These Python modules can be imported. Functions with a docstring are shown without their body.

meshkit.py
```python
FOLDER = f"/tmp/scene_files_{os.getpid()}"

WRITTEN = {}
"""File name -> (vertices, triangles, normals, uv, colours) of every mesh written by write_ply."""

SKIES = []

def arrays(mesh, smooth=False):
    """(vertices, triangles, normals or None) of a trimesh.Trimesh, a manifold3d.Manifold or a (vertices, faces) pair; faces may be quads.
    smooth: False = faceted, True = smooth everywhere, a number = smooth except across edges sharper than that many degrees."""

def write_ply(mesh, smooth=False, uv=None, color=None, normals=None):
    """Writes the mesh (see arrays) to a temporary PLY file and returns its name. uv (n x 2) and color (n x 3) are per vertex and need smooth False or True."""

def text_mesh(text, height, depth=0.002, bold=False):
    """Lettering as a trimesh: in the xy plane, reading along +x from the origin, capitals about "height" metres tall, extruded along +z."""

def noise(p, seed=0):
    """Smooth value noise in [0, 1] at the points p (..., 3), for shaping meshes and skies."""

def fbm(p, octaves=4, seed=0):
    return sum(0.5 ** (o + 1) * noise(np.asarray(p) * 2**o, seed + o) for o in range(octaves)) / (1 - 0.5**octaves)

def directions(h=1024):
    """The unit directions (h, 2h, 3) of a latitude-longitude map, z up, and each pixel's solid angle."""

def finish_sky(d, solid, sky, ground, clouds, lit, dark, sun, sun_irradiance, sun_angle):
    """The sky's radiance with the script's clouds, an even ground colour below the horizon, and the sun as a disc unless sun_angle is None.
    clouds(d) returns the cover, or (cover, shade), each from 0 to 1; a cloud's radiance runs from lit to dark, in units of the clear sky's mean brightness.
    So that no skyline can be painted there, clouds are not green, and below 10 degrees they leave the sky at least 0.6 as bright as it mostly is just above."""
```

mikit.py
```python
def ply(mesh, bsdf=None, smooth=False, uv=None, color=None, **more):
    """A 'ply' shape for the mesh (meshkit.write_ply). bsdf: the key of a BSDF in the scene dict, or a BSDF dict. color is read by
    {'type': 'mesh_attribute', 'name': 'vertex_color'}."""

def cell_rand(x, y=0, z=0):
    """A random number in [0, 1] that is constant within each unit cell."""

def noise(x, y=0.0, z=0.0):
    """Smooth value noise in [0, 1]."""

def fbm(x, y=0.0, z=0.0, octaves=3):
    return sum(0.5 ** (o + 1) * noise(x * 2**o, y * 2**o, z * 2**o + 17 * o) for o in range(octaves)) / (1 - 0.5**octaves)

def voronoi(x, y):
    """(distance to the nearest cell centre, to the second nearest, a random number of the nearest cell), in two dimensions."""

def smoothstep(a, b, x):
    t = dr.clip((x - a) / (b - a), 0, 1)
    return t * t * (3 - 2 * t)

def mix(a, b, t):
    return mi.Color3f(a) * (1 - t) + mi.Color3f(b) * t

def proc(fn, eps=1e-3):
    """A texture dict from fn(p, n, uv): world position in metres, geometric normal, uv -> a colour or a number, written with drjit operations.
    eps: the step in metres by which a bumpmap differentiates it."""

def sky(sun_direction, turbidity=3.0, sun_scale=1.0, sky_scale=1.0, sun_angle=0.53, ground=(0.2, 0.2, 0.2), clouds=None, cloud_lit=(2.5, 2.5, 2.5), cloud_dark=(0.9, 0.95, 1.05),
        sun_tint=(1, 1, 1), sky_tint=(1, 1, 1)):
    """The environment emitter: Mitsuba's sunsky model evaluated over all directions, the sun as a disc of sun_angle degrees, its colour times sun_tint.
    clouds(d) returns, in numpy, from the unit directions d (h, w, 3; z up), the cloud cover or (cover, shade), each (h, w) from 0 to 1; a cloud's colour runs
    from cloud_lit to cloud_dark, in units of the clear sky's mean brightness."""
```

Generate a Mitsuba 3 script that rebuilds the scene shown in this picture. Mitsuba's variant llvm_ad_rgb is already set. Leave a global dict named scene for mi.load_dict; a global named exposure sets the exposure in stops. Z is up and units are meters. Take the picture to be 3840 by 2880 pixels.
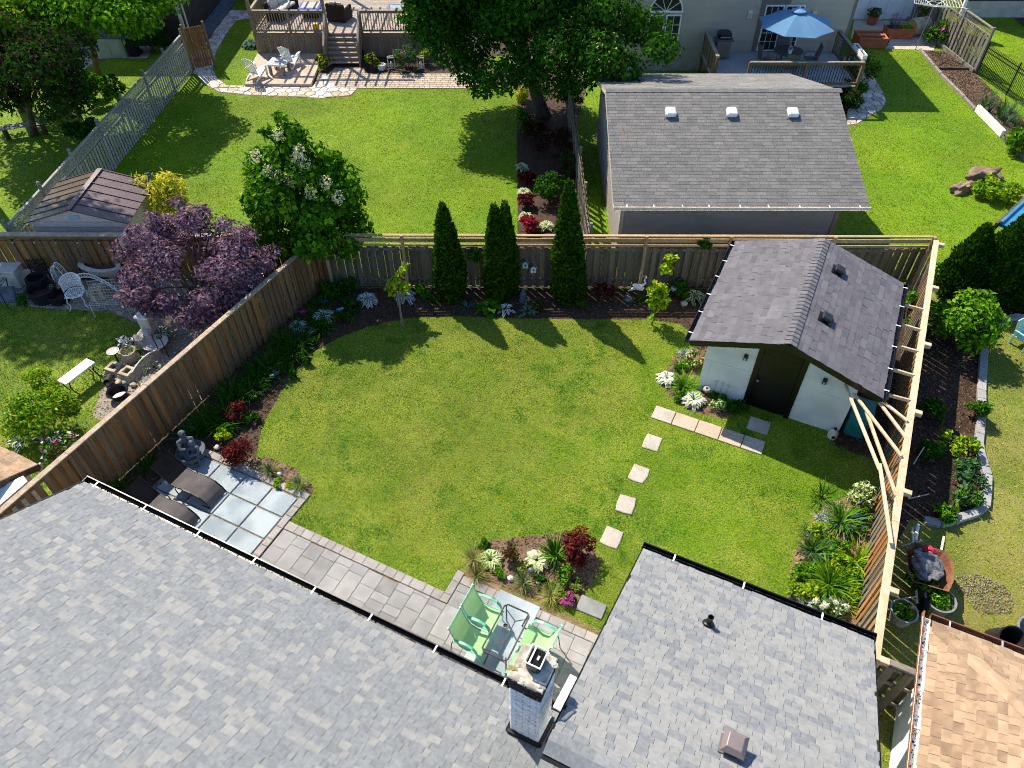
import math, random
import numpy as np, trimesh, mitsuba as mi, drjit as dr, mikit, meshkit
from shapely.geometry import Polygon, Point, box as sbox, MultiPoint
from shapely.ops import unary_union, voronoi_diagram
from shapely import contains_xy
T = mi.ScalarTransform4f
rng = np.random.default_rng(7)
scene, labels = {}, {}
# ---------------------------------------------------------------- camera, light, exposure
scene['camera'] = {'type': 'perspective', 'fov': 69.53, 'fov_axis': 'x', 'near_clip': 0.1, 'far_clip': 500.0,
    'to_world': T().look_at(origin=[0, 0, 14.5], target=[-0.095750, 6.982471, 7.342072], up=[-0.005001, 0.715783, 0.698305])}
SUN = (math.sin(math.radians(-37)) * math.cos(math.radians(48.5)), math.cos(math.radians(-37)) * math.cos(math.radians(48.5)), math.sin(math.radians(48.5)))
scene['sky'] = mikit.sky(SUN, turbidity=3.0, sun_tint=(.93, 1.0, 1.07))
exposure = 2.6
# ---------------------------------------------------------------- palette: one procedural colour for every built piece
PALETTE = {}
def lin(c):
    c = np.asarray(c, float) / 255
    return np.where(c < .04045, c / 12.92, ((c + .055) / 1.055) ** 2.4)
def pal(name, c1, c2, scale=(6, 6, 6), var=.1, piece=.4, k=1.0, own=1.0):
    """two tones (as seen in even light), grain frequency per metre, brightness spread between pieces, share of the tone that is per piece"""
    PALETTE[name] = np.concatenate([lin(c1) * k, lin(c2) * k, np.asarray(scale, float), [var, piece, own]])
W3 = (40, 40, 1.2)
pal('earth', (52, 44, 34), (74, 62, 46), (3, 3, 3), .1, .1)
pal('mulch', (44, 33, 26), (72, 54, 42), (14, 14, 14), .15, .3)
pal('sandy_soil', (112, 92, 70), (142, 120, 94), (9, 9, 9), .1, .2)
pal('dry_soil', (92, 74, 58), (118, 98, 80), (7, 7, 7), .1, .2)
pal('lawn_base', (84, 108, 22), (108, 122, 36), (1.1, 1.1, 0), .05, .0, own=0)
pal('far_lawn_base', (88, 120, 8), (104, 130, 12), (.5, .5, 0), .05, 0, own=0)
pal('dry_lawn_base', (92, 108, 38), (128, 124, 66), (1.0, 1.0, 0), .05, 0, own=0)
pal('turf', (118, 154, 24), (170, 178, 68), (1.5, 1.5, 0), .12, .2, own=0)
pal('turf_light', (134, 160, 44), (186, 182, 108), (1.3, 1.3, 0), .16, .3, own=0)
pal('far_turf', (94, 140, 6), (126, 156, 14), (.6, .6, 0), .1, .25, own=0)
pal('dry_turf', (98, 132, 32), (156, 158, 82), (.8, .8, 0), .2, .3, own=0)
pal('clover', (64, 116, 26), (104, 146, 40), (2, 2, 0), .25, .5, own=0)
pal('shingle', (109, 113, 119), (129, 133, 137), (20, 20, 20), .06, .3)
pal('shingle_warm', (125, 127, 129), (142, 143, 143), (20, 20, 20), .05, .3)
pal('shed_shingle', (84, 83, 90), (106, 105, 111), (5, 5, 5), .08, .5)
pal('garage_shingle', (96, 97, 97), (118, 116, 114), (1.4, 1.4, 1.4), .06, .25)
pal('tan_shingle', (128, 106, 86), (176, 150, 124), (8, 8, 8), .08, .6)
pal('underlay', (30, 30, 33), (40, 40, 42))
pal('black_metal', (14, 14, 18), (22, 22, 26))
pal('dark_door', (12, 11, 11), (17, 16, 16))
pal('steel', (150, 152, 156), (176, 178, 182))
pal('white_paint', (222, 224, 222), (232, 233, 230), (1.5, 1.5, 1.5), .02, .2)
pal('white_wall', (206, 212, 210), (228, 232, 230), (1.6, 1.6, 1.6), .02, .1)
pal('aged_white', (186, 180, 168), (214, 208, 198), (6, 6, 6), .05, .3)
pal('white_brick', (196, 200, 204), (220, 222, 224), (9, 9, 9), .06, .4)
pal('soot_brick', (22, 20, 22), (44, 39, 38), (14, 14, 14), .25, .4)
pal('worn_concrete', (142, 136, 124), (192, 186, 174), (9, 9, 9), .05, .1)
pal('lichen', (120, 104, 66), (170, 158, 122), (10, 10, 10), .1, .2)
pal('bluestone', (124, 138, 148), (162, 173, 180), (2.6, 2.6, 2.6), .06, .3)
pal('paver', (122, 123, 126), (156, 155, 156), (5, 5, 5), .07, .6)
pal('paver_edge', (136, 132, 130), (158, 154, 152), (7, 7, 7), .07, .5)
pal('concrete', (156, 149, 138), (184, 176, 166), (3, 3, 3), .06, .4)
pal('pale_stone', (176, 170, 164), (206, 200, 196), (4, 4, 4), .1, .5)
pal('tan_paver', (158, 144, 128), (184, 170, 156), (5, 5, 5), .08, .6)
pal('pink_concrete', (168, 148, 132), (184, 166, 150), (2, 2, 2), .03, .2)
pal('kerb', (138, 138, 140), (160, 160, 162), (5, 5, 5), .06, .5)
pal('gravel', (110, 102, 94), (166, 156, 146), (25, 25, 25), .25, .6)
pal('fence_brown', (90, 72, 52), (136, 108, 78), W3, .2, .45)
pal('fence_orange', (122, 86, 52), (150, 108, 70), W3, .15, .5)
pal('fence_grey', (84, 79, 68), (118, 109, 94), W3, .2, .5)
pal('fence_cap', (150, 134, 116), (184, 166, 146), (10, 10, 10), .08, .4)
pal('new_wood', (188, 164, 134), (214, 192, 164), (11, 11, 11), .08, .4)
pal('honey_wood', (154, 130, 100), (178, 152, 118), (9, 9, 9), .08, .5)
pal('silver_wood', (110, 104, 98), (142, 136, 128), (8, 8, 8), .1, .5)
pal('deck_wood', (136, 124, 112), (164, 152, 142), (4, 30, 4), .08, .5)
pal('skirt_wood', (112, 98, 82), (138, 124, 108), W3, .1, .5)
pal('pale_slat', (132, 134, 130), (160, 160, 154), W3, .1, .5)
pal('siding_grey', (132, 128, 122), (142, 138, 132), (1, 1, 1), .02, .2)
pal('siding_beige', (168, 158, 144), (178, 168, 154), (1, 1, 1), .02, .2)
pal('siding_dark', (42, 38, 38), (54, 50, 48), (1, 1, 1), .04, .3)
pal('trim_taupe', (120, 108, 96), (130, 118, 106))
pal('plum_metal', (76, 58, 66), (90, 70, 76), (2, 2, 2), .04, .3)
pal('brown_metal', (66, 56, 48), (80, 68, 58), (2, 2, 2), .04, .3)
pal('pink_cream', (206, 188, 178), (216, 200, 190), (1, 1, 1), .02, .2)
pal('bark', (70, 58, 48), (100, 86, 72), (12, 12, 3), .1, .2)
pal('pale_bark', (120, 104, 86), (150, 132, 112), (14, 14, 4), .1, .2)
pal('deep_green', (22, 50, 14), (44, 80, 20), (3, 3, 3), .3, .5)
pal('mid_green', (38, 78, 16), (66, 108, 24), (3, 3, 3), .25, .5)
pal('fresh_green', (84, 134, 24), (122, 164, 40), (3, 3, 3), .25, .5)
pal('lime', (130, 160, 20), (176, 186, 50), (3, 3, 3), .2, .5)
pal('gold', (206, 196, 50), (226, 214, 96), (3, 3, 3), .15, .5)
pal('blue_green', (66, 96, 78), (104, 132, 114), (3, 3, 3), .2, .5)
pal('cedar_green', (26, 56, 12), (54, 86, 18), (4, 4, 4), .3, .5)
pal('cedar_tip', (64, 98, 18), (90, 118, 28), (4, 4, 4), .2, .5)
pal('plum_leaf', (84, 58, 76), (122, 92, 110), (4, 4, 4), .3, .5)
pal('plum_pale', (126, 102, 118), (160, 136, 152), (4, 4, 4), .2, .5)
pal('crimson_leaf', (58, 24, 26), (90, 40, 38), (4, 4, 4), .3, .5)
pal('red_leaf', (98, 36, 38), (140, 62, 56), (4, 4, 4), .2, .5)
pal('coleus', (150, 26, 54), (196, 66, 84), (4, 4, 4), .2, .5)
pal('bronze_leaf', (48, 34, 30), (78, 60, 50), (4, 4, 4), .3, .5)
pal('cream', (206, 210, 170), (226, 226, 196), (4, 4, 4), .06, .5)
pal('bloom', (216, 210, 140), (230, 226, 178), (4, 4, 4), .06, .5)
pal('white_petal', (224, 224, 226), (236, 236, 236), (4, 4, 4), .04, .5)
pal('pink_petal', (196, 60, 130), (220, 110, 170), (4, 4, 4), .1, .5)
pal('magenta_petal', (150, 40, 130), (190, 80, 160), (4, 4, 4), .1, .5)
pal('coral_petal', (220, 70, 70), (230, 110, 100), (4, 4, 4), .1, .5)
pal('lavender', (116, 96, 150), (150, 130, 176), (4, 4, 4), .1, .5)
pal('straw', (156, 146, 88), (186, 174, 120), (4, 4, 4), .15, .5)
pal('charcoal', (26, 26, 29), (36, 35, 39), (3, 3, 3), .04, .2)
pal('sling_grey', (96, 92, 92), (110, 106, 106), (3, 3, 3), .04, .2)
pal('mint_frame', (96, 178, 150), (110, 190, 162), (3, 3, 3), .03, .2)
pal('mint_sling', (160, 204, 146), (174, 214, 160), (3, 3, 3), .03, .2)
pal('bronze_metal', (62, 58, 56), (76, 72, 70), (3, 3, 3), .04, .2)
pal('tinted_glass', (150, 178, 190), (156, 184, 196))
pal('dark_glass', (22, 26, 30), (28, 32, 36))
pal('stone_grey', (66, 72, 82), (98, 104, 114), (7, 7, 7), .08, .2)
pal('sand_stone', (150, 138, 118), (184, 174, 154), (5, 5, 5), .08, .3)
pal('terracotta', (162, 88, 58), (184, 108, 76), (4, 4, 4), .06, .3)
pal('sky_canvas', (104, 146, 186), (116, 158, 196), (1, 1, 1), .03, .3)
pal('navy', (26, 54, 110), (34, 66, 126))
pal('blue_plastic', (24, 50, 150), (32, 60, 170))
pal('wicker', (34, 28, 26), (50, 42, 38), (30, 30, 30), .1, .2)
pal('cushion', (172, 170, 164), (188, 186, 180))
pal('resin_beige', (156, 160, 144), (168, 172, 156))
pal('teal', (30, 110, 110), (46, 130, 128))
pal('aqua_cloth', (140, 190, 180), (164, 208, 198), (3, 3, 3), .05, .2)
pal('red_plastic', (190, 20, 50), (205, 40, 66))
pal('rust', (96, 62, 44), (132, 92, 68), (6, 6, 6), .1, .2)
pal('grey_plastic', (110, 112, 116), (126, 128, 132))
pal('yellow_plastic', (220, 180, 20), (230, 190, 40))
pal('teal_window', (40, 110, 150), (60, 130, 168))
pal('vent_taupe', (106, 97, 98), (118, 108, 109), (2, 2, 2), .02, .2)
pal('bulb', (210, 200, 180), (220, 212, 196))
pal('brown_stone', (104, 88, 76), (146, 126, 112), (3, 3, 3), .08, .3)
pal('sack', (52, 54, 60), (116, 118, 124), (16, 16, 16), .1, .1)
for _n, _k in (('deep_green', 1.6), ('mid_green', 1.3), ('cedar_green', 1.35), ('fresh_green', 1.1), ('bronze_leaf', 1.3)): PALETTE[_n][:6] *= _k
NAMES = list(PALETTE)
MI = {n: i for i, n in enumerate(NAMES)}
TABLE = np.array([PALETTE[n] for n in NAMES])
COLS = [mi.Float(TABLE[:, i]) for i in range(12)]
YB = math.radians(25.308)
CB, SB = math.cos(YB), math.sin(YB)
def paint(p, n, uv):
    idx = mi.UInt32(dr.clip(dr.floor(uv.y), 0, len(NAMES) - 1))
    c = [dr.gather(mi.Float, col, idx) for col in COLS]
    rid = dr.floor(uv.x)
    off = rid * c[11]
    qx, qy = p.x * CB - p.y * SB, p.x * SB + p.y * CB
    t = mikit.fbm(qx * c[6] + off * 7.31, qy * c[7] + off * 3.17, p.z * c[8], 3)
    t = mikit.smoothstep(.28, .72, t)
    t = t * (1 - c[10]) + mikit.cell_rand(rid, 5) * c[10]
    w = (1 - c[11]) * (mikit.fbm(p.x * .42 + 3, p.y * .42, 0, 3) - .5)
    b = 1 + c[9] * (2 * mikit.cell_rand(rid, 9) - 1) + .55 * w
    t = dr.clip(t - .9 * w, 0, 1)
    return mi.Color3f(c[0] + (c[3] - c[0]) * t, c[1] + (c[4] - c[1]) * t, c[2] + (c[5] - c[2]) * t) * b
PAINT = mikit.proc(paint)
scene['matte'] = {'type': 'twosided', 'b': {'type': 'principled', 'base_color': PAINT, 'roughness': .8, 'specular': .25}}
scene['satin'] = {'type': 'twosided', 'b': {'type': 'principled', 'base_color': PAINT, 'roughness': .38, 'specular': .45}}
scene['metal'] = {'type': 'twosided', 'b': {'type': 'principled', 'base_color': PAINT, 'roughness': .3, 'metallic': .7}}
scene['leaf'] = {'type': 'principledthin', 'base_color': PAINT, 'roughness': .45, 'diff_trans': .55, 'spec_trans': 0.0, 'eta': 1.35}
scene['mesh_fabric'] = {'type': 'principledthin', 'base_color': PAINT, 'roughness': .7, 'diff_trans': .5, 'spec_trans': 0.0}
scene['pane'] = {'type': 'thindielectric'}
# ---------------------------------------------------------------- naming
used = set()
def newkey(base):
    k, i = base, 0
    while k in used:
        i += 1
        k = f'{base}_{i:03d}'
    used.add(k)
    return k
def thing(name, label, cat, group=None, kind=None):
    k = newkey(name)
    labels[k] = {'label': label}
    if cat: labels[k]['category'] = cat
    if group: labels[k]['group'] = group
    if kind: labels[k]['kind'] = kind
    return k
rid_counter = [0]
def rid():
    rid_counter[0] += 1
    return (rid_counter[0] * 7919) % 60013
class MB:
    """collects pieces into one mesh; every vertex carries (piece number, tone)"""
    def __init__(s): s.v, s.f, s.uv, s.n = [], [], [], 0
    def add(s, v, f, mat, r=None):
        v, f = np.asarray(v, float).reshape(-1, 3), np.asarray(f, int)
        s.v.append(v); s.f.append(f + s.n); s.n += len(v)
        uv = np.empty((len(v), 2))
        uv[:, 0] = (rid() if r is None else r)
        uv[:, 1] = MI[mat] if isinstance(mat, str) else mat
        s.uv.append(uv + .5)
        return s
    def build(s, name, parent=None, bsdf='matte', smooth=False, **lab):
        k = newkey(f'{parent}__{name}') if parent else (name if lab.pop('exact', None) else newkey(name))
        used.add(k)
        v, f, uv = np.vstack(s.v), np.vstack(s.f), np.vstack(s.uv)
        scene[k] = mikit.ply((v, f), bsdf, smooth=smooth, uv=uv)
        if lab: labels.setdefault(k, {}).update(lab)
        return k
def rz(a):
    c, s_ = math.cos(a), math.sin(a)
    return np.array([[c, -s_, 0], [s_, c, 0], [0, 0, 1.0]])
def rx(a):
    c, s_ = math.cos(a), math.sin(a)
    return np.array([[1.0, 0, 0], [0, c, -s_], [0, s_, c]])
def ry(a):
    c, s_ = math.cos(a), math.sin(a)
    return np.array([[c, 0, s_], [0, 1.0, 0], [-s_, 0, c]])
RB = np.array([[CB, SB, 0], [-SB, CB, 0], [0, 0, 1.0]])     # columns: the lot's u (across) and v (away) axes
def Bw(u, v, z=0.0): return RB @ np.array([u, v, z], float)
I3 = np.eye(3)
_bv, _bf = None, None
def _chamfer():
    global _bv, _bf
    s = []
    for sx in (-1, 1):
        for sy in (-1, 1):
            for sz in (-1, 1):
                for k in range(3): s.append((sx, sy, sz, k))
    pts = np.array([[a * (1 if k == 0 else .9), b * (1 if k == 1 else .9), c * (1 if k == 2 else .9)] for a, b, c, k in s])
    h = trimesh.convex.convex_hull(pts)
    d = np.linalg.norm(pts[None] - np.asarray(h.vertices)[:, None], axis=2).argmin(1)
    _bf = d[np.asarray(h.faces)]
    _bv = np.array([[a, b, c] for a, b, c, k in s], float), np.array([[k != 0, k != 1, k != 2] for *_, k in s], float)
_chamfer()
CUBEV = np.array([[x, y, z] for x in (-1, 1) for y in (-1, 1) for z in (-1, 1)], float)
CUBEF = np.array([[0, 1, 3], [0, 3, 2], [4, 6, 7], [4, 7, 5], [0, 4, 5], [0, 5, 1], [2, 3, 7], [2, 7, 6], [0, 2, 6], [0, 6, 4], [1, 5, 7], [1, 7, 3]])
def bx(mb, c, size, mat, R=I3, bev=0.0, r=None):
    h = np.asarray(size, float) / 2
    if bev:
        b = np.minimum(bev, h * .45)
        v = _bv[0] * (h - _bv[1] * b)
        f = _bf
    else: v, f = CUBEV * h, CUBEF
    return mb.add(v @ np.asarray(R).T + np.asarray(c, float), f, mat, r)
def frame(d, up=(0, 0, 1)):
    d = np.asarray(d, float); d = d / np.linalg.norm(d)
    x = np.cross(up, d)
    if np.linalg.norm(x) < 1e-6: x = np.cross((0, 1, 0), d)
    x /= np.linalg.norm(x)
    return np.stack([d, x, np.cross(d, x)], 1)      # along, side, up
def beam(mb, a, b, w, h, mat, up=(0, 0, 1), bev=0.0, r=None):
    a, b = np.asarray(a, float), np.asarray(b, float)
    return bx(mb, (a + b) / 2, (np.linalg.norm(b - a), w, h), mat, frame(b - a, up), bev, r)
def tube(mb, pts, rad, mat, n=6, r=None, cap=True):
    p = np.asarray(pts, float)
    rad = np.broadcast_to(np.asarray(rad, float), (len(p),))
    d = np.gradient(p, axis=0); d /= np.linalg.norm(d, axis=1, keepdims=True) + 1e-12
    a = np.cross(d[0], (0, 0, 1) if abs(d[0][2]) < .9 else (1, 0, 0))
    a = a / np.linalg.norm(a) if np.linalg.norm(a) > 1e-9 else np.array([1.0, 0, 0])
    A, Bv = [], []
    for i in range(len(p)):
        a = a - d[i] * (a @ d[i]); a /= np.linalg.norm(a) + 1e-12
        A.append(a); Bv.append(np.cross(d[i], a))
    A, Bv = np.array(A), np.array(Bv)
    an = np.arange(n) * 2 * np.pi / n
    v = p[:, None] + rad[:, None, None] * (np.cos(an)[None, :, None] * A[:, None] + np.sin(an)[None, :, None] * Bv[:, None])
    v = v.reshape(-1, 3)
    i, j = np.meshgrid(np.arange(len(p) - 1), np.arange(n), indexing='ij')
    q = np.stack([i * n + j, i * n + (j + 1) % n, (i + 1) * n + (j + 1) % n, (i + 1) * n + j], -1).reshape(-1, 4)
    f = np.vstack([q[:, [0, 1, 2]], q[:, [0, 2, 3]]])
    if cap:
        v = np.vstack([v, p[:1], p[-1:]])
        k = np.arange(n); m = len(p) * n
        f = np.vstack([f, np.stack([(k + 1) % n, k, k * 0 + m], 1), np.stack([(len(p) - 1) * n + k, (len(p) - 1) * n + (k + 1) % n, k * 0 + m + 1], 1)])
    return mb.add(v, f, mat, r)
def ring(c, R, n=16, rad=None, axes=I3):
    a = np.linspace(0, 2 * np.pi, n + 1)
    ry_ = R if rad is None else rad
    return np.asarray(c, float) + (np.stack([np.cos(a) * R, np.sin(a) * ry_, 0 * a], 1) @ np.asarray(axes).T)
def lathe(mb, prof, c, mat, n=14, R=I3, r=None, sq=(1, 1)):
    prof = np.asarray(prof, float)
    a = np.arange(n) * 2 * np.pi / n
    v = np.stack([prof[:, 0, None] * np.cos(a) * sq[0], prof[:, 0, None] * np.sin(a) * sq[1], np.broadcast_to(prof[:, 1, None], (len(prof), n))], -1).reshape(-1, 3)
    i, j = np.meshgrid(np.arange(len(prof) - 1), np.arange(n), indexing='ij')
    q = np.stack([i * n + j, i * n + (j + 1) % n, (i + 1) * n + (j + 1) % n, (i + 1) * n + j], -1).reshape(-1, 4)
    return mb.add(v @ np.asarray(R).T + np.asarray(c, float), np.vstack([q[:, [0, 1, 2]], q[:, [0, 2, 3]]]), mat, r)
def prism(mb, poly, z0, z1, mat, bev=.0, r=None):
    """a slab with a star-shaped outline: sides, a bevelled rim and a top"""
    p = np.asarray(poly, float)[:, :2]
    n = len(p); c = p.mean(0)
    inn = p + (c - p) * np.minimum(1, bev / np.maximum(np.linalg.norm(p - c, axis=1), 1e-6))[:, None]
    rings = [np.c_[p, np.full(n, z0)], np.c_[p, np.full(n, z1 - bev * .6)], np.c_[inn, np.full(n, z1)]]
    v = np.vstack(rings + [[[c[0], c[1], z1]]])
    k = np.arange(n); k1 = (k + 1) % n
    f = []
    for a in (0, 1): f += [np.stack([a * n + k, a * n + k1, (a + 1) * n + k1], 1), np.stack([a * n + k, (a + 1) * n + k1, (a + 1) * n + k], 1)]
    f.append(np.stack([2 * n + k, 2 * n + k1, k * 0 + 3 * n], 1))
    return mb.add(v, np.vstack(f), mat, r)
_ICO = {s: trimesh.creation.icosphere(subdivisions=s) for s in (1, 2, 3)}
def blob(mb, c, rad, mat, sub=2, amp=.12, freq=2.0, R=I3, r=None, seed=0):
    v = np.array(_ICO[sub].vertices)
    k = 1 + amp * (2 * meshkit.noise(v * freq + 11.3 * seed + 5, seed) - 1)
    return mb.add((v * k[:, None] * np.asarray(rad, float)) @ np.asarray(R).T + np.asarray(c, float), _ICO[sub].faces, mat, r)
def sheet(mb, poly, z, mat, r=None):
    poly = poly if hasattr(poly, 'geom_type') else Polygon(poly)
    for g in getattr(poly, 'geoms', [poly]):
        if g.geom_type != 'Polygon' or g.area < 1e-4: continue
        v, f = trimesh.creation.triangulate_polygon(g, engine='earcut')
        v, f = np.asarray(v), np.asarray(f)
        a = v[f]
        s = (a[:, 1, 0] - a[:, 0, 0]) * (a[:, 2, 1] - a[:, 0, 1]) - (a[:, 1, 1] - a[:, 0, 1]) * (a[:, 2, 0] - a[:, 0, 0])
        f = np.where(s[:, None] > 0, f, f[:, ::-1])
        mb.add(np.c_[v, np.full(len(v), z)], f, mat, r)
    return mb
# ---------------------------------------------------------------- foliage
def unit(a): return a / np.maximum(np.linalg.norm(a, axis=-1, keepdims=True), 1e-9)
def leaves(mb, pts, nrm, size, mats, asp=.55, jit=.6, droop=.0, fold=.15):
    """one folded four-point leaf per point; mats: list of tones picked at random"""
    pts = np.asarray(pts, float); m = len(pts)
    n = unit(np.asarray(nrm, float) + rng.normal(0, jit, (m, 3)))
    d = unit(np.cross(n, rng.normal(0, 1, (m, 3))))
    d = unit(d - np.array([0, 0, droop]))
    s = np.cross(n, d); s = unit(s); n = np.cross(d, s)
    L = size * rng.uniform(.5, 1.4, m)[:, None]
    w = L * asp / 2
    mid = pts + d * L * .45 + n * L * -fold * .3
    v = np.stack([pts, mid + s * w + n * w * fold * 3, pts + d * L - n * L * fold * .5, mid - s * w + n * w * fold * 3], 1)
    f = np.arange(m)[:, None] * 4
    f = np.vstack([f + [0, 1, 2], f + [0, 2, 3]])
    idx = np.array([MI[x] for x in mats])[rng.integers(0, len(mats), m)]
    mb.add(v.reshape(-1, 3), f, np.repeat(idx, 4), np.repeat(rng.integers(0, 50000, m), 4))
    return mb
def clump_points(centres, radii, n, flat=.8, shell=.55):
    centres, radii = np.asarray(centres, float), np.asarray(radii, float)
    w = radii ** 2; k = rng.choice(len(radii), n, p=w / w.sum())
    d = unit(rng.normal(0, 1, (n, 3)))
    rr = radii[k] * rng.uniform(shell, 1.05, n)
    return centres[k] + d * rr[:, None] * [1, 1, flat], d
def ellipsoid_clumps(c, rad, n, cr, inner=.45, lo=-1.0):
    """clump centres spread through an ellipsoid, more of them near its surface"""
    out = []
    while len(out) < n:
        d = unit(rng.normal(0, 1, 3))
        if d[2] < lo: continue
        out.append(np.asarray(c) + d * np.asarray(rad) * rng.uniform(inner, 1) ** .6)
    return np.array(out), cr * rng.uniform(.7, 1.3, n)
def tree(name, label, cat, base, crown_c, crown_r, nclump, cr, nleaf, size, mats, trunk, bark='bark', group=None, asp=.55, lean=None, up=.5, lo=-.8, limbs=9, flat=.75, jit=.6, shell=.55, extra=None, inner=.45):
    k = thing(name, label, cat, group)
    base = np.asarray(base, float); crown_c = np.asarray(crown_c, float)
    C, R = ellipsoid_clumps(crown_c, crown_r, nclump, cr, lo=lo, inner=inner)
    if extra is not None:
        C = np.vstack([C, [e[:3] for e in extra]]); R = np.concatenate([R, [e[3] for e in extra]])
    p, d = clump_points(C, R, nleaf, flat, shell)
    mb = MB(); leaves(mb, p, d + [0, 0, up], size, mats, asp, jit)
    mb.build('crown', k, 'leaf')
    tb = MB()
    top = crown_c + [0, 0, crown_r[2] * .3]
    mid = base * .45 + top * .55 + rng.normal(0, .06, 3) * (crown_r[0])
    path = np.array([base - [0, 0, .05], base + [0, 0, .08], base * .75 + mid * .25, mid, top])
    tube(tb, path, np.array([1.35, 1.05, .9, .62, .2]) * trunk, bark, 9)
    for j in rng.choice(len(C), min(limbs, len(C)), replace=False):
        s = base * (1 - .6) + mid * .6 if rng.random() < .5 else mid
        e = C[j]; m_ = (s + e) / 2 + [0, 0, .1 * np.linalg.norm(e - s)]
        tube(tb, [s, m_, e], np.array([.42, .28, .08]) * trunk, bark, 6)
    tb.build('trunk', k, 'matte', smooth=True)
    return k
def shrub(name, label, cat, c, rad, n, size, mats, nclump=10, cr=None, group=None, asp=.55, jit=.6, up=.5, stems=True, extra_mats=None, n2=0, s2=.05):
    """a bush: leafy clumps in a dome over several stems; c is where it stands"""
    k = thing(name, label, cat, group)
    c = np.asarray([c[0], c[1], c[2] if len(c) > 2 else 0.0], float); rad = np.asarray(rad, float)
    cen = c + [0, 0, rad[2]]
    C, R = ellipsoid_clumps(cen, rad * .72, nclump, (cr or rad.min() * .42), lo=-.75)
    p, d = clump_points(C, R, n)
    p[:, 2] = np.maximum(p[:, 2], c[2] + .02)
    mb = MB(); leaves(mb, p, d + [0, 0, up], size, mats, asp, jit)
    mb.build('foliage', k, 'leaf')
    if extra_mats:
        p, d = clump_points(C, R, n2, shell=.95)
        mb = MB(); leaves(mb, p + [0, 0, .02], d + [0, 0, 1], s2, extra_mats, .9, .4); mb.build('flowers', k, 'leaf', kind='stuff')
    if stems:
        sb = MB()
        for j in range(min(6, nclump)): tube(sb, [c + [0, 0, -.02], (c + C[j]) / 2 + rng.normal(0, .04, 3), C[j]], [.016, .012, .005], 'bark', 5)
        sb.build('stems', k, 'matte')
    return k
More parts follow.
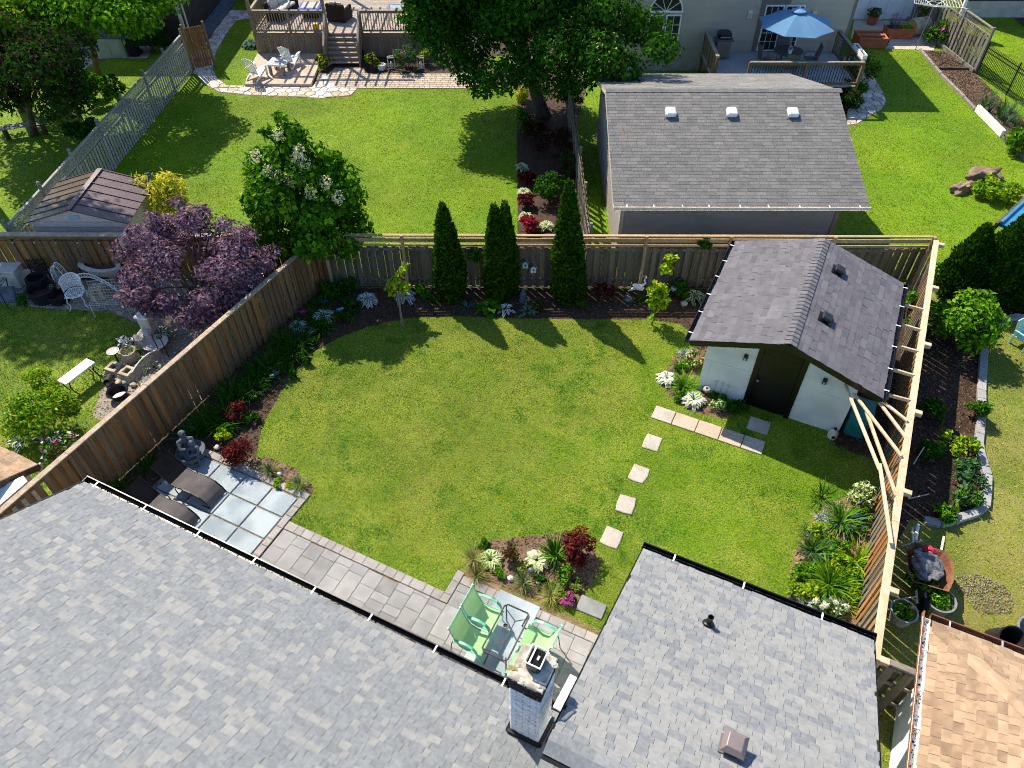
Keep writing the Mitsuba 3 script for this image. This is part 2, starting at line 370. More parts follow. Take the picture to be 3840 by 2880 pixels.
def blades(mb, c, n, length, width, mats, spread=.12, arch=.7, segs=3, tilt=(.15, 1.1)):
    """arching strap leaves from a crown"""
    c = np.asarray([c[0], c[1], c[2] if len(c) > 2 else 0.0], float)
    az = rng.uniform(0, 2 * np.pi, n); ti = rng.uniform(*tilt, n)
    L = length * rng.uniform(.6, 1.15, n)
    o = c + np.c_[np.cos(az), np.sin(az), 0 * az] * rng.uniform(0, spread, n)[:, None]
    h = np.c_[np.cos(az), np.sin(az), 0 * az]; s = np.c_[-np.sin(az), np.cos(az), 0 * az]
    V_ = []
    p = o.copy()
    for j in range(segs + 1):
        t = j / segs
        w = width * (1 - t ** 2) * .5 + width * .04
        V_.append(np.stack([p - s * w, p + s * w], 1))
        a = ti + arch * t * 1.6
        p = p + (h * np.sin(a)[:, None] + np.array([0, 0, 1]) * np.cos(a)[:, None]) * (L / segs)[:, None]
        p[:, 2] = np.maximum(p[:, 2], c[2] + .015)
    v = np.concatenate(V_, 1)
    k = 2 * (segs + 1)
    f = []
    for j in range(segs): f += [[2 * j, 2 * j + 1, 2 * j + 3], [2 * j, 2 * j + 3, 2 * j + 2]]
    f = (np.arange(n)[:, None, None] * k + np.array(f)[None]).reshape(-1, 3)
    idx = np.array([MI[x] for x in mats])[rng.integers(0, len(mats), n)]
    return mb.add(v.reshape(-1, 3), f, np.repeat(idx, k), np.repeat(rng.integers(0, 50000, n), k))
def hosta_leaves(mb, c, n, length, mats, edge=None, wide=.5, dome=.55, edge_w=.45):
    """broad pointed leaves in a mound, each with a margin of its own tone"""
    c = np.asarray([c[0], c[1], c[2] if len(c) > 2 else 0.0], float)
    for i in range(n):
        t = (i + .5) / n
        az = i * 2.39996 + rng.normal(0, .2); el = 1.25 - 1.25 * t + rng.normal(0, .1)
        L = length * rng.uniform(.8, 1.15)
        stem = length * dome * (.5 + 1.0 * t)
        h = np.array([math.cos(az), math.sin(az), 0]); s = np.array([-h[1], h[0], 0])
        p = c + h * stem * math.cos(el * .9) + np.array([0, 0, max(.04, stem * math.sin(el) * .9 + .05)])
        pts, a = [], el * .55
        for j in range(4):
            pts.append(p); p = p + (h * math.cos(a) + np.array([0, 0, 1]) * math.sin(a)) * L / 3; a -= .42
        w = np.array([.25, 1.0, .72, 0.0]) * L * wide / 2
        r_ = int(rng.integers(0, 50000)); m = mats[int(rng.integers(0, len(mats)))]
        nrm = np.array([0, 0, 1.0])
        outer_l = [pts[j] + s * w[j] + nrm * w[j] * .25 for j in range(4)]; outer_r = [pts[j] - s * w[j] + nrm * w[j] * .25 for j in range(4)]
        k = edge_w if edge else 1.0
        in_l = [pts[j] + s * w[j] * k + nrm * w[j] * .25 * k for j in range(4)]; in_r = [pts[j] - s * w[j] * k + nrm * w[j] * .25 * k for j in range(4)]
        strip = lambda A, B_: (np.array(A + B_), [[j, j + 1, 5 + j] for j in range(3)] + [[j, 5 + j, 4 + j] for j in range(3)])
        mb.add(*strip(in_l, pts), m, r_); mb.add(*strip(pts, in_r), m, r_)
        if edge:
            mb.add(*strip(outer_l, in_l), edge, r_); mb.add(*strip(in_r, outer_r), edge, r_)
    return mb
def hosta(label, c, n, length, mats, edge=None, name='hosta', cat='hosta', group=None, **kw):
    k = thing(name, label, cat, group)
    hosta_leaves(MB(), c, 0, 1, mats)
    hosta_leaves(mb := MB(), c, n, length, mats, edge, **kw); mb.build('leaves', k, 'leaf')
    return k
def tuft(name, label, cat, c, n, length, width, mats, group=None, part='blades', **kw):
    k = thing(name, label, cat, group)
    blades(mb := MB(), c, n, length, width, mats, **kw); mb.build(part, k, 'leaf')
    return k
def in_poly(poly, n):
    x0, y0, x1, y1 = poly.bounds
    m = int(n * (x1 - x0) * (y1 - y0) / max(poly.area, 1e-6)) + 8
    p = np.c_[rng.uniform(x0, x1, m), rng.uniform(y0, y1, m)]
    return p[contains_xy(poly, p[:, 0], p[:, 1])]
def turf(mb, poly, per_m2, length, width, mats, z=0.0):
    p = in_poly(poly, per_m2 * poly.area); m = len(p)
    az = rng.uniform(0, 2 * np.pi, m); L = length * rng.uniform(.5, 1.25, m) * (.6 + .8 * meshkit.noise(np.c_[p * 6.5, np.zeros(m)]))
    lean = rng.uniform(.6, 1.4, m)
    h = np.c_[np.cos(az), np.sin(az), 0 * az]; s = np.c_[-np.sin(az), np.cos(az), 0 * az] * (width * rng.uniform(.7, 1.4, m) / 2)[:, None]
    o = np.c_[p, np.full(m, z)]
    v = np.stack([o - s, o + s, o + h * (L * np.sin(lean))[:, None] + np.c_[0 * L, 0 * L, L * np.cos(lean)]], 1)
    idx = np.array([MI[x] for x in mats])[rng.integers(0, len(mats), m)]
    patch = meshkit.fbm(np.c_[p * 1.7, np.ones(m)], 3) > rng.normal(.66, .05, m)
    idx = np.where(patch, MI[mats[-1]], idx)
    mb.add(v.reshape(-1, 3), np.arange(3 * m).reshape(-1, 3), np.repeat(idx, 3), np.repeat(rng.integers(0, 50000, m), 3))
    return mb

# ================================================================ ground, lawns, beds, paths
def sheet_obj(name, poly, z, mat, **lab):
    mb = MB(); sheet(mb, poly, z, mat); return mb.build(name, None, 'matte', **lab)
big = Polygon([(-60, -12), (60, -12), (60, 75), (-60, 75)])
sheet_obj('ground', big, -0.02, 'earth', kind='structure', label='bare earth under the gardens')
def fromB(pts): return [tuple(Bw(u, v)[:2]) for u, v in pts]
YARD = Polygon(fromB([(-13.42, 2), (-13.42, 14.3)]) + [(-6.0, 18.4), (12.35, 18.4)] + fromB([(3.3, 8), (3.3, 2)]))
bed_left = Polygon(fromB([(-13.4, 3.2), (-12.0, 3.2), (-12.0, 7.1)]) + [(-7.587,11.649),(-6.58,11.508),(-6.7,12.702),(-6.643,12.816),(-6.49,13.74),(-6.241,14.637),(-5.985,15.298),(-5.248,16.034),(-4.434,16.511),(-3.44,16.875),(-1.914,16.992),(-0.167,16.896),(1.918,16.867),(3.861,16.879),(4.8,16.675),(5.259,15.962),(6.244,17.766)] + [tuple(Bw(-1.7, 18.4)[:2]), (8.0, 18.35), (-6.05, 18.35)] + fromB([(-13.4, 14.2)]))
bed_shed = Polygon([(5.4,15.764),(4.5,15.369),(4.12,14.708),(3.862,14.307),(3.999,13.815),(4.524,13.176),(5.501,12.856),(5.443,12.905)] + fromB([(-.35, 14.6), (-1.75, 14.6), (-1.75, 16.6)]))
bed_island = Polygon([(-1.141,8.516),(-1.085,8.833),(-0.733,9.16),(0.11,9.265),(1.066,9.396),(1.675,8.974),(1.837,8.622),(1.71,8.277),(1.318,7.756),(1.208,7.541),(0.602,7.642),(-1.11,8.31)])
bed_right = Polygon([(8.583,10.598),(8.09,10.54),(7.474,10.321),(6.988,9.95),(6.496,9.317),(6.101,8.715),(5.856,8.144),(5.674,7.495)] + fromB([(1.9, 7.0), (3.25, 7.0), (3.25, 11.9)]))
bed_blue = Polygon([(-6.58,11.508),(-6.202,11.511),(-5.486,11.153),(-4.945,10.595),(-4.974,10.391),(-5.713,10.762),(-6.461,11.038),(-7.587,11.649)])
patio_area = Polygon(fromB([(-13.0, 4.0), (-13.0, 7.12), (-9.0, 7.12), (-8.95, 6.41), (-4.81, 6.41), (-4.81, 7.05), (-1.0, 6.95), (-1.0, 4.0)]))
beds = unary_union([bed_left.buffer(0), bed_shed.buffer(0), bed_island.buffer(0), bed_right.buffer(0), bed_blue.buffer(0)])
shed_foot = Polygon(fromB([(-1.6, 14.72), (2.1, 14.72), (2.1, 18.9), (-1.6, 18.9)]))
side_strip = Polygon(fromB([(2.1, 14.3), (3.25, 14.3), (3.25, 21.4), (-1.6, 20.0), (-1.6, 18.9), (2.1, 18.9)]))
lawn_poly = YARD.buffer(-.02).difference(beds).difference(patio_area).difference(shed_foot).difference(side_strip)
def lawn(name, poly, label, base, mats, dens, length, width, lo=0.0):
    sheet_obj(name, poly, lo, base, kind='structure', label=label)
    if dens:
        g = MB(); turf(g, poly, dens, length, width, mats, lo)
        g.build('grass', None, 'leaf', kind='stuff', label='blades of the ' + label)
lawn('lawn', lawn_poly, 'mown lawn patched with clover and straw in the middle yard', 'lawn_base', ['turf', 'turf', 'turf', 'turf_light', 'clover'], 2600, .045, .013)
sheet_obj('garden_bed', bed_left, .004, 'mulch', kind='structure', label='dark planting bed along the fences')
sheet_obj('garden_bed', bed_blue, .008, 'dry_soil', kind='structure', label='dry planting strip beside the bluestone patio')
sheet_obj('garden_bed', bed_shed, .006, 'dry_soil', kind='structure', label='planting bed at the corner of the white shed')
sheet_obj('garden_bed', bed_island, .006, 'dry_soil', kind='structure', label='planting bed between dining patio and lawn')
sheet_obj('garden_bed', bed_right, .004, 'sandy_soil', kind='structure', label='sandy planting bed along the right-hand fence')
sheet_obj('garden_bed', side_strip.buffer(.05), .002, 'mulch', kind='structure', label='gravelly strip between shed and fence')
# crumbs of bark and soil over the beds
def crumbs(name, poly, n, size, mats, z, label):
    p = in_poly(poly, n); m = len(p)
    mb = MB(); v0 = np.array([[-1, -.6, 0], [1, -.5, 0], [.1, .9, 0], [0, 0, .7]])
    a = rng.uniform(0, 6.28, m); s = size * rng.uniform(.4, 1.3, m)
    c, s_ = np.cos(a), np.sin(a)
    v = np.empty((m, 4, 3))
    v[..., 0] = (v0[:, 0] * c[:, None] - v0[:, 1] * s_[:, None]) * s[:, None] + p[:, :1]
    v[..., 1] = (v0[:, 0] * s_[:, None] + v0[:, 1] * c[:, None]) * s[:, None] + p[:, 1:]
    v[..., 2] = v0[:, 2] * s[:, None] + z
    f = np.arange(m)[:, None] * 4
    f = np.vstack([f + [0, 1, 3], f + [1, 2, 3], f + [2, 0, 3]])
    idx = np.array([MI[x] for x in mats])[rng.integers(0, len(mats), m)]
    mb.add(v.reshape(-1, 3), f, np.repeat(idx, 4), np.repeat(rng.integers(0, 50000, m), 4))
    mb.build(name, None, 'matte', kind='stuff', label=label)
crumbs('bark_mulch', unary_union([bed_left.buffer(0), side_strip]), 9000, .035, ['mulch', 'mulch', 'bark'], .004, 'loose bark over the shaded fence bed')
crumbs('bark_mulch', unary_union([bed_shed.buffer(0), bed_island.buffer(0), bed_right.buffer(0), bed_blue.buffer(0)]), 6000, .03, ['sandy_soil', 'dry_soil', 'mulch'], .006, 'loose soil crumbs and bark over the sunny beds')
# ---- left neighbour
left_yard = Polygon([(-30, 18.7), (-6.1, 18.7)] + fromB([(-13.5, 14.2), (-13.5, 0)]) + [(-30, -3)])
gravel_left = Polygon([(-16.029,17.517),(-14.182,17.24),(-12.515,17.163),(-11.377,16.571),(-10.836,15.756),(-10.83,15.074),(-11.154,14.603),(-11.406,13.706),(-11.251,12.864)] + fromB([(-13.5, 6.9), (-13.5, 14.2)]) + [(-6.1, 18.7), (-30, 18.7)])
lawn('lawn', left_yard.difference(gravel_left), 'neighbour lawn left of the long board fence', 'lawn_base', ['turf', 'turf_light', 'far_turf', 'clover'], 900, .06, .02, .002)
sheet_obj('gravel_bed', gravel_left, .0, 'gravel', kind='structure', label='gravel bed under the collected garden ornaments')
crumbs('gravel', gravel_left, 12000, .028, ['gravel', 'pale_stone', 'gravel'], .002, 'loose gravel around the garden ornaments')
# ---- rear left yard
rear_left = Polygon([(-16.0, 18.8), (-6.0, 18.8), (-6.0, 18.45), (-.08, 18.45), (-.08, 33.2), (2.0, 36.3), (-12.7, 36.4), (-12.7, 44.5), (-16.0, 44.5)])
FLAG1 = Polygon([(-16.123,36.393),(-15.885,34.775),(-15.176,34.259),(-14.493,33.258),(-13.525,32.298),(-11.767,31.975),(-10.188,31.841),(-8.829,31.73),(-7.534,31.964),(-7.336,32.671),(-8.298,32.788),(-8.884,34.274),(-9.341,34.401),(-9.382,32.966),(-12.017,32.96),(-13.362,33.017),(-14.0,33.755),(-14.515,34.778),(-14.919,36.535),(-15.086,38.724),(-15.098,40.941),(-14.166,41.441),(-14.543,42.38),(-16.083,42.466),(-15.751,38.571),(-15.847,37.532)])
walk_poly = Polygon([(-8.811,32.727),(-8.938,34.273),(-8.783,34.921),(-7.36,34.924),(-7.263,34.277),(-1.543,34.291),(-1.518,33.537),(-1.916,32.926),(-2.116,32.709)])
pad_poly = Polygon([(-12.683,34.265),(-12.734,35.309),(-12.436,36.4),(-9.556,36.405),(-9.358,32.846),(-12.486,32.898)])
rose_bed = Polygon([(-9.403,34.018),(-9.504,36.128),(-1.619,36.559),(-1.543,34.291),(-9.1,34.273)])
hedge_bed = Polygon([(-0.03,21.476),(-0.142,26.924),(-0.136,33.051),(-1.354,33.048),(-1.408,34.806),(2.754,35.341),(3.068,33.303),(2.337,29.267),(2.206,21.349)])
rl = rear_left.difference(unary_union([FLAG1.buffer(.01), walk_poly, pad_poly.buffer(0), rose_bed.buffer(0), hedge_bed.buffer(0)]))
lawn('lawn', rl, 'smooth bright lawn behind the rear fence', 'far_lawn_base', ['far_turf', 'far_turf', 'far_turf', 'turf'], 1000, .04, .018)
sheet_obj('garden_bed', rose_bed.buffer(0), .003, 'mulch', kind='structure', label='mulched bed along the deck skirt')
sheet_obj('garden_bed', hedge_bed.buffer(0), .003, 'mulch', kind='structure', label='dark shrub bed under the big maple')
def flagstones(holder, poly, n, z, h, mats, gap=.018, seed=3, name='flagstone', jitter=.35):
    """irregular flat stones: cells of scattered seeds, shrunk and cut to the path's outline"""
    r_ = np.random.default_rng(seed); poly = poly.buffer(0)
    x0, y0, x1, y1 = poly.bounds
    s = math.sqrt(poly.area / n)
    g = [(x0 + (i + .5 * (j % 2) + r_.uniform(-jitter, jitter)) * s, y0 + (j + r_.uniform(-jitter, jitter)) * s) for i in range(-2, int((x1 - x0) / s) + 3) for j in range(-2, int((y1 - y0) / s) + 3)]
    cells = voronoi_diagram(MultiPoint(g), envelope=poly.buffer(2))
    for c in cells.geoms:
        q = c.intersection(poly).buffer(-gap)
        for part in getattr(q, 'geoms', [q]):
            if part.geom_type != 'Polygon' or part.area < .006: continue
            hull = part if part.area > .92 * part.convex_hull.area else part.convex_hull.intersection(poly.buffer(.0)).buffer(-.004)
            if hull.geom_type != 'Polygon' or hull.is_empty: continue
            e = list(hull.exterior.coords)[:-1]
            prism(mb := MB(), e, z - .03, z + h * r_.uniform(.6, 1.2), mats[int(r_.integers(0, len(mats)))], .015)
            mb.build(name, holder, 'matte')
def path_thing(name, poly, z, mat, label):
    return sheet_obj(name, poly, z, mat, kind='structure', label=label)
k = path_thing('flagstone_path', FLAG1.buffer(.03), .004, 'sandy_soil', 'curving path of pale irregular flagstones round the lawn strip')
flagstones(k, FLAG1, 105, .004, .03, ['pale_stone', 'pale_stone', 'sand_stone'], seed=5)
k = path_thing('paver_walk', walk_poly, .004, 'sandy_soil', 'beige paver walk in front of the deck steps')
wp = walk_poly.buffer(0)
x0, y0, x1, y1 = wp.bounds
row = 0; y = y0
while y < y1:
    x = x0 - rng.uniform(0, .3)
    while x < x1:
        w = rng.choice([.22, .3, .38])
        c = sbox(x, y, x + w, y + .2).intersection(wp).buffer(-.008)
        if c.geom_type == 'Polygon' and c.area > .006:
            prism(mb := MB(), list(c.exterior.coords)[:-1], 0, .03, 'tan_paver', .01); mb.build('paver', k)
        x += w
    y += .21
k = thing('concrete_pad', 'raised beige concrete pad in front of the deck skirt', 'concrete pad')
prism(mb := MB(), [(-12.486,32.898),(-9.471,32.882),(-9.556,36.405),(-12.775,36.399),(-12.734,35.309)], 0, .14, 'pink_concrete', .02); mb.build('slab', k)
# ---- rear right yard
rear_right = Polygon([(1.9, 18.6), (12.3, 18.5), (12.9, 19.6), (26, 19.6), (26, 44), (1.9, 44)])
patio_rr = Polygon([(16.63,38.614),(17.565,41.049),(20.479,40.969),(21.249,39.074),(20.162,37.017),(19.314,37.158),(16.671,37.367)])
FLAG2 = Polygon([(13.571,29.255),(14.035,29.359),(14.953,30.252),(15.491,30.685),(15.954,31.461),(16.154,32.498),(16.254,34.205),(16.102,36.452),(15.461,36.175),(14.995,33.578),(14.955,31.799),(13.972,30.572)])
soil_rr = Polygon([(19.487,37.016),(21.146,36.949),(21.047,34.343),(21.029,29.538),(20.143,27.658),(19.454,27.28),(19.464,31.812),(19.343,34.212)])
shrub_rr = Polygon([(14.258,33.576),(15.546,35.368),(16.295,34.332),(15.653,32.379),(14.565,30.574),(13.776,30.248)])
FLAG3 = Polygon([(3.312,34.302),(3.154,36.152),(4.784,40.957),(4.441,34.304)] + [(8.736,34.314),(8.826,34.829),(4.487,34.819)])
rr = rear_right.difference(unary_union([patio_rr, FLAG2.buffer(0), soil_rr.buffer(0), shrub_rr.buffer(0), FLAG3.buffer(0).convex_hull]))
lawn('lawn', rr, 'mown lawn right of the grey garage', 'far_lawn_base', ['far_turf', 'turf', 'dry_turf', 'turf_light', 'clover'], 800, .045, .02)
sheet_obj('patio', patio_rr, .012, 'concrete', kind='structure', label='sunny concrete patio by the white garage door')
sheet_obj('garden_bed', soil_rr.buffer(0), .02, 'dry_soil', kind='structure', label='tilled vegetable bed beside the tall board fence')
sheet_obj('garden_bed', shrub_rr.buffer(0), .006, 'mulch', kind='structure', label='shrub bed at the foot of the far deck')
crumbs('soil_clods', soil_rr.buffer(0), 7000, .04, ['dry_soil', 'dry_soil', 'mulch'], .02, 'clods of tilled soil in the vegetable bed')
k = path_thing('flagstone_path', FLAG2.buffer(.03), .004, 'sandy_soil', 'pale flagstone path curving round the deck shrubs')
flagstones(k, FLAG2, 46, .004, .03, ['pale_stone', 'pale_stone', 'sand_stone'], seed=8)
k = path_thing('flagstone_path', FLAG3.buffer(0).convex_hull.buffer(.03), .003, 'sandy_soil', 'flagstone passage between beige house and garage')
flagstones(k, FLAG3.buffer(0).convex_hull, 70, .004, .03, ['pale_stone', 'sand_stone'], seed=9)
# ---- far left yard
far_left = Polygon([(-45, 19), (-16.1, 19), (-16.1, 40), (-45, 46)])
slab_fl = Polygon([(-22.564,34.242),(-20.595,34.349),(-20.376,35.97),(-17.902,35.975),(-19.259,39.806),(-22.894,38.41),(-23.494,36.379)])
lawn('lawn', far_left.difference(slab_fl.buffer(0)), 'shaded lawn under the trees beyond the picket fence', 'far_lawn_base', ['far_turf', 'turf'], 350, .05, .026)
k = path_thing('patio', slab_fl.buffer(0), .004, 'sandy_soil', 'sunlit patio of square slabs behind the trees')
x0, y0, x1, y1 = slab_fl.bounds
for i in range(int((x1 - x0) / .9) + 1):
    for j in range(int((y1 - y0) / .9) + 1):
        c = sbox(x0 + i * .9, y0 + j * .9, x0 + i * .9 + .9, y0 + j * .9 + .9).intersection(slab_fl.buffer(0)).buffer(-.012)
        if c.geom_type == 'Polygon' and c.area > .05:
            prism(mb := MB(), list(c.exterior.coords)[:-1], 0, .03, 'tan_paver', .01); mb.build('slab', k)
# ---- right neighbour
right_yard = Polygon([(12.4, 18.3)] + fromB([(3.35, 19.0), (3.35, 3)]) + [(30, -8), (30, 19.5), (13, 19.5)])
kerb_line = [(15.097,16.951),(15.137,17.036),(14.644,16.953),(13.919,16.479),(13.418,15.872),(12.682,14.319),(11.962,12.719),(11.603,12.018),(11.464,11.426),(11.408,11.069),(10.995,10.184),(10.707,9.986),(10.39,9.871),(9.768,9.654),(9.109,9.813)]
bed_rn = Polygon(kerb_line + fromB([(3.35, 10.1), (3.35, 18.6)]) + [(14.5, 18.9), (19, 18)])
rn = right_yard.difference(bed_rn.buffer(0))
lawn('lawn', rn, 'patchy dry lawn of the right-hand neighbour', 'dry_lawn_base', ['dry_turf', 'turf_light', 'dry_turf', 'turf'], 750, .05, .02, .002)
sheet_obj('garden_bed', bed_rn.buffer(0), .002, 'mulch', kind='structure', label='kerbed planting bed beyond the right-hand fence')
crumbs('bark_mulch', bed_rn.buffer(0), 6000, .035, ['mulch', 'dry_soil'], .003, 'crumbled soil in the kerbed bed')
gp = Polygon([(9.654,8.101),(10.04,8.132),(10.329,7.943),(10.232,7.727),(9.852,7.697)])
crumbs('gravel', gp.buffer(.25), 700, .022, ['gravel', 'dry_soil', 'gravel'], .02, 'spill of gravel on the dry lawn')
k = thing('kerb', 'row of grey kerb blocks edging the bed beyond the right-hand fence', 'kerb', kind='structure')
kl = np.array(kerb_line); seg = np.linalg.norm(np.diff(kl, axis=0), axis=1); cum = np.r_[0, np.cumsum(seg)]
s = 0
while s < cum[-1] - .3:
    a = np.array([np.interp(s, cum, kl[:, 0]), np.interp(s, cum, kl[:, 1])]); e = s + .34
    b = np.array([np.interp(e, cum, kl[:, 0]), np.interp(e, cum, kl[:, 1])])
    d = b - a; ang = math.atan2(d[1], d[0])
    bx(mb := MB(), [*(a + b) / 2, .05], (.335, .2, .14), 'kerb', rz(ang + rng.normal(0, .02)), .012); mb.build('block', k)
    s = e

# ================================================================ buildings
CAM = np.array([0, 0, 14.5])
def shingles(holder, origin, a, s, la, ls, expo, widths, th, mats, clip=None, nparts=300, tab=True, wavy=0.0, over=1.22, name='shingle', seed=1, wear=.0):
    """courses of single shingles on a slope: a = direction along the eave, s = up the slope; each piece is a wedge thickest at its lower edge"""
    r_ = np.random.default_rng(seed)
    origin, a, s = (np.asarray(x, float) for x in (origin, a, s))
    n = np.cross(a, s)
    if n[2] < 0: n = -n
    items = []
    rows = int(ls / expo)
    for j in range(rows):
        y = j * expo; x = -r_.uniform(0, widths[1])
        while x < la:
            w = r_.uniform(*widths); x0, x1 = max(x, 0), min(x + w - .006, la); x += w
            if x1 - x0 < .03: continue
            if clip is not None:
                x0 = max(x0, clip(y + expo * .9))
                if x1 - x0 < .03: continue
            dy = r_.uniform(-.012, .012) if tab else r_.uniform(-.004, .004)
            items.append((x0, x1, y + dy, min(y + expo * over, ls), r_.uniform(*th)))
    pts = np.array([origin + a * (i[0] + i[1]) / 2 + s * (i[2] + expo / 2) for i in items])
    order = np.argsort(np.linalg.norm(pts - CAM, axis=1))
    chosen = set()
    for q in order:
        if len(chosen) >= nparts: break
        if inview(pts[q]): chosen.add(int(q))
    rest = MB()
    base_f = np.array([[0, 1, 5], [0, 5, 4], [3, 2, 6], [3, 6, 7], [0, 3, 7], [0, 7, 4], [1, 2, 6], [1, 6, 5], [4, 5, 6], [4, 6, 7]])
    for q, (x0, x1, y0, y1, t) in enumerate(items):
        e = wavy * (x1 - x0)
        b = [origin + a * x0 + s * y0, origin + a * x1 + s * (y0 + (r_.uniform(-.015, .015) if wavy else 0)), origin + a * x1 + s * y1, origin + a * x0 + s * y1]
        v = np.array(b + [b[0] + n * t, b[1] + n * t, b[2] + n * .0025, b[3] + n * .0025])
        if wavy:
            v[[3, 7]] += a * r_.uniform(-e, e); v[[2, 6]] += a * r_.uniform(-e, e)
        m = mats[int(r_.integers(0, len(mats)))]
        if q in chosen:
            MB().add(v, base_f, m).build(name, holder, 'matte')
        else: rest.add(v, base_f, m)
    if rest.n: rest.build(name + 's', holder, 'matte', kind='stuff')
CF = np.array([-0.009575, 0.698247, -0.715793]); CR = np.array([0.999942, 0.010266, -0.003362]); CU = np.array([-0.005001, 0.715783, 0.698305])
def inview(p):
    d = p - CAM; w = d @ CF
    return w > 0 and abs(d @ CR) < .70 * w and abs(d @ CU) < .53 * w
def slabquad(mb, pts, th, mat, r=None):
    """a flat four-cornered panel with thickness, hanging below its outline"""
    p = np.asarray(pts, float); n = np.cross(p[1] - p[0], p[2] - p[0]); n /= np.linalg.norm(n)
    if n[2] < 0: n = -n
    v = np.vstack([p, p - n * th])
    return mb.add(v, [[0, 1, 2], [0, 2, 3], [4, 6, 5], [4, 7, 6], [0, 4, 5], [0, 5, 1], [1, 5, 6], [1, 6, 2], [2, 6, 7], [2, 7, 3], [3, 7, 4], [3, 4, 0]], mat, r)
def gutter(holder, p0, p1, out, mat='black_metal', w=.12, h=.1, hang=1.15, hmat='white_paint', first=.3, name='gutter', debris=True, z=0.0):
    """an open trough along an eave from p0 to p1, 'out' pointing away from the roof, with strap hangers across it"""
    p0, p1, out = (np.asarray(x, float) for x in (p0, p1, out)); d = unit(p1 - p0); L = np.linalg.norm(p1 - p0); up = np.array([0, 0, 1.0])
    R = np.stack([d, out, up], 1)
    c = (p0 + p1) / 2
    mb = MB()
    bx(mb, c + out * w / 2 - up * h, (L, w, .006), mat, R); bx(mb, c + out * .003 - up * h / 2, (L, .006, h), mat, R)
    bx(mb, c + out * w - up * (h / 2 - .01), (L, .006, h), mat, R); bx(mb, c + out * (w + .008) + up * .012, (L, .022, .012), mat, R)
    for e in (p0, p1): bx(mb, e + out * w / 2 - up * h / 2, (.008, w, h), mat, R)
    g = mb.build(name, holder, 'satin')
    s = first
    while s < L:
        bx(MB(), p0 + d * s + out * w * .45 + up * .014, (.03, w * 1.25, .008), hmat, R).build('hanger', g, 'satin')
        s += hang * rng.uniform(.9, 1.1)
    if debris:
        db = MB(); m = int(L * 60)
        q = p0 + d * rng.uniform(0, L, m)[:, None] + out * rng.uniform(.02, w - .02, m)[:, None] - up * (h - .012)
        leaves(db, q, np.tile(up, (m, 1)), .035, ['mulch', 'mulch', 'bark'], .6, .5); db.build('debris', g, 'leaf', kind='stuff')
    return g
SLOPE = .46
SU = unit(np.array([0, -1, SLOPE]))          # up the yard-facing slopes, in lot axes
def plank_wall(holder, p0, d, L, z0, z1, course, mat, out, t=.018, name='plank', wall_mat=None, clip=None):
    """horizontal lapped boards from p0 along d; out = facing"""
    p0, d, out = (np.asarray(x, float) for x in (p0, d, out)); z = z0
    while z < z1 - .02:
        zz = min(z + course, z1)
        x0, x1 = (0, L) if clip is None else clip((z + zz) / 2)
        if x1 - x0 > .05:
            R = np.stack([d, out, np.array([0, 0, 1.0])], 1)
            v = np.array([[x0, 0, z], [x1, 0, z], [x1, t, z], [x0, t, z], [x0, 0, zz], [x1, 0, zz], [x1, t * .25, zz], [x0, t * .25, zz]]) @ R.T + p0
            MB().add(v, [[0, 1, 2], [0, 2, 3], [3, 2, 6], [3, 6, 7], [0, 3, 7], [0, 7, 4], [1, 2, 6], [1, 6, 5], [4, 5, 6], [4, 6, 7]], mat).build(name, holder, 'matte')
        z = zz
# ---------------- main house
h = thing('grey_roofed_house', 'house under the wide pale grey shingle roof in the foreground', 'house')
EZ, EV, EU0, EU1, RV = 2.75, 4.175, -11.5, -1.05, -1.6
RZ = EZ + SLOPE * (EV - RV)
mb = MB()
for (u0, v0, u1, v1) in ((EU0 + .35, EV - .35, EU1, EV - .47), (EU0 + .35, EV - .35, EU0 + .47, RV - 4)):
    bx(mb, Bw((u0 + u1) / 2, (v0 + v1) / 2, 1.3), (abs(u1 - u0), abs(v1 - v0), 2.6), 'siding_grey', RB)
mb.build('wall', h)
mb = MB()
slabquad(mb, [Bw(EU0, EV, EZ - .012), Bw(EU1, EV, EZ - .012), Bw(EU1, RV, RZ - .012), Bw(EU0, RV, RZ - .012)], .1, 'underlay')
slabquad(mb, [Bw(EU0, RV, RZ - .012), Bw(EU1 + 8, RV, RZ - .012), Bw(EU1 + 8, RV - 6, EZ - .1), Bw(EU0, RV - 6, EZ - .1)], .1, 'underlay')
slabquad(mb, [Bw(EU1, 1.9, EZ + SLOPE * (EV - 1.9) - .012), Bw(EU1 + 8, 1.9, EZ + SLOPE * (EV - 1.9) - .012), Bw(EU1 + 8, RV, RZ - .012), Bw(EU1, RV, RZ - .012)], .1, 'underlay')
roof = mb.build('roof', h)
shingles(roof, Bw(EU0, EV + .03, EZ - .012 - .0138), RB @ [1, 0, 0], RB @ SU, EU1 - EU0, 6.2, .128, (.09, .27), (.006, .017), ['shingle', 'shingle', 'shingle', 'shingle_warm'], seed=11)
gutter(h, Bw(EU0 - .05, EV + .03, EZ - .02), Bw(EU1 - .12, EV + .03, EZ - .02), RB @ [0, 1, 0], hang=1.22, first=.32)
beam(MB(), Bw(EU0 - .02, EV + .02, EZ - .1), Bw(EU0 - .02, RV, RZ - .1), .04, .17, 'black_metal').build('rake_board', h, 'satin')
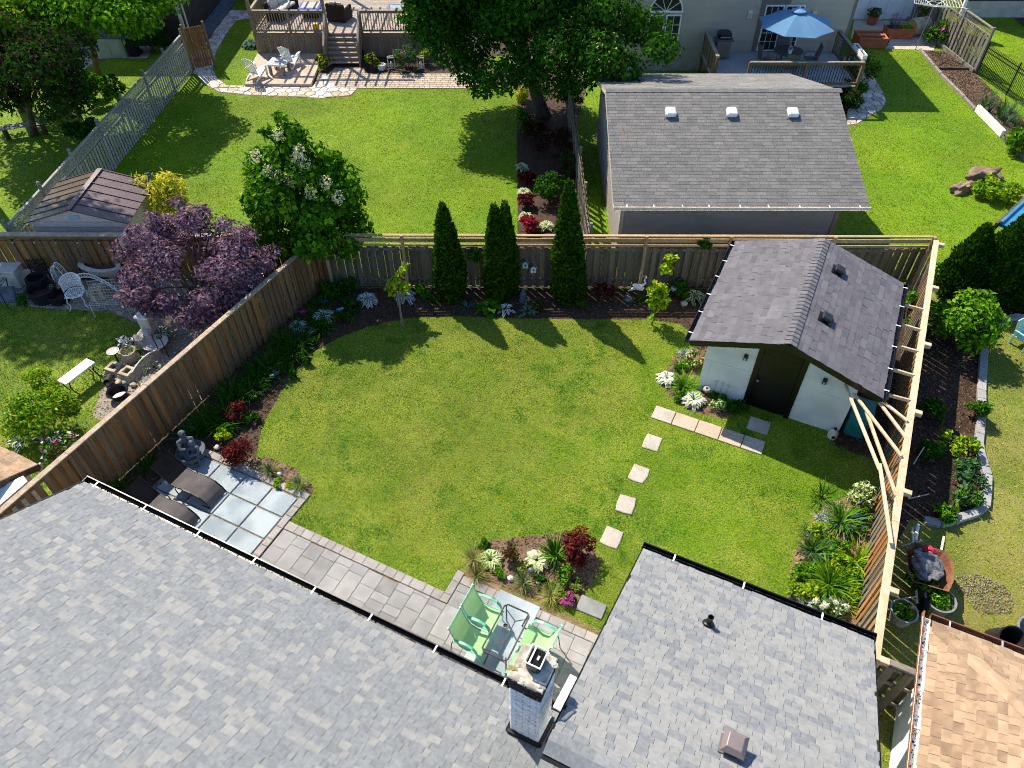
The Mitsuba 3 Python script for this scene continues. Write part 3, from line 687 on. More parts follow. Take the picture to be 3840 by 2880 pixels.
# ---------------- wing
w = thing('garage_wing', 'wing with a light grey shingle roof jutting towards the lawn', 'house wing')
WU0, WU1, WV, WRV = -1.05, 2.97, 7.54, 3.12
WRZ = EZ + SLOPE * (WV - WRV)
mb = MB()
for (u0, v0, u1, v1) in ((WU0 + .25, WV - .3, WU0 + .37, WRV - 2), (WU1 - .35, WV - .3, WU1 - .23, WRV - 6), (WU0 + .37, WV - .3, WU1 - .35, WV - .42)):
    bx(mb, Bw((u0 + u1) / 2, (v0 + v1) / 2, 1.3), (abs(u1 - u0), abs(v1 - v0), 2.6), 'white_wall', RB)
for u in (WU0 + .31, WU1 - .29):
    v = np.array([Bw(u, WV - .4, 2.6), Bw(u, WRV, WRZ - .15), Bw(u, WRV - 2.2, 2.9), Bw(u, WRV - 2.2, 2.6)])
    mb.add(np.vstack([v, v + RB @ [.05, 0, 0]]), [[0, 1, 2], [0, 2, 3], [4, 6, 5], [4, 7, 6], [0, 4, 5], [0, 5, 1]], 'white_wall')
mb.build('wall', w)
mb = MB()
slabquad(mb, [Bw(WU0, WV, EZ - .012), Bw(WU1, WV, EZ - .012), Bw(WU1, WRV, WRZ - .012), Bw(WU0, WRV, WRZ - .012)], .1, 'underlay')
slabquad(mb, [Bw(WU0, WRV, WRZ - .012), Bw(WU1, WRV, WRZ - .012), Bw(WU1, 1.2, WRZ - SLOPE * (WRV - 1.2) - .012), Bw(WU0, 1.2, WRZ - SLOPE * (WRV - 1.2) - .012)], .1, 'underlay')
roof = mb.build('roof', w)
shingles(roof, Bw(WU0, WV + .03, EZ - .026), RB @ [1, 0, 0], RB @ SU, WU1 - WU0, math.hypot(1, SLOPE) * (WV - WRV), .128, (.09, .27), (.006, .016), ['shingle_warm', 'shingle_warm', 'shingle'], seed=12)
rb = MB()
for i in range(21):
    u0 = WU0 + i * .2
    for sgn in (1, -1):
        v = [Bw(u0, WRV, WRZ + .012), Bw(u0 + .24, WRV, WRZ + .004), Bw(u0 + .24, WRV + sgn * .16, WRZ + .004 - SLOPE * .16), Bw(u0, WRV + sgn * .16, WRZ + .012 - SLOPE * .16)]
        slabquad(rb, v, .008, 'shingle')
rb.build('ridge_caps', roof, kind='stuff')
shingles(roof, Bw(WU0, 1.2, WRZ - SLOPE * (WRV - 1.2) - .012), RB @ [1, 0, 0], RB @ unit(np.array([0, 1, SLOPE])), WU1 - WU0, 1.95, .142, (.2, .4), (.006, .014), ['shingle', 'shingle_warm'], nparts=20, seed=14)
gutter(w, Bw(WU0 - .03, WV + .03, EZ - .02), Bw(WU1 + .03, WV + .03, EZ - .02), RB @ [0, 1, 0], hang=1.25, first=.6)
for u in (WU0 - .012, WU1 + .012):
    beam(MB(), Bw(u, WV + .02, EZ - .09), Bw(u, WRV, WRZ - .09), .022, .13, 'dark_door').build('rake_board', w, 'matte')
# plumbing pipe and vent on the wing
def roof_z(v): return EZ + SLOPE * (WV - v)
pu, pv, _ = (0.394,6.325,3.309)
k = thing('vent_pipe', 'short black plumbing pipe standing on the wing roof', 'vent pipe')
c = Bw(pu, pv, roof_z(pv))
lathe(MB(), [(.0, -.02), (.1, 0), (.09, .025), (.05, .04), (.05, .08), (0, .08)], c + [0, 0, .01], 'black_metal', 16, RB @ rx(-math.atan(SLOPE))).build('flashing', k, 'satin', smooth=True)
lathe(MB(), [(.042, 0), (.042, .2), (.05, .2), (.05, .235), (.035, .235), (.035, .05), (0, .05)], c, 'black_metal', 18).build('pipe', k, 'satin')
pu, pv, _ = (1.102,4.225,4.275)
k = thing('roof_vent', 'taupe square vent hood near the bottom edge of the wing roof', 'roof vent')
c = Bw(pu, pv, roof_z(pv)); Rv = RB @ rx(-math.atan(SLOPE))
bx(MB(), c + Rv @ [0, 0, .015], (.34, .34, .012), 'vent_taupe', Rv).build('flange', k, 'satin')
bx(MB(), c + [0, 0, .08], (.17, .17, .2), 'charcoal', RB, .02).build('throat', k, 'satin')
mb = MB(); hood = [(.15, 0), (.156, .02), (.1, .085), (.09, .09), (0, .092)]
lathe(mb, [(a * 1.414, z) for a, z in hood], c + [0, 0, .16], 'vent_taupe', 4, RB @ rz(math.pi / 4)); mb.build('hood', k, 'satin')
# ---------------- chimney
ch = thing('chimney', 'white painted brick chimney with a sooty black top', 'chimney')
cu, cv, cw, ct = -1.57, 3.78, .46, 5.03
core = MB(); bx(core, Bw(cu, cv, 3.7), (cw - .03, cw - .03, 2.5), 'pale_slat', RB); core.build('mortar', ch)
back = MB()
z, row, bh = 2.62, 0, .066
while z < ct - .1:
    sooty = z > 4.58
    out = .012 * (z > 4.72) + .012 * (z > 4.8)
    for face in range(4):
        Rf = RB @ rz(face * math.pi / 2); L = cw + 2 * out
        x = -L / 2 - (.1 if row % 2 else .0)
        while x < L / 2:
            a, b = max(x, -L / 2), min(x + .195, L / 2 - (.0)); x += .203
            if b - a < .03: continue
            o = np.array([(a + b) / 2, -L / 2 + .012, 0])
            mb = MB() if face in (0, 1) else back
            bx(mb, Bw(cu, cv, z + bh / 2 - .003) + Rf @ (o + [0, rng.uniform(-.005, .005), 0]), (b - a - .006, .03, bh - .011), 'soot_brick' if sooty else 'white_brick', Rf @ rz(rng.normal(0, .01)) @ rx(rng.normal(0, .03)), .008)
            if face in (0, 1): mb.build('brick', ch)
    z += bh; row += 1
back.build('bricks', ch, kind='stuff')
cap = MB()
g = [(-1, -1), (0, -1.03), (1, -1), (1.02, 0), (1, 1), (0, 1.03), (-1, 1), (-1.02, 0)]
prism(cap, [Bw(cu + x * .252, cv + y * .252)[:2] for x, y in g], ct - .085, ct - .02, 'worn_concrete', .02)
for x, y in ((-.8, -.5), (-.2, -.85), (.75, -.75), (.85, .6), (-.55, -.2), (.4, .85)):
    blob(cap, Bw(cu + x * .26, cv + y * .26, ct - .04), (.07, .05, .03), 'lichen' if rng.random() < .6 else 'worn_concrete', 2, .4, 3, RB, seed=int(rng.integers(99)))
cap.build('crown', ch)
fl = thing('flue_cover', 'square black flue cover with a bright metal rim on the chimney', 'flue cover')
bx(MB(), Bw(cu + .02, cv + .06, ct + .07), (.2, .26, .2), 'charcoal', RB, .03).build('flue', fl, 'satin')
rim = MB()
for s_ in (-1, 1):
    bx(rim, Bw(cu + .02 + s_ * .11, cv + .06, ct + .2), (.02, .28, .02), 'white_paint', RB, .006); bx(rim, Bw(cu + .02, cv + .06 + s_ * .13, ct + .2), (.2, .02, .02), 'white_paint', RB, .006)
bx(rim, Bw(cu - .03, cv + .06, ct + .201), (.022, .23, .016), 'white_paint', RB)
rim.build('rim', fl, 'satin')
ms = MB()
for i in range(14): tube(ms, [Bw(cu - .08 + i * .0155, cv - .06, ct + .196), Bw(cu - .08 + i * .0155, cv + .18, ct + .196)], .0022, 'charcoal', 4)
for i in range(16): tube(ms, [Bw(cu - .08, cv - .06 + i * .0155, ct + .193), Bw(cu + .13, cv - .06 + i * .0155, ct + .193)], .0022, 'charcoal', 4)
ms.build('mesh', fl, 'metal', kind='stuff'); bx(MB(), Bw(cu + .055, cv + .05, ct + .203), (.03, .06, .006), 'aged_white', RB).build('tag', fl)
fs = MB()
for (a, b) in (((-1, -1), (1, -1)), ((1, -1), (1, 1)), ((-1, -1), (-1, 1))):
    pa, pb = (np.array([cu + q[0] * .26, cv + q[1] * .26]) for q in (a, b))
    za, zb = (EZ + SLOPE * (EV - q[1]) + .03 for q in (pa, pb))
    beam(fs, Bw(*pa, za), Bw(*pb, zb), .05, .1, 'black_metal')
fs.build('flashing', ch, 'satin')
k = thing('door_canopy', 'bright white sheet canopy between chimney and wing roof', 'canopy')
wa, wb_, wc, wd = (-1.302,4.656), (-1.151,4.649), (-1.163,4.074), (-1.345,4.089)
slabquad(MB(), [Bw(*q, 3.2) for q in (wa, wb_, wc, wd)], .05, 'white_paint').build('sheet', k, 'satin')
# ---------------- shed
sh = thing('garden_shed', 'white garden shed with a black door and dark shingle roof', 'shed')
SU0, SU1, SV0, SV1, SE, SR = -1.995, 2.547, 14.18, 18.87, 2.1, 2.863
SUM = .27; ss = .336
WL, WR, WF, WB_ = -1.6, 2.1, 14.72, 18.75
mb = MB()
def wallbox(u0, v0, u1, v1, z0, z1, mat='white_wall'): bx(mb, Bw((u0 + u1) / 2, (v0 + v1) / 2, (z0 + z1) / 2), (abs(u1 - u0), abs(v1 - v0), z1 - z0), mat, RB)
wallbox(WL, WF, -.36, WF + .1, 0, 2.2); wallbox(.84, WF, WR, WF + .1, 0, 2.2); wallbox(WL, WF + .1, WL + .1, WB_, 0, 2.2); wallbox(WR - .1, WF + .1, WR, WB_, 0, 2.2); wallbox(WL, WB_, WR, WB_ + .1, 0, 2.2)
for v in (WF + .002, WB_):
    q = np.array([Bw(WL, v, 2.2), Bw(WR, v, 2.2), Bw(SUM, v, 2.2 + ss * (SUM - WL) - .03)]); mb.add(np.vstack([q, q + RB @ [0, .09, 0]]), [[0, 2, 1], [3, 4, 5], [0, 1, 4], [0, 4, 3], [1, 2, 5], [1, 5, 4], [2, 0, 3], [2, 3, 5]], 'white_wall')
mb.build('wall', sh)
ln = MB()
bx(ln, Bw(-1.0, WF - .001, 1.15), (1.25, .006, .008), 'aged_white', RB); bx(ln, Bw(-1.42, WF - .001, .58), (.008, .006, 1.15), 'aged_white', RB); bx(ln, Bw(1.6, WF - .001, 1.2), (.95, .006, .008), 'aged_white', RB)
ln.build('panel_seam', sh)
fr = MB()
for u in (-.3, .78): bx(fr, Bw(u, WF + .03, 1.1), (.13, .14, 2.2), 'dark_door', RB, .006)
bx(fr, Bw(.24, WF + .03, 2.25), (1.2, .14, .3), 'dark_door', RB, .006); fr.build('door_frame', sh, 'satin')
dr_ = bx(MB(), Bw(.24, WF + .05, 1.03), (.94, .05, 2.04), 'dark_door', RB, .01).build('door', sh, 'satin')
for u in (-.1, .58):
    for z in (.6, 1.5): bx(MB(), Bw(u * .9 + .02, WF + .022, z), (.34, .012, .75), 'dark_door', RB, .004).build('panel', dr_, 'satin')
blob(MB(), Bw(-.17, WF - .03, .98), (.035, .04, .035), 'sand_stone', 2, 0).build('handle', dr_, 'metal', smooth=True)
for u, z in ((-.62, 1.62), (1.32, 1.62)):
    k = bx(MB(), Bw(u, WF - .04, z), (.1, .07, .19), 'black_metal', RB, .012).build('wall_light', sh, 'satin')
    bx(MB(), Bw(u, WF - .078, z - .04), (.06, .012, .08), 'steel', RB, .004).build('lens', k, 'satin')
mb = MB()
for sgn, e in ((-1, SU0), (1, SU1)):
    slabquad(mb, [Bw(e, SV0, SE - .012), Bw(SUM, SV0, SR - .012), Bw(SUM, SV1, SR - .012), Bw(e, SV1, SE - .012)], .07, 'underlay')
roof = mb.build('roof', sh)
hyp = math.hypot(SUM - SU0, SR - SE)
up_l = RB @ unit(np.array([SUM - SU0, 0, SR - SE])); up_r = RB @ unit(np.array([SUM - SU1, 0, SR - SE]))
shingles(roof, Bw(SU0 - .02, SV0 - .02, SE - .02), RB @ [0, 1, 0], up_l, SV1 - SV0 + .04, hyp, .165, (.3, .36), (.009, .015), ['shed_shingle'], wavy=.06, nparts=150, seed=21, tab=False)
shingles(roof, Bw(SU1 + .02, SV0 - .02, SE - .02), RB @ [0, 1, 0], up_r, SV1 - SV0 + .04, hyp, .165, (.3, .36), (.009, .015), ['shed_shingle'], wavy=.06, nparts=150, seed=22, tab=False)
nrid = 30
for i in range(nrid):
    v0 = SV0 - .03 + (SV1 - SV0) * i / nrid; v1 = v0 + (SV1 - SV0) / nrid * 1.2
    mb = MB()
    for sgn in (-1, 1):
        slabquad(mb, [Bw(SUM, v0, SR + .03), Bw(SUM + sgn * .15, v0, SR + .03 - ss * .15), Bw(SUM + sgn * .15, v1, SR + .008 - ss * .15), Bw(SUM, v1, SR + .008)], .012, 'shed_shingle')
    mb.build('ridge_cap', roof)
for v in (SV0 - .005, SV1 + .005):
    for e in (SU0, SU1): beam(MB(), Bw(e, v, SE - .1), Bw(SUM, v, SR - .1), .03, .16, 'dark_door').build('fascia', sh, 'satin')
gutter(sh, Bw(SU0 - .02, SV0 - .02, SE - .02), Bw(SU0 - .02, SV1, SE - .02), RB @ [-1, 0, 0], w=.1, h=.09, hang=.85, first=.3)
gutter(sh, Bw(SU1 + .02, SV0 - .02, SE - .02), Bw(SU1 + .02, SV1, SE - .02), RB @ [1, 0, 0], w=.1, h=.09, hang=.85, first=.3)
for q in ('front', 'back'):
    u, v, z = (.9, 15.55, 0) if q == 'front' else (1.02, 17.35, 0)
    v, u = ((0.865,15.688), (0.842,17.787))[0 if q == 'front' else 1][::-1]
    k = thing('roof_vent', 'black box vent on the shed roof, ' + ('the one nearer the door' if q == 'front' else 'the one nearer the rear fence'), 'roof vent')
    z = SE + ss * (SU1 - u); Rv = RB @ ry(math.atan(ss))
    bx(MB(), Bw(u, v, z + .01) , (.36, .36, .014), 'black_metal', Rv).build('flange', k, 'satin')
    bx(MB(), Bw(u, v, z + .01) + Rv @ [0, 0, .07], (.26, .28, .1), 'charcoal', Rv, .03).build('hood', k, 'satin')
# ---------------- grey garage behind the fence
g = thing('grey_garage', 'grey-sided garage with a long dark shingle roof behind the rear fence', 'garage')
GX0, GX1, GY0, GY1, GE, GRY, GRZ = 2.8, 10.36, 19.2, 28.45, 2.5, 23.84, 3.94
mb = MB()
def abox(mb, x0, y0, x1, y1, z0, z1, mat, bev=0): return bx(mb, ((x0 + x1) / 2, (y0 + y1) / 2, (z0 + z1) / 2), (abs(x1 - x0), abs(y1 - y0), z1 - z0), mat, I3, bev)
abox(mb, GX0 + .3, GY0 + .42, GX1 - .6, GY0 + .5, 0, 2.6, 'siding_grey'); abox(mb, GX0 + .3, GY0 + .5, GX0 + .4, GY1 - .4, 0, 2.6, 'siding_grey'); abox(mb, GX1 - .7, GY0 + .5, GX1 - .6, GY1 - .4, 0, 2.6, 'siding_grey')
for x in (GX0 + .3, GX1 - .7):
    v = np.array([[x, GY0 + .45, 2.5], [x, GRY, GRZ - .1], [x, GY1 - .45, 2.5]]); mb.add(np.vstack([v, v + [.09, 0, 0]]), [[0, 1, 2], [3, 5, 4], [0, 3, 4], [0, 4, 1], [1, 4, 5], [1, 5, 2]], 'siding_grey')
mb.build('wall', g)
plank_wall(g, (GX0 + .42, GY0 + .42, 0), (1, 0, 0), GX1 - GX0 - 1.15, 0, 2.46, .1, 'siding_grey', (0, -1, 0), name='siding_plank')
plank_wall(g, (GX0 + .3, GY1 - .4, 0), (0, -1, 0), GY1 - GY0 - .85, 0, 2.5, .2, 'siding_grey', (-1, 0, 0), name='siding_plank')
tr = MB(); abox(tr, GX0 + .28, GY0 + .385, GX0 + .4, GY0 + .47, 0, 2.46, 'siding_beige'); tr.build('corner_trim', g); tr = MB(); abox(tr, GX1 - .7, GY0 + .385, GX1 - .58, GY0 + .47, 0, 2.46, 'trim_taupe'); tr.build('corner_trim', g)
mb = MB()
for y, in ((GY0,), (GY1,)):
    slabquad(mb, [(GX0, y, GE - .012), (GX1, y, GE - .012), (GX1, GRY, GRZ - .012), (GX0, GRY, GRZ - .012)], .1, 'underlay')
roof = mb.build('roof', g)
gl = math.hypot(GRY - GY0, GRZ - GE)
shingles(roof, (GX0 - .02, GY0 - .03, GE - .0195), (1, 0, 0), unit(np.array([0, GRY - GY0, GRZ - GE])), GX1 - GX0 + .04, gl, .135, (.3, .306), (.009, .013), ['garage_shingle'], seed=31, tab=False)
shingles(roof, (GX0 - .02, GY1 + .03, GE - .0195), (1, 0, 0), unit(np.array([0, GRY - GY1, GRZ - GE])), GX1 - GX0 + .04, gl, .27, (.6, .7), (.005, .007), ['garage_shingle'], seed=32, nparts=10, tab=False)
rb = MB()
for i in range(26):
    x = GX0 + i * .295
    for y in (-.16, .16): slabquad(rb, [(x, GRY, GRZ + .014), (x + .32, GRY, GRZ + .008), (x + .32, GRY + y, GRZ + .008 - .31 * .16), (x, GRY + y, GRZ + .014 - .31 * .16)], .008, 'garage_shingle')
rb.build('ridge_caps', roof, kind='stuff')
gutter(g, (GX1 + .02, GY0 - .02, GE - .02), (GX0 - .02, GY0 - .02, GE - .02), (0, -1, 0), 'aged_white', w=.11, hang=.85, hmat='white_paint', debris=True)
for x in (GX0 + .0, GX1):
    for y in (GY0, GY1): beam(MB(), (x, y, GE - .1), (x, GRY, GRZ - .1), .03, .16, 'siding_beige').build('fascia', g)
for i, (px, nm) in enumerate((((1436,212), 'nearest the big maple'), ((1562,211), 'in the middle of the three'), ((1688,210), 'farthest from the big maple'))):
    x, y = ((4.803,24.012), (6.747,24.052), (8.693,24.092))[i]
    y = 22.75
    k = thing('roof_vent', 'white box vent high on the garage roof, ' + nm, 'roof vent', 'white vents on the garage roof')
    z = GE + .31 * (y - GY0); Rv = rx(math.atan(.31))
    bx(MB(), (x, y, z + .012), (.42, .42, .012), 'garage_shingle', Rv).build('flange', k)
    bx(MB(), np.array((x, y, z)) + Rv @ [0, 0, .09], (.33, .36, .15), 'white_paint', Rv, .045).build('hood', k, 'satin')

# ================================================================ fences
def board_fence(key, p0, p1, top, pitch, bw, mats, mats2, out, off=.035, z0=.03, th=.018, gap_every=0, vary=.012, skip=None, name='board', lean=0.0):
    """boards nailed alternately to the two faces of the rails ('out' is the near face)"""
    p0, p1, out = np.array([*p0, 0.]), np.array([*p1, 0.]), np.array([*out, 0.])
    d = unit(p1 - p0); L = np.linalg.norm(p1 - p0); R = np.stack([d, out, np.array([0, 0, 1.0])], 1)
    n = int(L / pitch)
    for i in range(n):
        s = (i + .5) * pitch
        near = i % 2 == 0
        if skip and skip(s, near): continue
        h = top + rng.uniform(-vary, vary); b = bw * rng.uniform(.92, 1.04) * (1 if near else .92)
        c = p0 + d * (s + rng.uniform(-.006, .006)) + out * (off if near else -off) + [0, 0, (h + z0) / 2]
        Rr = R @ ry(rng.normal(0, .006))
        m = (mats if near else mats2); bx(MB(), c, (b, th, h - z0), m[int(rng.integers(0, len(m)))], Rr, .004).build(name, key)
def rails(key, p0, p1, zs, w, h, mat, name='rail', off=(0, 0)):
    for z in zs: beam(MB(), np.array([*p0, z]) + [*off, 0], np.array([*p1, z]) + [*off, 0], w, h, mat, bev=.004).build(name, key)
def posts(key, p0, p1, step, w, z, mat, name='post', first=0.0, off=(0, 0), capmat=None):
    p0, p1 = np.array(p0, float), np.array(p1, float); L = np.linalg.norm(p1 - p0); d = (p1 - p0) / L; s = first
    R = rz(math.atan2(d[1], d[0]))
    while s <= L + .01:
        q = p0 + d * s + off
        k = bx(MB(), [*q, z / 2], (w, w, z), mat, R, .006).build(name, key)
        s += step
# ---- long brown fence on the left
FU = -13.44
lf = thing('board_fence', 'long brown board fence with a pale cap rail left of the lawn', 'fence')
a_, b_ = Bw(FU, 2.6)[:2], Bw(FU, 14.35)[:2]
board_fence(lf, a_, b_, 1.68, .118, .15, ['fence_brown', 'fence_brown', 'fence_orange'], ['fence_brown', 'fence_orange'], (RB @ [1, 0, 0])[:2], off=.022, skip=lambda s, near: (not near) and s < 1.6)
rails(lf, a_, b_, (.3, 1.62), .034, .085, 'fence_brown')
for i in range(5):
    beam(MB(), Bw(FU, 2.6 + i * 2.35, 1.735), Bw(FU, 2.6 + (i + 1) * 2.35 - .006, 1.735), .15, .036, 'fence_cap', bev=.006).build('cap_rail', lf)
posts(lf, a_, b_, 2.35, .088, 1.68, 'fence_brown')
# ---- neighbour's fence with string lights
nf = thing('board_fence', 'brown board fence with string lights behind the garden ornaments', 'fence')
na, nb = (-30.0, 18.86), (-6.1, 18.72)
board_fence(nf, na, nb, 1.62, .135, .15, ['fence_brown', 'fence_brown', 'fence_orange'], ['fence_brown', 'fence_orange'], (0, -1), off=.022)
rails(nf, na, nb, (.25, 1.55), .034, .085, 'fence_brown')
for i in range(10):
    t0, t1 = i / 10, (i + 1) / 10 - .0003
    q = lambda t: (na[0] + (nb[0] - na[0]) * t, na[1] + (nb[1] - na[1]) * t, 1.675)
    beam(MB(), q(t0), q(t1), .2, .036, 'fence_cap', bev=.006).build('cap_rail', nf)
beam(MB(), (na[0], na[1] - .05, 1.6), (nb[0], nb[1] - .05, 1.6), .02, .1, 'fence_brown').build('face_rail', nf)
posts(nf, na, nb, 2.4, .088, 1.62, 'fence_brown', off=(0, .08))
k = thing('string_lights', 'black string of small bulbs hung along the fence behind the ornaments', 'string lights')
xs = np.arange(-17.4, -7.5, .66); pts = []
for x in xs:
    for f_ in np.linspace(0, 1, 5)[:-1]: pts.append([x + .66 * f_, 18.6, 1.6 - .16 * f_ * (1 - f_)])
tube(MB(), pts, .007, 'black_metal', 5).build('cable', k)
for x in xs:
    lathe(MB(), [(.0, 0), (.014, 0), (.016, -.05), (.02, -.055)], (x, 18.59, 1.59), 'black_metal', 8).build('socket', k)
    blob(MB(), (x, 18.585, 1.505), (.024, .024, .035), 'bulb', 1, 0).build('bulb', k, 'satin', smooth=True)
# ---- rear fence: grey boards under three new rails
rf = thing('board_fence', 'weathered grey board fence with honey-coloured posts and top rails across the back of the lawn', 'fence')
ra, rb_ = (-6.0, 18.42), (12.28, 18.42)
board_fence(rf, ra, rb_, 1.52, .125, .138, ['fence_grey'], ['fence_grey'], (0, -1), off=.03, vary=.03)
rails(rf, ra, rb_, (.3, 1.42), .036, .09, 'fence_grey')
px = [-5.86] + [(-3.521,18.795)[0], -.35, 3.72, 7.3, 9.6, 12.2]
px = [-5.86, -3.5, -.55, 1.7, 3.75, 6.25, 9.3, 12.2]
for x in px: bx(MB(), (x, 18.33, .99), (.09, .09, 1.98), 'honey_wood', I3, .006).build('post', rf)
for i in range(len(px) - 1):
    for z, hh, yy in ((1.95, .04, 18.36), (1.78, .13, 18.372), (1.6, .07, 18.366)):
        beam(MB(), (px[i] - .04, yy + .02, z), (px[i + 1] - .046, yy + .02, z), .1 if hh < .06 else .036, hh, 'honey_wood', bev=.004).build('top_rail', rf)
# ---- right-hand fence with slanting trellis
qf = thing('board_fence', 'right-hand board fence with a new pale top rail and blocks on its posts', 'fence')
QU = 3.28
qa, qb = Bw(QU, 7.75)[:2], Bw(QU, 21.75)[:2]
board_fence(qf, qa, qb, 1.72, .118, .132, ['fence_grey', 'fence_orange', 'fence_grey'], ['fence_orange', 'fence_brown'], (RB @ [-1, 0, 0])[:2], off=.032, vary=.02)
rails(qf, qa, qb, (.3, 1.62), .034, .09, 'fence_grey')
for v0, v1 in ((7.75, 10.9), (10.906, 14.1), (14.106, 17.9), (17.906, 21.75)):
    beam(MB(), Bw(QU - .03, v0, 1.9), Bw(QU - .03, v1, 1.9), .14, .04, 'new_wood', bev=.006).build('top_rail', qf)
    beam(MB(), Bw(QU - .06, v0, 1.79), Bw(QU - .06, v1, 1.79), .036, .1, 'new_wood', bev=.004).build('side_rail', qf)
for v in ((3.367,14.275)[1], (3.378,11.79)[1], (3.413,9.283)[1], 7.8, (3.351,16.83)[1], (3.342,19.361)[1], 21.6):
    bx(MB(), Bw(QU + .03, v, .96), (.1, .1, 1.92), 'new_wood', RB, .008).build('post', qf)
    bx(MB(), Bw(QU + .12, v, 1.86), (.16, .12, .12), 'new_wood', RB, .008).build('block', qf)
tl = thing('trellis_beams', 'pale new timber beams fanning from the shed corner to the right-hand fence', 'trellis')
def tb(a, b, z=1.95, w=.07, h=.05): beam(MB(), Bw(*a, z), Bw(*b, z), w, h, 'new_wood', bev=.006).build('beam', tl)
tb((1.729,14.41), (2.784,12.091), 1.96)
tb((2.754,12.206), (3.2,10.237), 2.01)
tb((2.316,13.768), (3.196,11.572), 1.9)
tb((1.959,14.19), (3.168,12.682), 1.955)
tb((2.435,14.352), (3.206,13.35), 1.9)
tb((2.6,14.211), (3.179,13.816), 1.955)
for qa_, qb_ in ((t1a, t1b) for t1a, t1b in (((2.606,14.539), (3.19,14.572)), ((2.63,15.493), (3.198,15.48)), ((2.639,16.416), (3.195,16.425)), ((2.629,17.316), (3.183,17.308)), ((2.625,18.196), (3.172,18.194)))):
    tb(qa_, qb_, 1.9, .045, .09)
# ---- gate panel between wing and tan roof
gf = thing('fence_gate', 'grey board gate fence between the wing and the tan-roofed house', 'fence')
ga, gb = Bw(2.9, 7.95)[:2], (7.143,5.404)
board_fence(gf, ga, gb, 1.6, .155, .15, ['fence_grey', 'silver_wood'], ['fence_grey'], unit(np.array([-(gb[1] - ga[1]), gb[0] - ga[0]])) * -1, off=.05)
beam(MB(), (*ga, 1.68), (*gb, 1.68), .12, .04, 'silver_wood', bev=.006).build('cap_rail', gf)
for z in (.35, 1.0, 1.5): beam(MB(), (*ga, z), (*gb, z), .034, .09, 'silver_wood', bev=.004).build('rail', gf)
# ---- picket fence with a lattice top, rear left
pf = thing('picket_fence', 'pale slatted fence with a lattice top along the rear left lawn', 'fence')
pa, pb = np.array([-15.75, 19.1]), np.array([-15.35, 34.4])
dd = unit(pb - pa); nn = np.array([dd[1], -dd[0]]); L = np.linalg.norm(pb - pa)
R = np.stack([np.r_[dd, 0], np.r_[nn, 0], [0, 0, 1]], 1)
for i in range(int(L / .2)):
    s = .1 + i * .2
    bx(MB(), [*(pa + dd * s + nn * .05), .68], (.12, .018, 1.24), 'pale_slat', R, .004).build('slat', pf)
for z, w_, h_ in ((.2, .036, .09), (1.2, .036, .09), (1.34, .06, .05), (1.72, .09, .05)):
    beam(MB(), [*pa, z], [*pb, z], w_, h_, 'pale_slat', bev=.004).build('rail', pf)
lt = MB()
for i in range(int(L / .07)):
    s = i * .07
    for sg in (0, 1):
        s2 = s + (.34 if sg else -.34)
        if 0 < s2 < L: beam(lt, [*(pa + dd * s + nn * .008 * (sg * 2 - 1)), 1.36], [*(pa + dd * s2 + nn * .008 * (sg * 2 - 1)), 1.7], .02, .006, 'pale_slat', up=np.r_[nn, 0])
lt.build('lattice', pf, kind='stuff')
for s in np.arange(0, L + .1, L / 7):
    q = pa + dd * min(s, L)
    bx(MB(), [*q, .93], (.09, .09, 1.86), 'silver_wood', R, .006).build('post', pf)
    blob(MB(), [*q, 1.93], (.06, .06, .06), 'grey_plastic', 2, .05).build('post_cap', pf, smooth=True)
k = thing('wooden_gate', 'narrow brown wooden gate standing at the far end of the slatted fence', 'gate')
gp0 = (-16.132,34.774); gq0 = (-16.691,37.098)
for i in range(7):
    q = np.array([-15.25 + .1 * i, 34.75 + .05 * i])
    bx(MB(), [*q, .98], (.095, .03, 1.8), 'fence_orange', rz(.2), .004).build('board', k)
for z in (.4, 1.6): beam(MB(), (-15.3, 34.8, z), (-14.6, 35.14, z), .03, .09, 'fence_brown').build('rail', k)
for x, y in ((-15.36, 34.68), (-14.52, 35.12)): bx(MB(), (x, y, 1.0), (.1, .1, 2.1), 'fence_brown', rz(.2), .006).build('post', k)
# ---- short fence between shrub bed and garage
sf = thing('board_fence', 'short weathered fence between the shrub bed and the garage wall', 'fence')
board_fence(sf, (2.0, 31.5), (2.15, 19.0), 1.62, .19, .14, ['fence_grey', 'silver_wood'], ['fence_grey'], (-1, 0), off=.04)
rails(sf, (2.0, 31.5), (2.15, 19.0), (.3, 1.4), .036, .09, 'fence_grey')
posts(sf, (2.0, 31.5), (2.15, 19.0), 2.4, .09, 1.66, 'silver_wood', off=(.07, 0))
# ---- tall fence and iron railing, far right
tf = thing('tall_fence', 'tall grey board fence beside the vegetable bed at the top right', 'fence')
ta, tb_ = np.array((21.074,34.47)), np.array((20.392,41.342))
ta2 = ta + unit(tb_ - ta) * 9.5
dn = unit(ta2 - ta); n2 = np.array([-dn[1], dn[0]])
board_fence(tf, ta, ta2, 1.6, .145, .142, ['silver_wood', 'silver_wood', 'fence_grey'], ['silver_wood'], n2, off=.02)
for z, w_, h_ in ((1.64, .06, .05), (1.95, .1, .05)): beam(MB(), [*ta, z], [*ta2, z], w_, h_, 'silver_wood', bev=.004).build('rail', tf)
lt = MB()
for i in range(int(9.5 / .09)):
    q = ta + dn * i * .09; beam(lt, [*q, 1.66], [*(q + dn * .14), 1.93], .02, .008, 'silver_wood', up=np.r_[n2, 0])
lt.build('lattice', tf, kind='stuff')
posts(tf, ta, ta2, 2.35, .1, 2.02, 'silver_wood')
beam(MB(), [*(ta + n2 * .12), .1], [*(ta2 + n2 * .12), .1], .06, .2, 'silver_wood').build('kick_board', tf)
ir = thing('iron_railing', 'black metal railing fence on the far right lawn edge', 'railing')
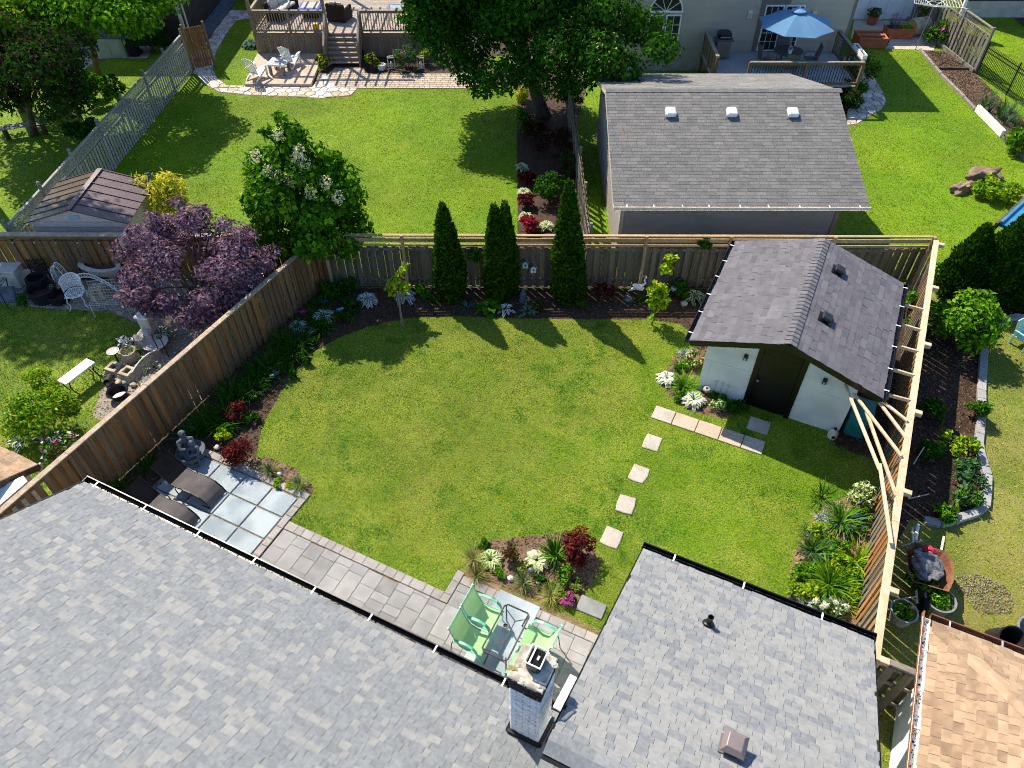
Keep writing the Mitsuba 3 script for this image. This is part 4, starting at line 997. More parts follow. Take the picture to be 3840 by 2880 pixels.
ia = ta - dn * .15; ib = np.array((21.682,30.923))
di = unit(ib - ia); ib = ia + di * 9.0; Lr = 9.0
for z in (.12, 1.05, 1.2): beam(MB(), [*ia, z], [*ib, z], .03, .03, 'black_metal').build('rail', ir, 'satin')
for i in range(int(Lr / .1)):
    q = ia + di * i * .1; bx(MB(), [*q, .68], (.018, .018, 1.3), 'black_metal', rz(math.atan2(di[1], di[0]))).build('picket', ir, 'satin')
posts(ir, ia, ib, 2.2, .055, 1.42, 'black_metal')

# ================================================================ trees, shrubs and bed plants
def at3(xy, z=0.0): return np.array([xy[0], xy[1], z], float)
# ---- trees
tree('maple_tree', 'tall dark green maple between the rear lawn and the garage', 'tree', at3((0.942,30.1)), at3((-.9, 30.9), 5.4), (4.1, 3.2, 2.8), 54, 1.1, 80000, .18, ['deep_green', 'deep_green', 'mid_green'], .3, limbs=9, up=.45, lo=-.95, flat=.75, inner=.3, extra=[(*(2.848,26.38), 4.0, 1.0), (*(4.516,28.407), 4.2, .95), (*(4.943,26.482), 4.2, .7), (*(2.13,27.003), 3.1, .9), (*(3.634,26.415), 3.5, .8), (*(3.604,28.189), 4.6, 1.0), (*(-0.758,26.996), 3.0, .9), (*(-1.497,27.828), 2.3, .6), (*(0.092,27.608), 3.2, 1.0), (*(1.12,27.067), 2.9, .9), (*(-3.423,29.038), 3.9, .9), (*(-2.655,28.817), 3.2, .8), (*(-3.917,29.088), 4.3, .8), (*(-2.049,28.563), 2.6, .7), (*(1.747,27.797), 4.5, 1.1), (*(2.471,26.941), 4.1, 1.0), (*(1.236,26.783), 4.2, 1.0), (*(2.881,27.942), 5.0, 1.0)])
def lilac():
    b = at3((-7.164,21.3) ); b = np.array([-6.25, 19.35, 0]); c = at3((-6.305,18.831), 2.9)
    ex = [(c[0] - .15, c[1], 4.1, .7), (c[0] - .05, c[1] + .1, 4.55, .55), (c[0], c[1], 4.95, .38), (c[0] - .9, c[1] - .3, 3.8, .5), (c[0] + .7, c[1], 3.85, .55)] + [(c[0] + 1.35 * math.cos(q), c[1] + .1 + .9 * math.sin(q), 1.75 + .15 * math.sin(3 * q), .5) for q in np.arange(0, 6.2, .62)] + [(c[0], c[1], 1.6, .8)] + [(c[0] + x_, c[1] + .1, z_, .2) for x_, z_ in ((-1.0, 4.3), (-.55, 4.9), (-.15, 5.3), (.3, 4.85), (.75, 4.4), (1.15, 4.0), (-1.35, 3.8))]
    k = tree('lilac_tree', 'rounded green tree with creamy white flower clusters behind the fence corner', 'tree', b, c, (1.6, 1.3, 1.25), 26, .55, 15000, .17, ['mid_green', 'mid_green', 'fresh_green'], .09, extra=ex, limbs=12, asp=.72, up=.6)
    fl = MB()
    for (q, z) in (((583,272), 3.9), ((645,258), 4.3), ((690,285), 3.7), ((608,320), 3.5), ((655,335), 3.2), ((628,332), 3.4), ((745,345), 3.0), ((760,378), 2.9), ((590,285), 3.5), ((705,372), 3.0), ((630,380), 3.0)): pass
    for x, z in ((-.85, 3.6), (-.15, 4.15), (.35, 3.7), (-.6, 3.2), (-.05, 3.0), (.15, 3.1), (-.3, 3.05), (.95, 2.9), (1.25, 2.5), (.5, 2.6), (-.2, 2.4), (.25, 3.55), (.45, 3.4)):
        p, d = clump_points([(c[0] + x, c[1] - .7 + .25 * (z - 3), z + .95)], [.17], 90, 1.3)
        leaves(fl, p, d + [0, 0, .6], .055, ['bloom', 'bloom', 'cream'], .9, .6)
    fl.build('flower_clusters', k, 'leaf')
lilac()
tree('japanese_maple', 'broad purple-leaved maple leaning over the garden ornaments', 'tree', at3((-9.29,16.796)), at3((-9.281,16.891), 1.95), (2.0, 1.6, 1.3), 58, .42, 21000, .12, ['plum_leaf', 'plum_pale'], .09, asp=.5, limbs=16, up=.8, flat=.55, inner=.6, extra=[(*(np.array((-9.281,16.891)) + [2.05 * math.cos(q) * (1 + .12 * math.sin(5 * q)), 1.6 * math.sin(q)]), 1.6 + .5 * math.sin(3 * q + 1), .3) for q in np.arange(0, 6.28, .33)] + [(*(np.array((-9.281,16.891)) + [x_, y_]), z_, .26) for x_, y_, z_ in ((-.9, .5, 3.2), (-.2, .9, 3.45), (.5, .7, 3.3), (1.1, .5, 3.0), (1.5, .2, 2.8), (-1.4, .3, 2.9), (.1, .3, 3.3))] + [(*(-9.171,15.75), .9, .42), (*(-9.917,16.218), 1.1, .45), (*(-8.73,16.261), .95, .45), (*(-10.874,16.401), 1.2, .4), (*(-10.451,16.13), 1.0, .35), (*(-8.206,16.841), 1.2, .4)])
tree('maple_tree', 'bright green maple over the slab patio at the top left', 'tree', at3((-19.546,33.842)), at3((-16.7, 31.2), 4.4), (2.5, 3.3, 1.25), 36, .85, 24000, .2, ['mid_green', 'fresh_green', 'fresh_green'], .17, limbs=9, lo=-.6)
tree('red_maple_tree', 'dark bronze-leaved tree at the far top left', 'tree', at3((-19.965,28.3)), at3((-18.176,26.485), 3.3), (2.0, 2.2, 2.2), 22, .9, 15000, .17, ['bronze_leaf', 'deep_green', 'deep_green'], .16, limbs=9)
tree('ash_tree', 'slim pale green tree in the top left corner of the slab patio', 'tree', at3((-21.04,33.991)), at3((-18.688,28.511), 4.4), (1.9, 1.8, 1.1), 12, .7, 5000, .16, ['fresh_green', 'lime', 'fresh_green'], .09, limbs=7)
tree('leaning_tree', 'leaning tree trunk under dark leaves beside the red maple', 'tree', at3((-20.305,31.696)), at3((-18.596,28.424), 3.6), (1.6, 1.5, 1.0), 12, .7, 5000, .16, ['bronze_leaf', 'deep_green', 'mid_green'], .12, limbs=7)
# unseen neighbours of the far left whose shade falls across the lawn
tree('shade_tree', 'dense green tree shading the lawn left of the picket fence', 'tree', (-21.5, 30.5, 0), (-21.0, 30.2, 4.2), (2.2, 2.6, 1.8), 20, .9, 7000, .2, ['deep_green', 'mid_green'], .18)
tree('shade_tree', 'tall dense tree just outside the frame, shading the ornaments', 'tree', (-19.6, 23.6, 0), (-19.0, 24.3, 10.5), (2.8, 1.3, 1.6), 26, 1.0, 9000, .22, ['deep_green', 'mid_green'], .2)
# ---- young maples
tree('sapling', 'young maple sapling on a stake beside the first cedar', 'sapling', at3((-3.515,16.559)), at3((-3.544,16.95), 1.02), (.24, .22, .42), 10, .17, 420, .13, ['fresh_green', 'lime', 'lime'], .022, 'pale_bark', limbs=5, asp=.8, extra=[((-3.414,17.241)[0], (-3.414,17.241)[1], 1.5, .15), ((-3.3,17.285)[0], (-3.3,17.285)[1], 1.62, .1)])
ks = MB(); tube(ks, [at3((-3.483,16.517)) + [.03, 0, 0], at3((-3.483,16.517)) + [.0, .02, 1.3]], .016, 'pale_bark', 6); ks.build('stake', 'sapling')
tree('sapling', 'slender bright yellow-green maple sapling beside the shed', 'sapling', at3((3.941,16.627)), at3((4.033,16.721), 1.1), (.2, .2, .5), 12, .16, 620, .13, ['lime', 'lime', 'fresh_green'], .02, 'bark', limbs=5, asp=.8, extra=[((4.184,17.062)[0], (4.184,17.062)[1], 1.75, .2), ((4.265,17.16)[0], (4.265,17.16)[1], 2.0, .16), ((4.019,16.805)[0], (4.019,16.805)[1], .6, .2), ((3.944,16.647)[0], (3.944,16.647)[1], .3, .1)])
# ---- columnar cedars
def cedar(label, xy, h, r, twin=None, n=9000, mats=('cedar_green', 'cedar_green', 'mid_green'), name='cedar', tip='cedar_tip', group=None):
    k = thing(name, label, 'cedar', group); mb = MB()
    for (dx, dy, hh, rr, share) in [(0, 0, h, r, 1.0)] + (twin or []):
        m = int(n * share)
        z = hh * (1 - np.sqrt(rng.uniform(0, 1, m)) * .985); z = hh * rng.beta(1.0, 1.55, m)
        prof = rr * np.minimum(1, (.82 + .6 * z / hh)) * np.clip(1 - (z / hh) ** 1.9, 0, 1) ** .85 + .015
        a = rng.uniform(0, 2 * np.pi, m)
        lump = 1 + .2 * (2 * meshkit.noise(np.c_[np.cos(a) * 2.2, np.sin(a) * 2.2, z * 3.2] + 9 * dx + h) - 1) + .1 * (2 * meshkit.noise(np.c_[np.cos(a) * 5, np.sin(a) * 5, z * 8]) - 1)
        q = prof * lump * rng.uniform(.72, 1.04, m)
        p = np.c_[xy[0] + dx + .1 * math.sin(9 * h) * (z / hh) ** 2 + q * np.cos(a), xy[1] + dy + q * np.sin(a), z + .03]
        d = unit(np.c_[np.cos(a) * .55, np.sin(a) * .55, np.full(m, .9)] + rng.normal(0, .22, (m, 3)))
        s = unit(np.cross(d, np.c_[np.cos(a), np.sin(a), 0 * a] + rng.normal(0, .5, (m, 3))))
        L = rng.uniform(.07, .15, m)[:, None]; w = L * .3
        v = np.stack([p, p + d * L * .5 + s * w, p + d * L, p + d * L * .5 - s * w], 1)
        f = np.arange(m)[:, None] * 4
        idx = np.array([MI[x] for x in list(mats) + [tip]])[rng.integers(0, len(mats) + 1, m)]
        mb.add(v.reshape(-1, 3), np.vstack([f + [0, 1, 2], f + [0, 2, 3]]), np.repeat(idx, 4), np.repeat(rng.integers(0, 50000, m), 4))
    mb.build('foliage', k, 'leaf')
    tb_ = MB(); 
    for (dx, dy, hh, rr, share) in [(0, 0, h, r, 1.0)] + (twin or []): tube(tb_, [(xy[0] + dx, xy[1] + dy, -.03), (xy[0] + dx, xy[1] + dy, hh * .55)], [.06, .03], 'bark', 7)
    tb_.build('trunk', k)
    core = MB()
    for (dx, dy, hh, rr, share) in [(0, 0, h, r, 1.0)] + (twin or []): lathe(core, [(.02, .06), (rr * .6, .15), (rr * .66, hh * .35), (rr * .42, hh * .7), (.01, hh * .9)], (xy[0] + dx, xy[1] + dy, 0), 'deep_green', 9)
    core.build('inner_branches', k)
cedar('single columnar cedar nearest the fence corner', (-2.102,17.918), 3.25, .46, n=9000)
cedar('double-topped columnar cedar, the middle one of the three', (-0.679,17.949), 3.2, .4, [(.3, .1, 3.25, .34, .6)], n=8000)
cedar('tallest columnar cedar, right of the birdhouses', (1.432,17.894), 4.0, .46, [(.28, 0, 2.1, .3, .4)], n=10000)

for i, (x, y, h, r, lb) in enumerate(((13.45, 18.1, 2.5, .62, 'dark bushy cedar nearest the fence corner outside the yard'), (14.2, 17.95, 3.0, .68, 'dark bushy cedar second from the corner post'), (15.2, 17.8, 2.3, .7, 'dark bushy cedar third from the corner post'), (16.2, 17.6, 2.1, .7, 'dark bushy cedar at the right frame edge'))):
    cedar(lb, (x, y), h, r, n=9000, name='bushy_cedar', tip='cedar_green')
# ---- shrubs outside
shrub('golden_shrub', 'feathery yellow shrub between the plum-roofed shed and the purple maple', 'shrub', (-12.208,21.512), (1.25, 1.0, 1.2), 4600, .16, ['gold', 'gold', 'lime'], 14, group=None, asp=.32)
shrub('lilac_bush', 'large bright green bush just outside the right-hand fence', 'bush', (12.515,15.811), (1.0, 1.0, .95), 3800, .15, ['fresh_green', 'fresh_green', 'mid_green'], 18, asp=.6)
shrub('leafy_bush', 'loose yellow-green bush on the left lawn beside the long fence', 'bush', (-11.982,12.297), (1.05, .9, .75), 3600, .11, ['fresh_green', 'lime', 'mid_green'], 20, asp=.42, extra_mats=['white_petal'], n2=30)
shrub('leafy_bush', 'small yellow-green bush at the end of the white bench', 'bush', (-12.731,13.696), (.45, .4, .5), 900, .1, ['fresh_green', 'lime'], 8, asp=.42)
shrub('white_flower_bush', 'low bush covered in white flowers beside the tan roof corner', 'bush', (-11.41,11.538), (.6, .5, .4), 900, .09, ['fresh_green', 'mid_green'], 9, extra_mats=['white_petal', 'white_petal', 'magenta_petal'], n2=200, s2=.08)
shrub('round_shrub', 'clipped round dark shrub against the dark wall at the top left', 'shrub', (-18.034,36.67), (.95, .8, .95), 3200, .1, ['deep_green', 'deep_green'], 18)
shrub('leafy_bush', 'spreading green bush in the shade beside the picket fence', 'bush', (-18.206,31.45), (1.15, .9, .65), 2600, .14, ['mid_green', 'fresh_green', 'deep_green'], 14)
shrub('leafy_bush', 'dark green bush in the shade of the red maple', 'bush', (-17.732,27.993), (.9, .8, .5), 1600, .14, ['mid_green', 'deep_green'], 10)
for i, (q, lb) in enumerate((((706,150), 'left of the deck steps'), ((805,152), 'right of the deck steps'))):
    x, y = ((-9.175,34.789), (-6.932,34.69))[i]
    shrub('gold_edged_bush', 'small gold-edged bush just ' + lb, 'bush', (x, y), (.42, .38, .4), 700, .1, ['gold', 'deep_green', 'deep_green'], 9)
shrub('rose_bush', 'rose bush with orange-pink flowers in front of the deck skirt', 'bush', (-5.375,34.798), (.75, .5, .7), 900, .13, ['mid_green', 'blue_green'], 12, extra_mats=['coral_petal'], n2=40, s2=.1)
shrub('leafy_bush', 'light green bush at the foot of the deck by the maple', 'bush', (-4.397,35.327), (.5, .4, .45), 600, .12, ['fresh_green', 'lime'], 8)
hosta('big blue-green hosta at the corner of the far deck', (-13.361,37.536), 60, .34, ['blue_green'], wide=.7)
# hedge bed under the big maple
for (x, y), rr, ms, lb in (((0.075,31.189), (.3, .9, .35), ['lime', 'gold'], 'yellow-green edging shrub at the far end of the shaded bed'), ((0.115,29.055), (.35, .9, .35), ['fresh_green', 'mid_green'], 'bright green edging shrub halfway along the shaded bed'),
        ((1.299,26.746), (1.1, 1.2, .6), ['crimson_leaf', 'bronze_leaf'], 'wide dark red shrub under the big maple'), ((0.491,28.062), (.5, .6, .5), ['crimson_leaf', 'deep_green'], 'dark red and green shrub beside the maple trunk'),
        ((1.825,25.0), (.5, .6, .55), ['bronze_leaf', 'deep_green'], 'dusky shrub near the short fence'), ((2.143,30.534), (.6, .9, .7), ['deep_green', 'mid_green'], 'upright dark green shrub behind the short fence'),
        ((1.035,23.388), (.6, .55, .6), ['mid_green', 'deep_green'], 'feathery green shrub behind the tallest cedar')):
    shrub('bed_shrub', lb, 'shrub', (x, y), rr, 1500, .11, ms, 12)
for (x, y), ms, lb in (((0.252,24.66), ['red_leaf', 'crimson_leaf'], 'dull red coleus in the middle of the shaded bed edge'), ((0.23,23.017), ['red_leaf', 'crimson_leaf'], 'dark red coleus between two pale hostas'), ((0.273,21.562), ['coleus', 'coleus', 'red_leaf'], 'bright crimson coleus closest to the rear fence')):
    shrub('coleus', lb, 'coleus', (x, y), (.34, .34, .24), 420, .14, ms, 8, asp=.7, stems=False)
for (x, y), lb in (((0.147,23.852), 'pale hosta behind the dark red coleus'), ((0.211,22.275), 'white-edged hosta between the two brightest coleus'), ((0.914,21.706), 'green hosta on the bark right of the crimson coleus'), ((0.078,25.674), 'small pale hosta far along the shaded bed edge')):
    hosta(lb, (x, y), 36, .2, ['mid_green', 'fresh_green'], 'cream')
# rear right
for (x, y), rr, ms, lb in (((15.179,33.091), (.9, 1.0, .75), ['mid_green', 'bronze_leaf', 'fresh_green'], 'reddish green shrub at the corner of the far deck'), ((14.336,31.367), (.7, .7, .5), ['deep_green', 'mid_green'], 'dark leafy shrub beside the garage roof end'), ((13.959,30.789), (.8, .7, .45), ['bronze_leaf', 'mid_green'], 'low rusty-leaved shrub by the flagstone curve')):
    shrub('bed_shrub', lb, 'shrub', (x, y), rr, 1900, .11, ms, 14)
shrub('peony_bush', 'peony bush with pale pink flowers at the foot of the tall fence', 'bush', (20.804,37.88), (1.0, .85, .6), 2400, .14, ['mid_green', 'fresh_green', 'deep_green'], 16, extra_mats=['white_petal', 'pink_petal'], n2=28, s2=.17)
shrub('peony_bush', 'taller peony with bright pink flowers behind the drying rack', 'bush', (20.995,39.879), (.9, .6, .75), 1200, .14, ['mid_green', 'fresh_green'], 12, extra_mats=['pink_petal'], n2=60, s2=.18)
for i in range(16):
    t_ = i / 15
    x, y = np.array((20.035,30.918)) * (1 - t_) + np.array((20.636,28.926)) * t_
    tuft('leek', 'leek plants with strappy leaves in the vegetable bed', 'leek', (x + rng.normal(0, .25), y + rng.normal(0, .35)), 14, .75, .045, ['blue_green', 'mid_green'], group='leeks in the vegetable bed', part='leaves', spread=.05, tilt=(.05, .5))
shrub('leafy_bush', 'leafy bush at the lower end of the vegetable bed', 'bush', (19.526,27.003), (.7, .7, .5), 1600, .13, ['fresh_green', 'mid_green'], 12)
shrub('leafy_bush', 'low spreading bush behind the brown boulder', 'bush', (17.277,23.777), (1.1, .9, .38), 2600, .13, ['fresh_green', 'lime', 'fresh_green'], 16)
# ---- our beds: along the left fence and the rear fence
HW = ['blue_green', 'mid_green']
hosta('white-edged hosta in the fence corner bed, left of the first sapling', (-4.713,17.654), 64, .24, ['mid_green', 'blue_green'], 'white_petal', edge_w=.4)
hosta('white-edged hosta hidden behind the staked sapling', (-3.531,17.818), 50, .24, ['blue_green'], 'white_petal', edge_w=.5)
hosta('white-edged hosta on the left fence bed nearest the corner', (-5.894,16.86), 64, .24, ['mid_green', 'deep_green'], 'white_petal', edge_w=.4)
hosta('small white-edged hosta lower on the left fence bed', (-6.527,16.352), 48, .22, ['mid_green', 'deep_green'], 'white_petal', edge_w=.45)
hosta('striped hosta beside the shed gutter in the rear bed', (5.404,17.85), 50, .24, ['mid_green', 'deep_green'], 'cream', edge_w=.5)
hosta('broad green hosta at the foot of the middle cedar', (-0.904,17.323), 26, .3, ['mid_green', 'deep_green'], wide=.75)
hosta('variegated hosta tuft at the foot of the middle cedar', (-0.423,17.239), 16, .2, ['blue_green'], 'white_petal', edge_w=.3)
hosta('small hosta by the statue between the cedars', (0.252,17.113), 14, .22, ['blue_green'])
shrub('bed_shrub', 'light green rounded plant beside the first cedar', 'shrub', (-2.996,17.935), (.28, .25, .2), 260, .12, ['mid_green', 'fresh_green'], 7, stems=False)
shrub('bed_shrub', 'green mound in the fence corner bed', 'shrub', (-5.273,18.104), (.4, .35, .25), 600, .1, ['deep_green', 'mid_green'], 9)
shrub('bed_shrub', 'dark mound deep in the fence corner', 'shrub', (-5.849,17.917), (.4, .35, .28), 600, .1, ['deep_green', 'mid_green'], 9)
shrub('bed_shrub', 'dark red shrub against the rear fence near the heron', 'shrub', (2.513,17.788), (.6, .35, .3), 900, .1, ['crimson_leaf', 'bronze_leaf'], 10)
shrub('bed_shrub', 'red-leaved shrub tucked beside the shed gutter', 'shrub', (5.747,17.365), (.3, .3, .28), 500, .1, ['red_leaf', 'crimson_leaf'], 8)
shrub('bed_shrub', 'green shrub between the second sapling and the striped hosta', 'shrub', (4.995,17.984), (.35, .3, .3), 600, .1, ['deep_green', 'mid_green'], 9)
shrub('bed_shrub', 'low bronze plant left of the tallest cedar', 'shrub', (0.535,17.332), (.35, .25, .2), 500, .08, ['bronze_leaf', 'deep_green'], 8)
shrub('climbing_plant', 'leafy climber hanging over the rear rail above the second sapling', 'climber', (*(5.469,18.431), 1.35), (.28, .2, .3), 420, .14, ['deep_green', 'mid_green'], 8, stems=False)
shrub('hanging_plant', 'round green hanging plant on the rear fence beside the first cedar', 'plant', (*(-1.323,18.16), 1.2), (.26, .16, .2), 300, .12, ['deep_green', 'mid_green'], 7, stems=False)
for (x, y), n, L, ms, lb in (((-6.843,15.683), 120, .62, ['deep_green', 'mid_green'], 'dark strappy clump under the left fence, closest to the corner'), ((-7.28,14.63), 110, .6, ['deep_green', 'mid_green'], 'dark strappy clump halfway along the left fence'), ((-7.788,13.645), 120, .6, ['deep_green', 'mid_green'], 'dark strappy clump behind the small red shrub'),
        ((-8.142,12.724), 120, .62, ['deep_green', 'mid_green'], 'dark strappy clump behind the stone fountain'), ((-8.573,12.166), 60, .4, ['deep_green', 'blue_green'], 'grassy clump beside the fountain and fence'), ((-6.442,15.885), 70, .4, ['blue_green', 'deep_green'], 'bluish grass clump beside the small hosta'), ((-9.181,11.189), 60, .5, ['mid_green', 'deep_green'], 'grassy weeds behind the far lounger'), ((-9.622,10.593), 50, .5, ['mid_green', 'deep_green'], 'grassy weeds at the house gutter corner'),
        ((-7.979,16.593), 70, .4, ['deep_green'], 'dark grassy clump at the base of the left fence'), ((-6.137,17.467), 60, .4, ['deep_green', 'mid_green'], 'dark grassy clump behind the corner hosta'), ((-1.581,17.319), 40, .32, ['blue_green'], 'blue grass tuft between the first two cedars'), ((3.679,17.75), 50, .35, ['deep_green', 'mid_green'], 'grass tuft beside the white heron'), ((-2.594,17.6), 40, .3, ['deep_green'], 'dark tuft left of the first cedar'), ((1.878,17.406), 40, .3, ['deep_green', 'mid_green'], 'dark tuft right of the tallest cedar')):
    tuft('daylily', lb, 'daylily', (x, y), n, L, .022, ms, spread=.16)
for i in range(16):
    f_ = i / 15; u, v = -12.75 + .28 * math.sin(i * 2.3), 7.6 + 6.3 * f_
    tuft('strappy_plant', 'dark strappy clump in the dense planting under the left fence', 'plant', Bw(u + .25 * (i % 3), v)[:2], 90, .58, .024, ['deep_green', 'deep_green', 'mid_green'], group='dark clumps massed under the left fence', spread=.2)
for i in range(10):
    shrub('low_plant', 'low dark leafy plant in the dense planting under the left fence', 'plant', Bw(-12.1 + .3 * math.sin(i * 1.7), 7.9 + .62 * i)[:2], (.34, .34, .16), 420, .1, ['deep_green', 'mid_green', 'deep_green'], 8, group='low plants massed under the left fence', stems=False)
# red barberries by the patio
shrub('barberry', 'large dark red barberry at the edge of the bluestone patio', 'barberry', (-6.941,11.424), (.46, .46, .42), 1500, .085, ['crimson_leaf', 'crimson_leaf', 'red_leaf'], 18, asp=.4)
shrub('barberry', 'small dark red barberry in the shade higher along the left bed', 'barberry', (-7.374,12.811), (.34, .3, .3), 700, .085, ['crimson_leaf', 'red_leaf'], 11, asp=.4)
shrub('bed_shrub', 'small lime-green shrub behind the large barberry', 'shrub', (-7.493,12.02), (.2, .2, .24), 420, .07, ['lime', 'fresh_green'], 8)
for (x, y), ms, lb in (((-6.096,11.041), ['straw', 'mid_green', 'blue_green'], 'pale ornamental grass beside the large barberry'), ((-5.289,10.627), ['straw', 'fresh_green', 'blue_green'], 'pale ornamental grass at the patio corner')):
    tuft('ornamental_grass', lb, 'grass tuft', (x, y), 200, .36, .012, ms, spread=.06, arch=.6, tilt=(.05, .95))
shrub('bed_shrub', 'low lime groundcover between the two pale grasses', 'groundcover', (-5.705,10.679), (.28, .22, .1), 420, .06, ['lime', 'fresh_green'], 8, stems=False)
# island bed by the dining set
hosta('cream-edged hosta at the left of the dining bed', (-0.61,8.602), 54, .2, ['fresh_green', 'mid_green'], 'cream', edge_w=.55)
hosta('cream-edged hosta in the middle of the dining bed', (0.418,8.61), 60, .2, ['cream', 'fresh_green'], 'cream', edge_w=.55)
shrub('barberry', 'rounded dark red barberry at the right of the dining bed', 'barberry', (1.329,8.735), (.42, .42, .46), 1900, .085, ['crimson_leaf', 'crimson_leaf', 'red_leaf'], 18, asp=.45)
tuft('daylily', 'upright green daylily clump beside the rounded barberry', 'daylily', (0.833,8.73), 110, .6, .026, ['mid_green', 'deep_green', 'fresh_green'], spread=.14, tilt=(.05, .7))
tuft('ornamental_grass', 'wispy pale grass at the left corner of the dining bed', 'grass tuft', (-1.003,8.633), 170, .5, .01, ['straw', 'straw', 'fresh_green'], spread=.06, tilt=(.05, .9), arch=.5)
tuft('ornamental_grass', 'straw-coloured grass behind the two dining chairs', 'grass tuft', (-0.904,8.256), 140, .4, .01, ['straw', 'straw', 'mid_green'], spread=.05, tilt=(.1, 1.0), arch=.5)
tuft('ornamental_grass', 'bluish grass tuft in the middle of the dining bed edge', 'grass tuft', (0.11,8.074), 220, .36, .01, ['straw', 'mid_green', 'blue_green'], spread=.06, tilt=(.05, 1.0), arch=.6)
tuft('ornamental_grass', 'pale grass tuft beside the magenta flowers', 'grass tuft', (0.704,7.772), 240, .38, .01, ['straw', 'straw', 'fresh_green'], spread=.06, tilt=(.05, 1.0), arch=.6)
shrub('rose_bush', 'small bronze rose bush between the two cream hostas', 'bush', (-0.118,8.723), (.24, .22, .26), 420, .07, ['bronze_leaf', 'mid_green', 'red_leaf'], 8)
shrub('rose_bush', 'green rose with coral flowers below the rounded barberry', 'bush', (1.039,8.215), (.2, .2, .22), 420, .08, ['mid_green', 'fresh_green'], 7, extra_mats=['coral_petal'], n2=10, s2=.1)
shrub('dianthus', 'mound of magenta flowers at the paving edge', 'flowers', (1.056,7.646), (.24, .22, .1), 420, .06, ['blue_green', 'mid_green'], 8, extra_mats=['magenta_petal', 'pink_petal'], n2=190, s2=.06, stems=False)
# bed at the shed corner
hosta('bright white hosta at the outer tip of the shed bed', (4.066,14.308), 56, .2, ['cream', 'fresh_green'], 'white_petal', edge_w=.5)
hosta('bright cream-striped hosta in front of the white shed wall', (4.664,13.511), 70, .22, ['fresh_green', 'cream'], 'white_petal', edge_w=.5)
tuft('daylily', 'bright green daylily between the two white hostas', 'daylily', (4.469,14.027), 120, .5, .03, ['fresh_green', 'mid_green'], spread=.16)
shrub('bed_shrub', 'variegated cream shrub against the shed wall', 'shrub', (5.006,14.992), (.36, .4, .22), 900, .08, ['cream', 'mid_green', 'fresh_green', 'red_leaf'], 12)
shrub('bed_shrub', 'dark green plant in the shade of the shed eave', 'shrub', (5.758,13.234), (.4, .3, .16), 600, .1, ['deep_green', 'mid_green'], 9)
shrub('bed_shrub', 'flowering plant with pinkish buds beside the shed hosta', 'shrub', (5.216,13.28), (.26, .24, .18), 600, .06, ['fresh_green', 'mid_green', 'cream'], 9)
tuft('blue_fescue', 'silvery blue grass tuft at the back of the shed bed', 'grass tuft', (4.703,15.313), 160, .26, .008, ['blue_green', 'blue_green', 'white_petal'], spread=.05, tilt=(.1, 1.1))
# right bed
for (x, y), n, L, ms, lb in (((7.452,9.698), 150, .62, ['mid_green', 'blue_green', 'fresh_green'], 'large strappy clump at the top of the right-hand bed'), ((6.592,8.896), 110, .5, ['mid_green', 'blue_green'], 'strappy clump on the lawn side of the right-hand bed'), ((6.723,8.096), 170, .62, ['fresh_green', 'mid_green', 'fresh_green'], 'dense bright clump at the lower end of the right-hand bed'), ((7.501,8.669), 60, .6, ['lime', 'fresh_green'], 'yellowish daylily beside the right-hand fence'), ((7.226,10.412), 30, .5, ['mid_green'], 'thin grass at the tip of the right-hand bed')):
    tuft('daylily', lb, 'daylily', (x, y), n, L, .03, ms, spread=.18)
shrub('bed_shrub', 'pale variegated shrub where the right-hand bed meets the fence', 'shrub', (8.064,10.286), (.34, .34, .3), 900, .09, ['cream', 'fresh_green', 'cream', 'mid_green'], 11)
shrub('bed_shrub', 'leafy filler plant below the yellowish daylily', 'shrub', (7.124,8.436), (.4, .4, .22), 1100, .08, ['fresh_green', 'lime', 'mid_green'], 12, stems=False)
shrub('fern', 'yellow-green fern against the lower right-hand fence', 'fern', (7.316,7.828), (.3, .3, .2), 600, .1, ['lime', 'fresh_green'], 8, asp=.3)
shrub('bed_shrub', 'variegated plant beneath the white globe flowers', 'shrub', (6.552,7.502), (.4, .3, .16), 900, .08, ['cream', 'mid_green', 'blue_green'], 11, stems=False)
tuft('blue_fescue', 'silvery grass by the wing gutter', 'grass tuft', (6.107,7.657), 160, .3, .008, ['blue_green', 'white_petal'], spread=.05, tilt=(.1, 1.1))
tuft('blue_fescue', 'silvery grass at the upper left of the right-hand bed', 'grass tuft', (7.02,9.796), 140, .26, .008, ['blue_green', 'white_petal'], spread=.05, tilt=(.1, 1.1))
for i, (q, lb) in enumerate((((6.247,8.372), 'by the lawn edge'), ((6.813,9.319), 'between the two upper clumps'), ((7.656,9.326), 'against the fence'), ((7.075,8.959), 'in the middle'), ((6.248,7.819), 'near the wing gutter'), ((7.206,8.045), 'beside the fern'), ((8.027,9.83), 'under the pale shrub'), ((5.994,7.98), 'at the lower lawn edge'))):
    shrub('groundcover', 'soft light green groundcover in the right-hand bed ' + lb, 'groundcover', q, (.34, .3, .16), 620, .085, [['fresh_green', 'mid_green'], ['lime', 'fresh_green'], ['mid_green', 'blue_green', 'fresh_green']][i % 3], 9, stems=False)
for i, (q, lb) in enumerate((((-0.348,8.317), 'beside the cream-edged hosta'), ((0.11,8.435), 'between the two cream hostas'), ((0.511,8.044), 'beside the bluish grass'), ((0.862,8.047), 'beneath the coral rose'), ((1.263,8.05), 'below the rounded barberry'), ((-0.778,8.954), 'at the upper left tip'), ((0.954,7.828), 'behind the magenta flowers'))):
    shrub('groundcover', 'soft green groundcover in the dining bed ' + lb, 'groundcover', q, (.22, .2, .1), 380, .07, [['fresh_green', 'mid_green'], ['mid_green', 'straw', 'fresh_green'], ['deep_green', 'mid_green']][i % 3], 7, stems=False)
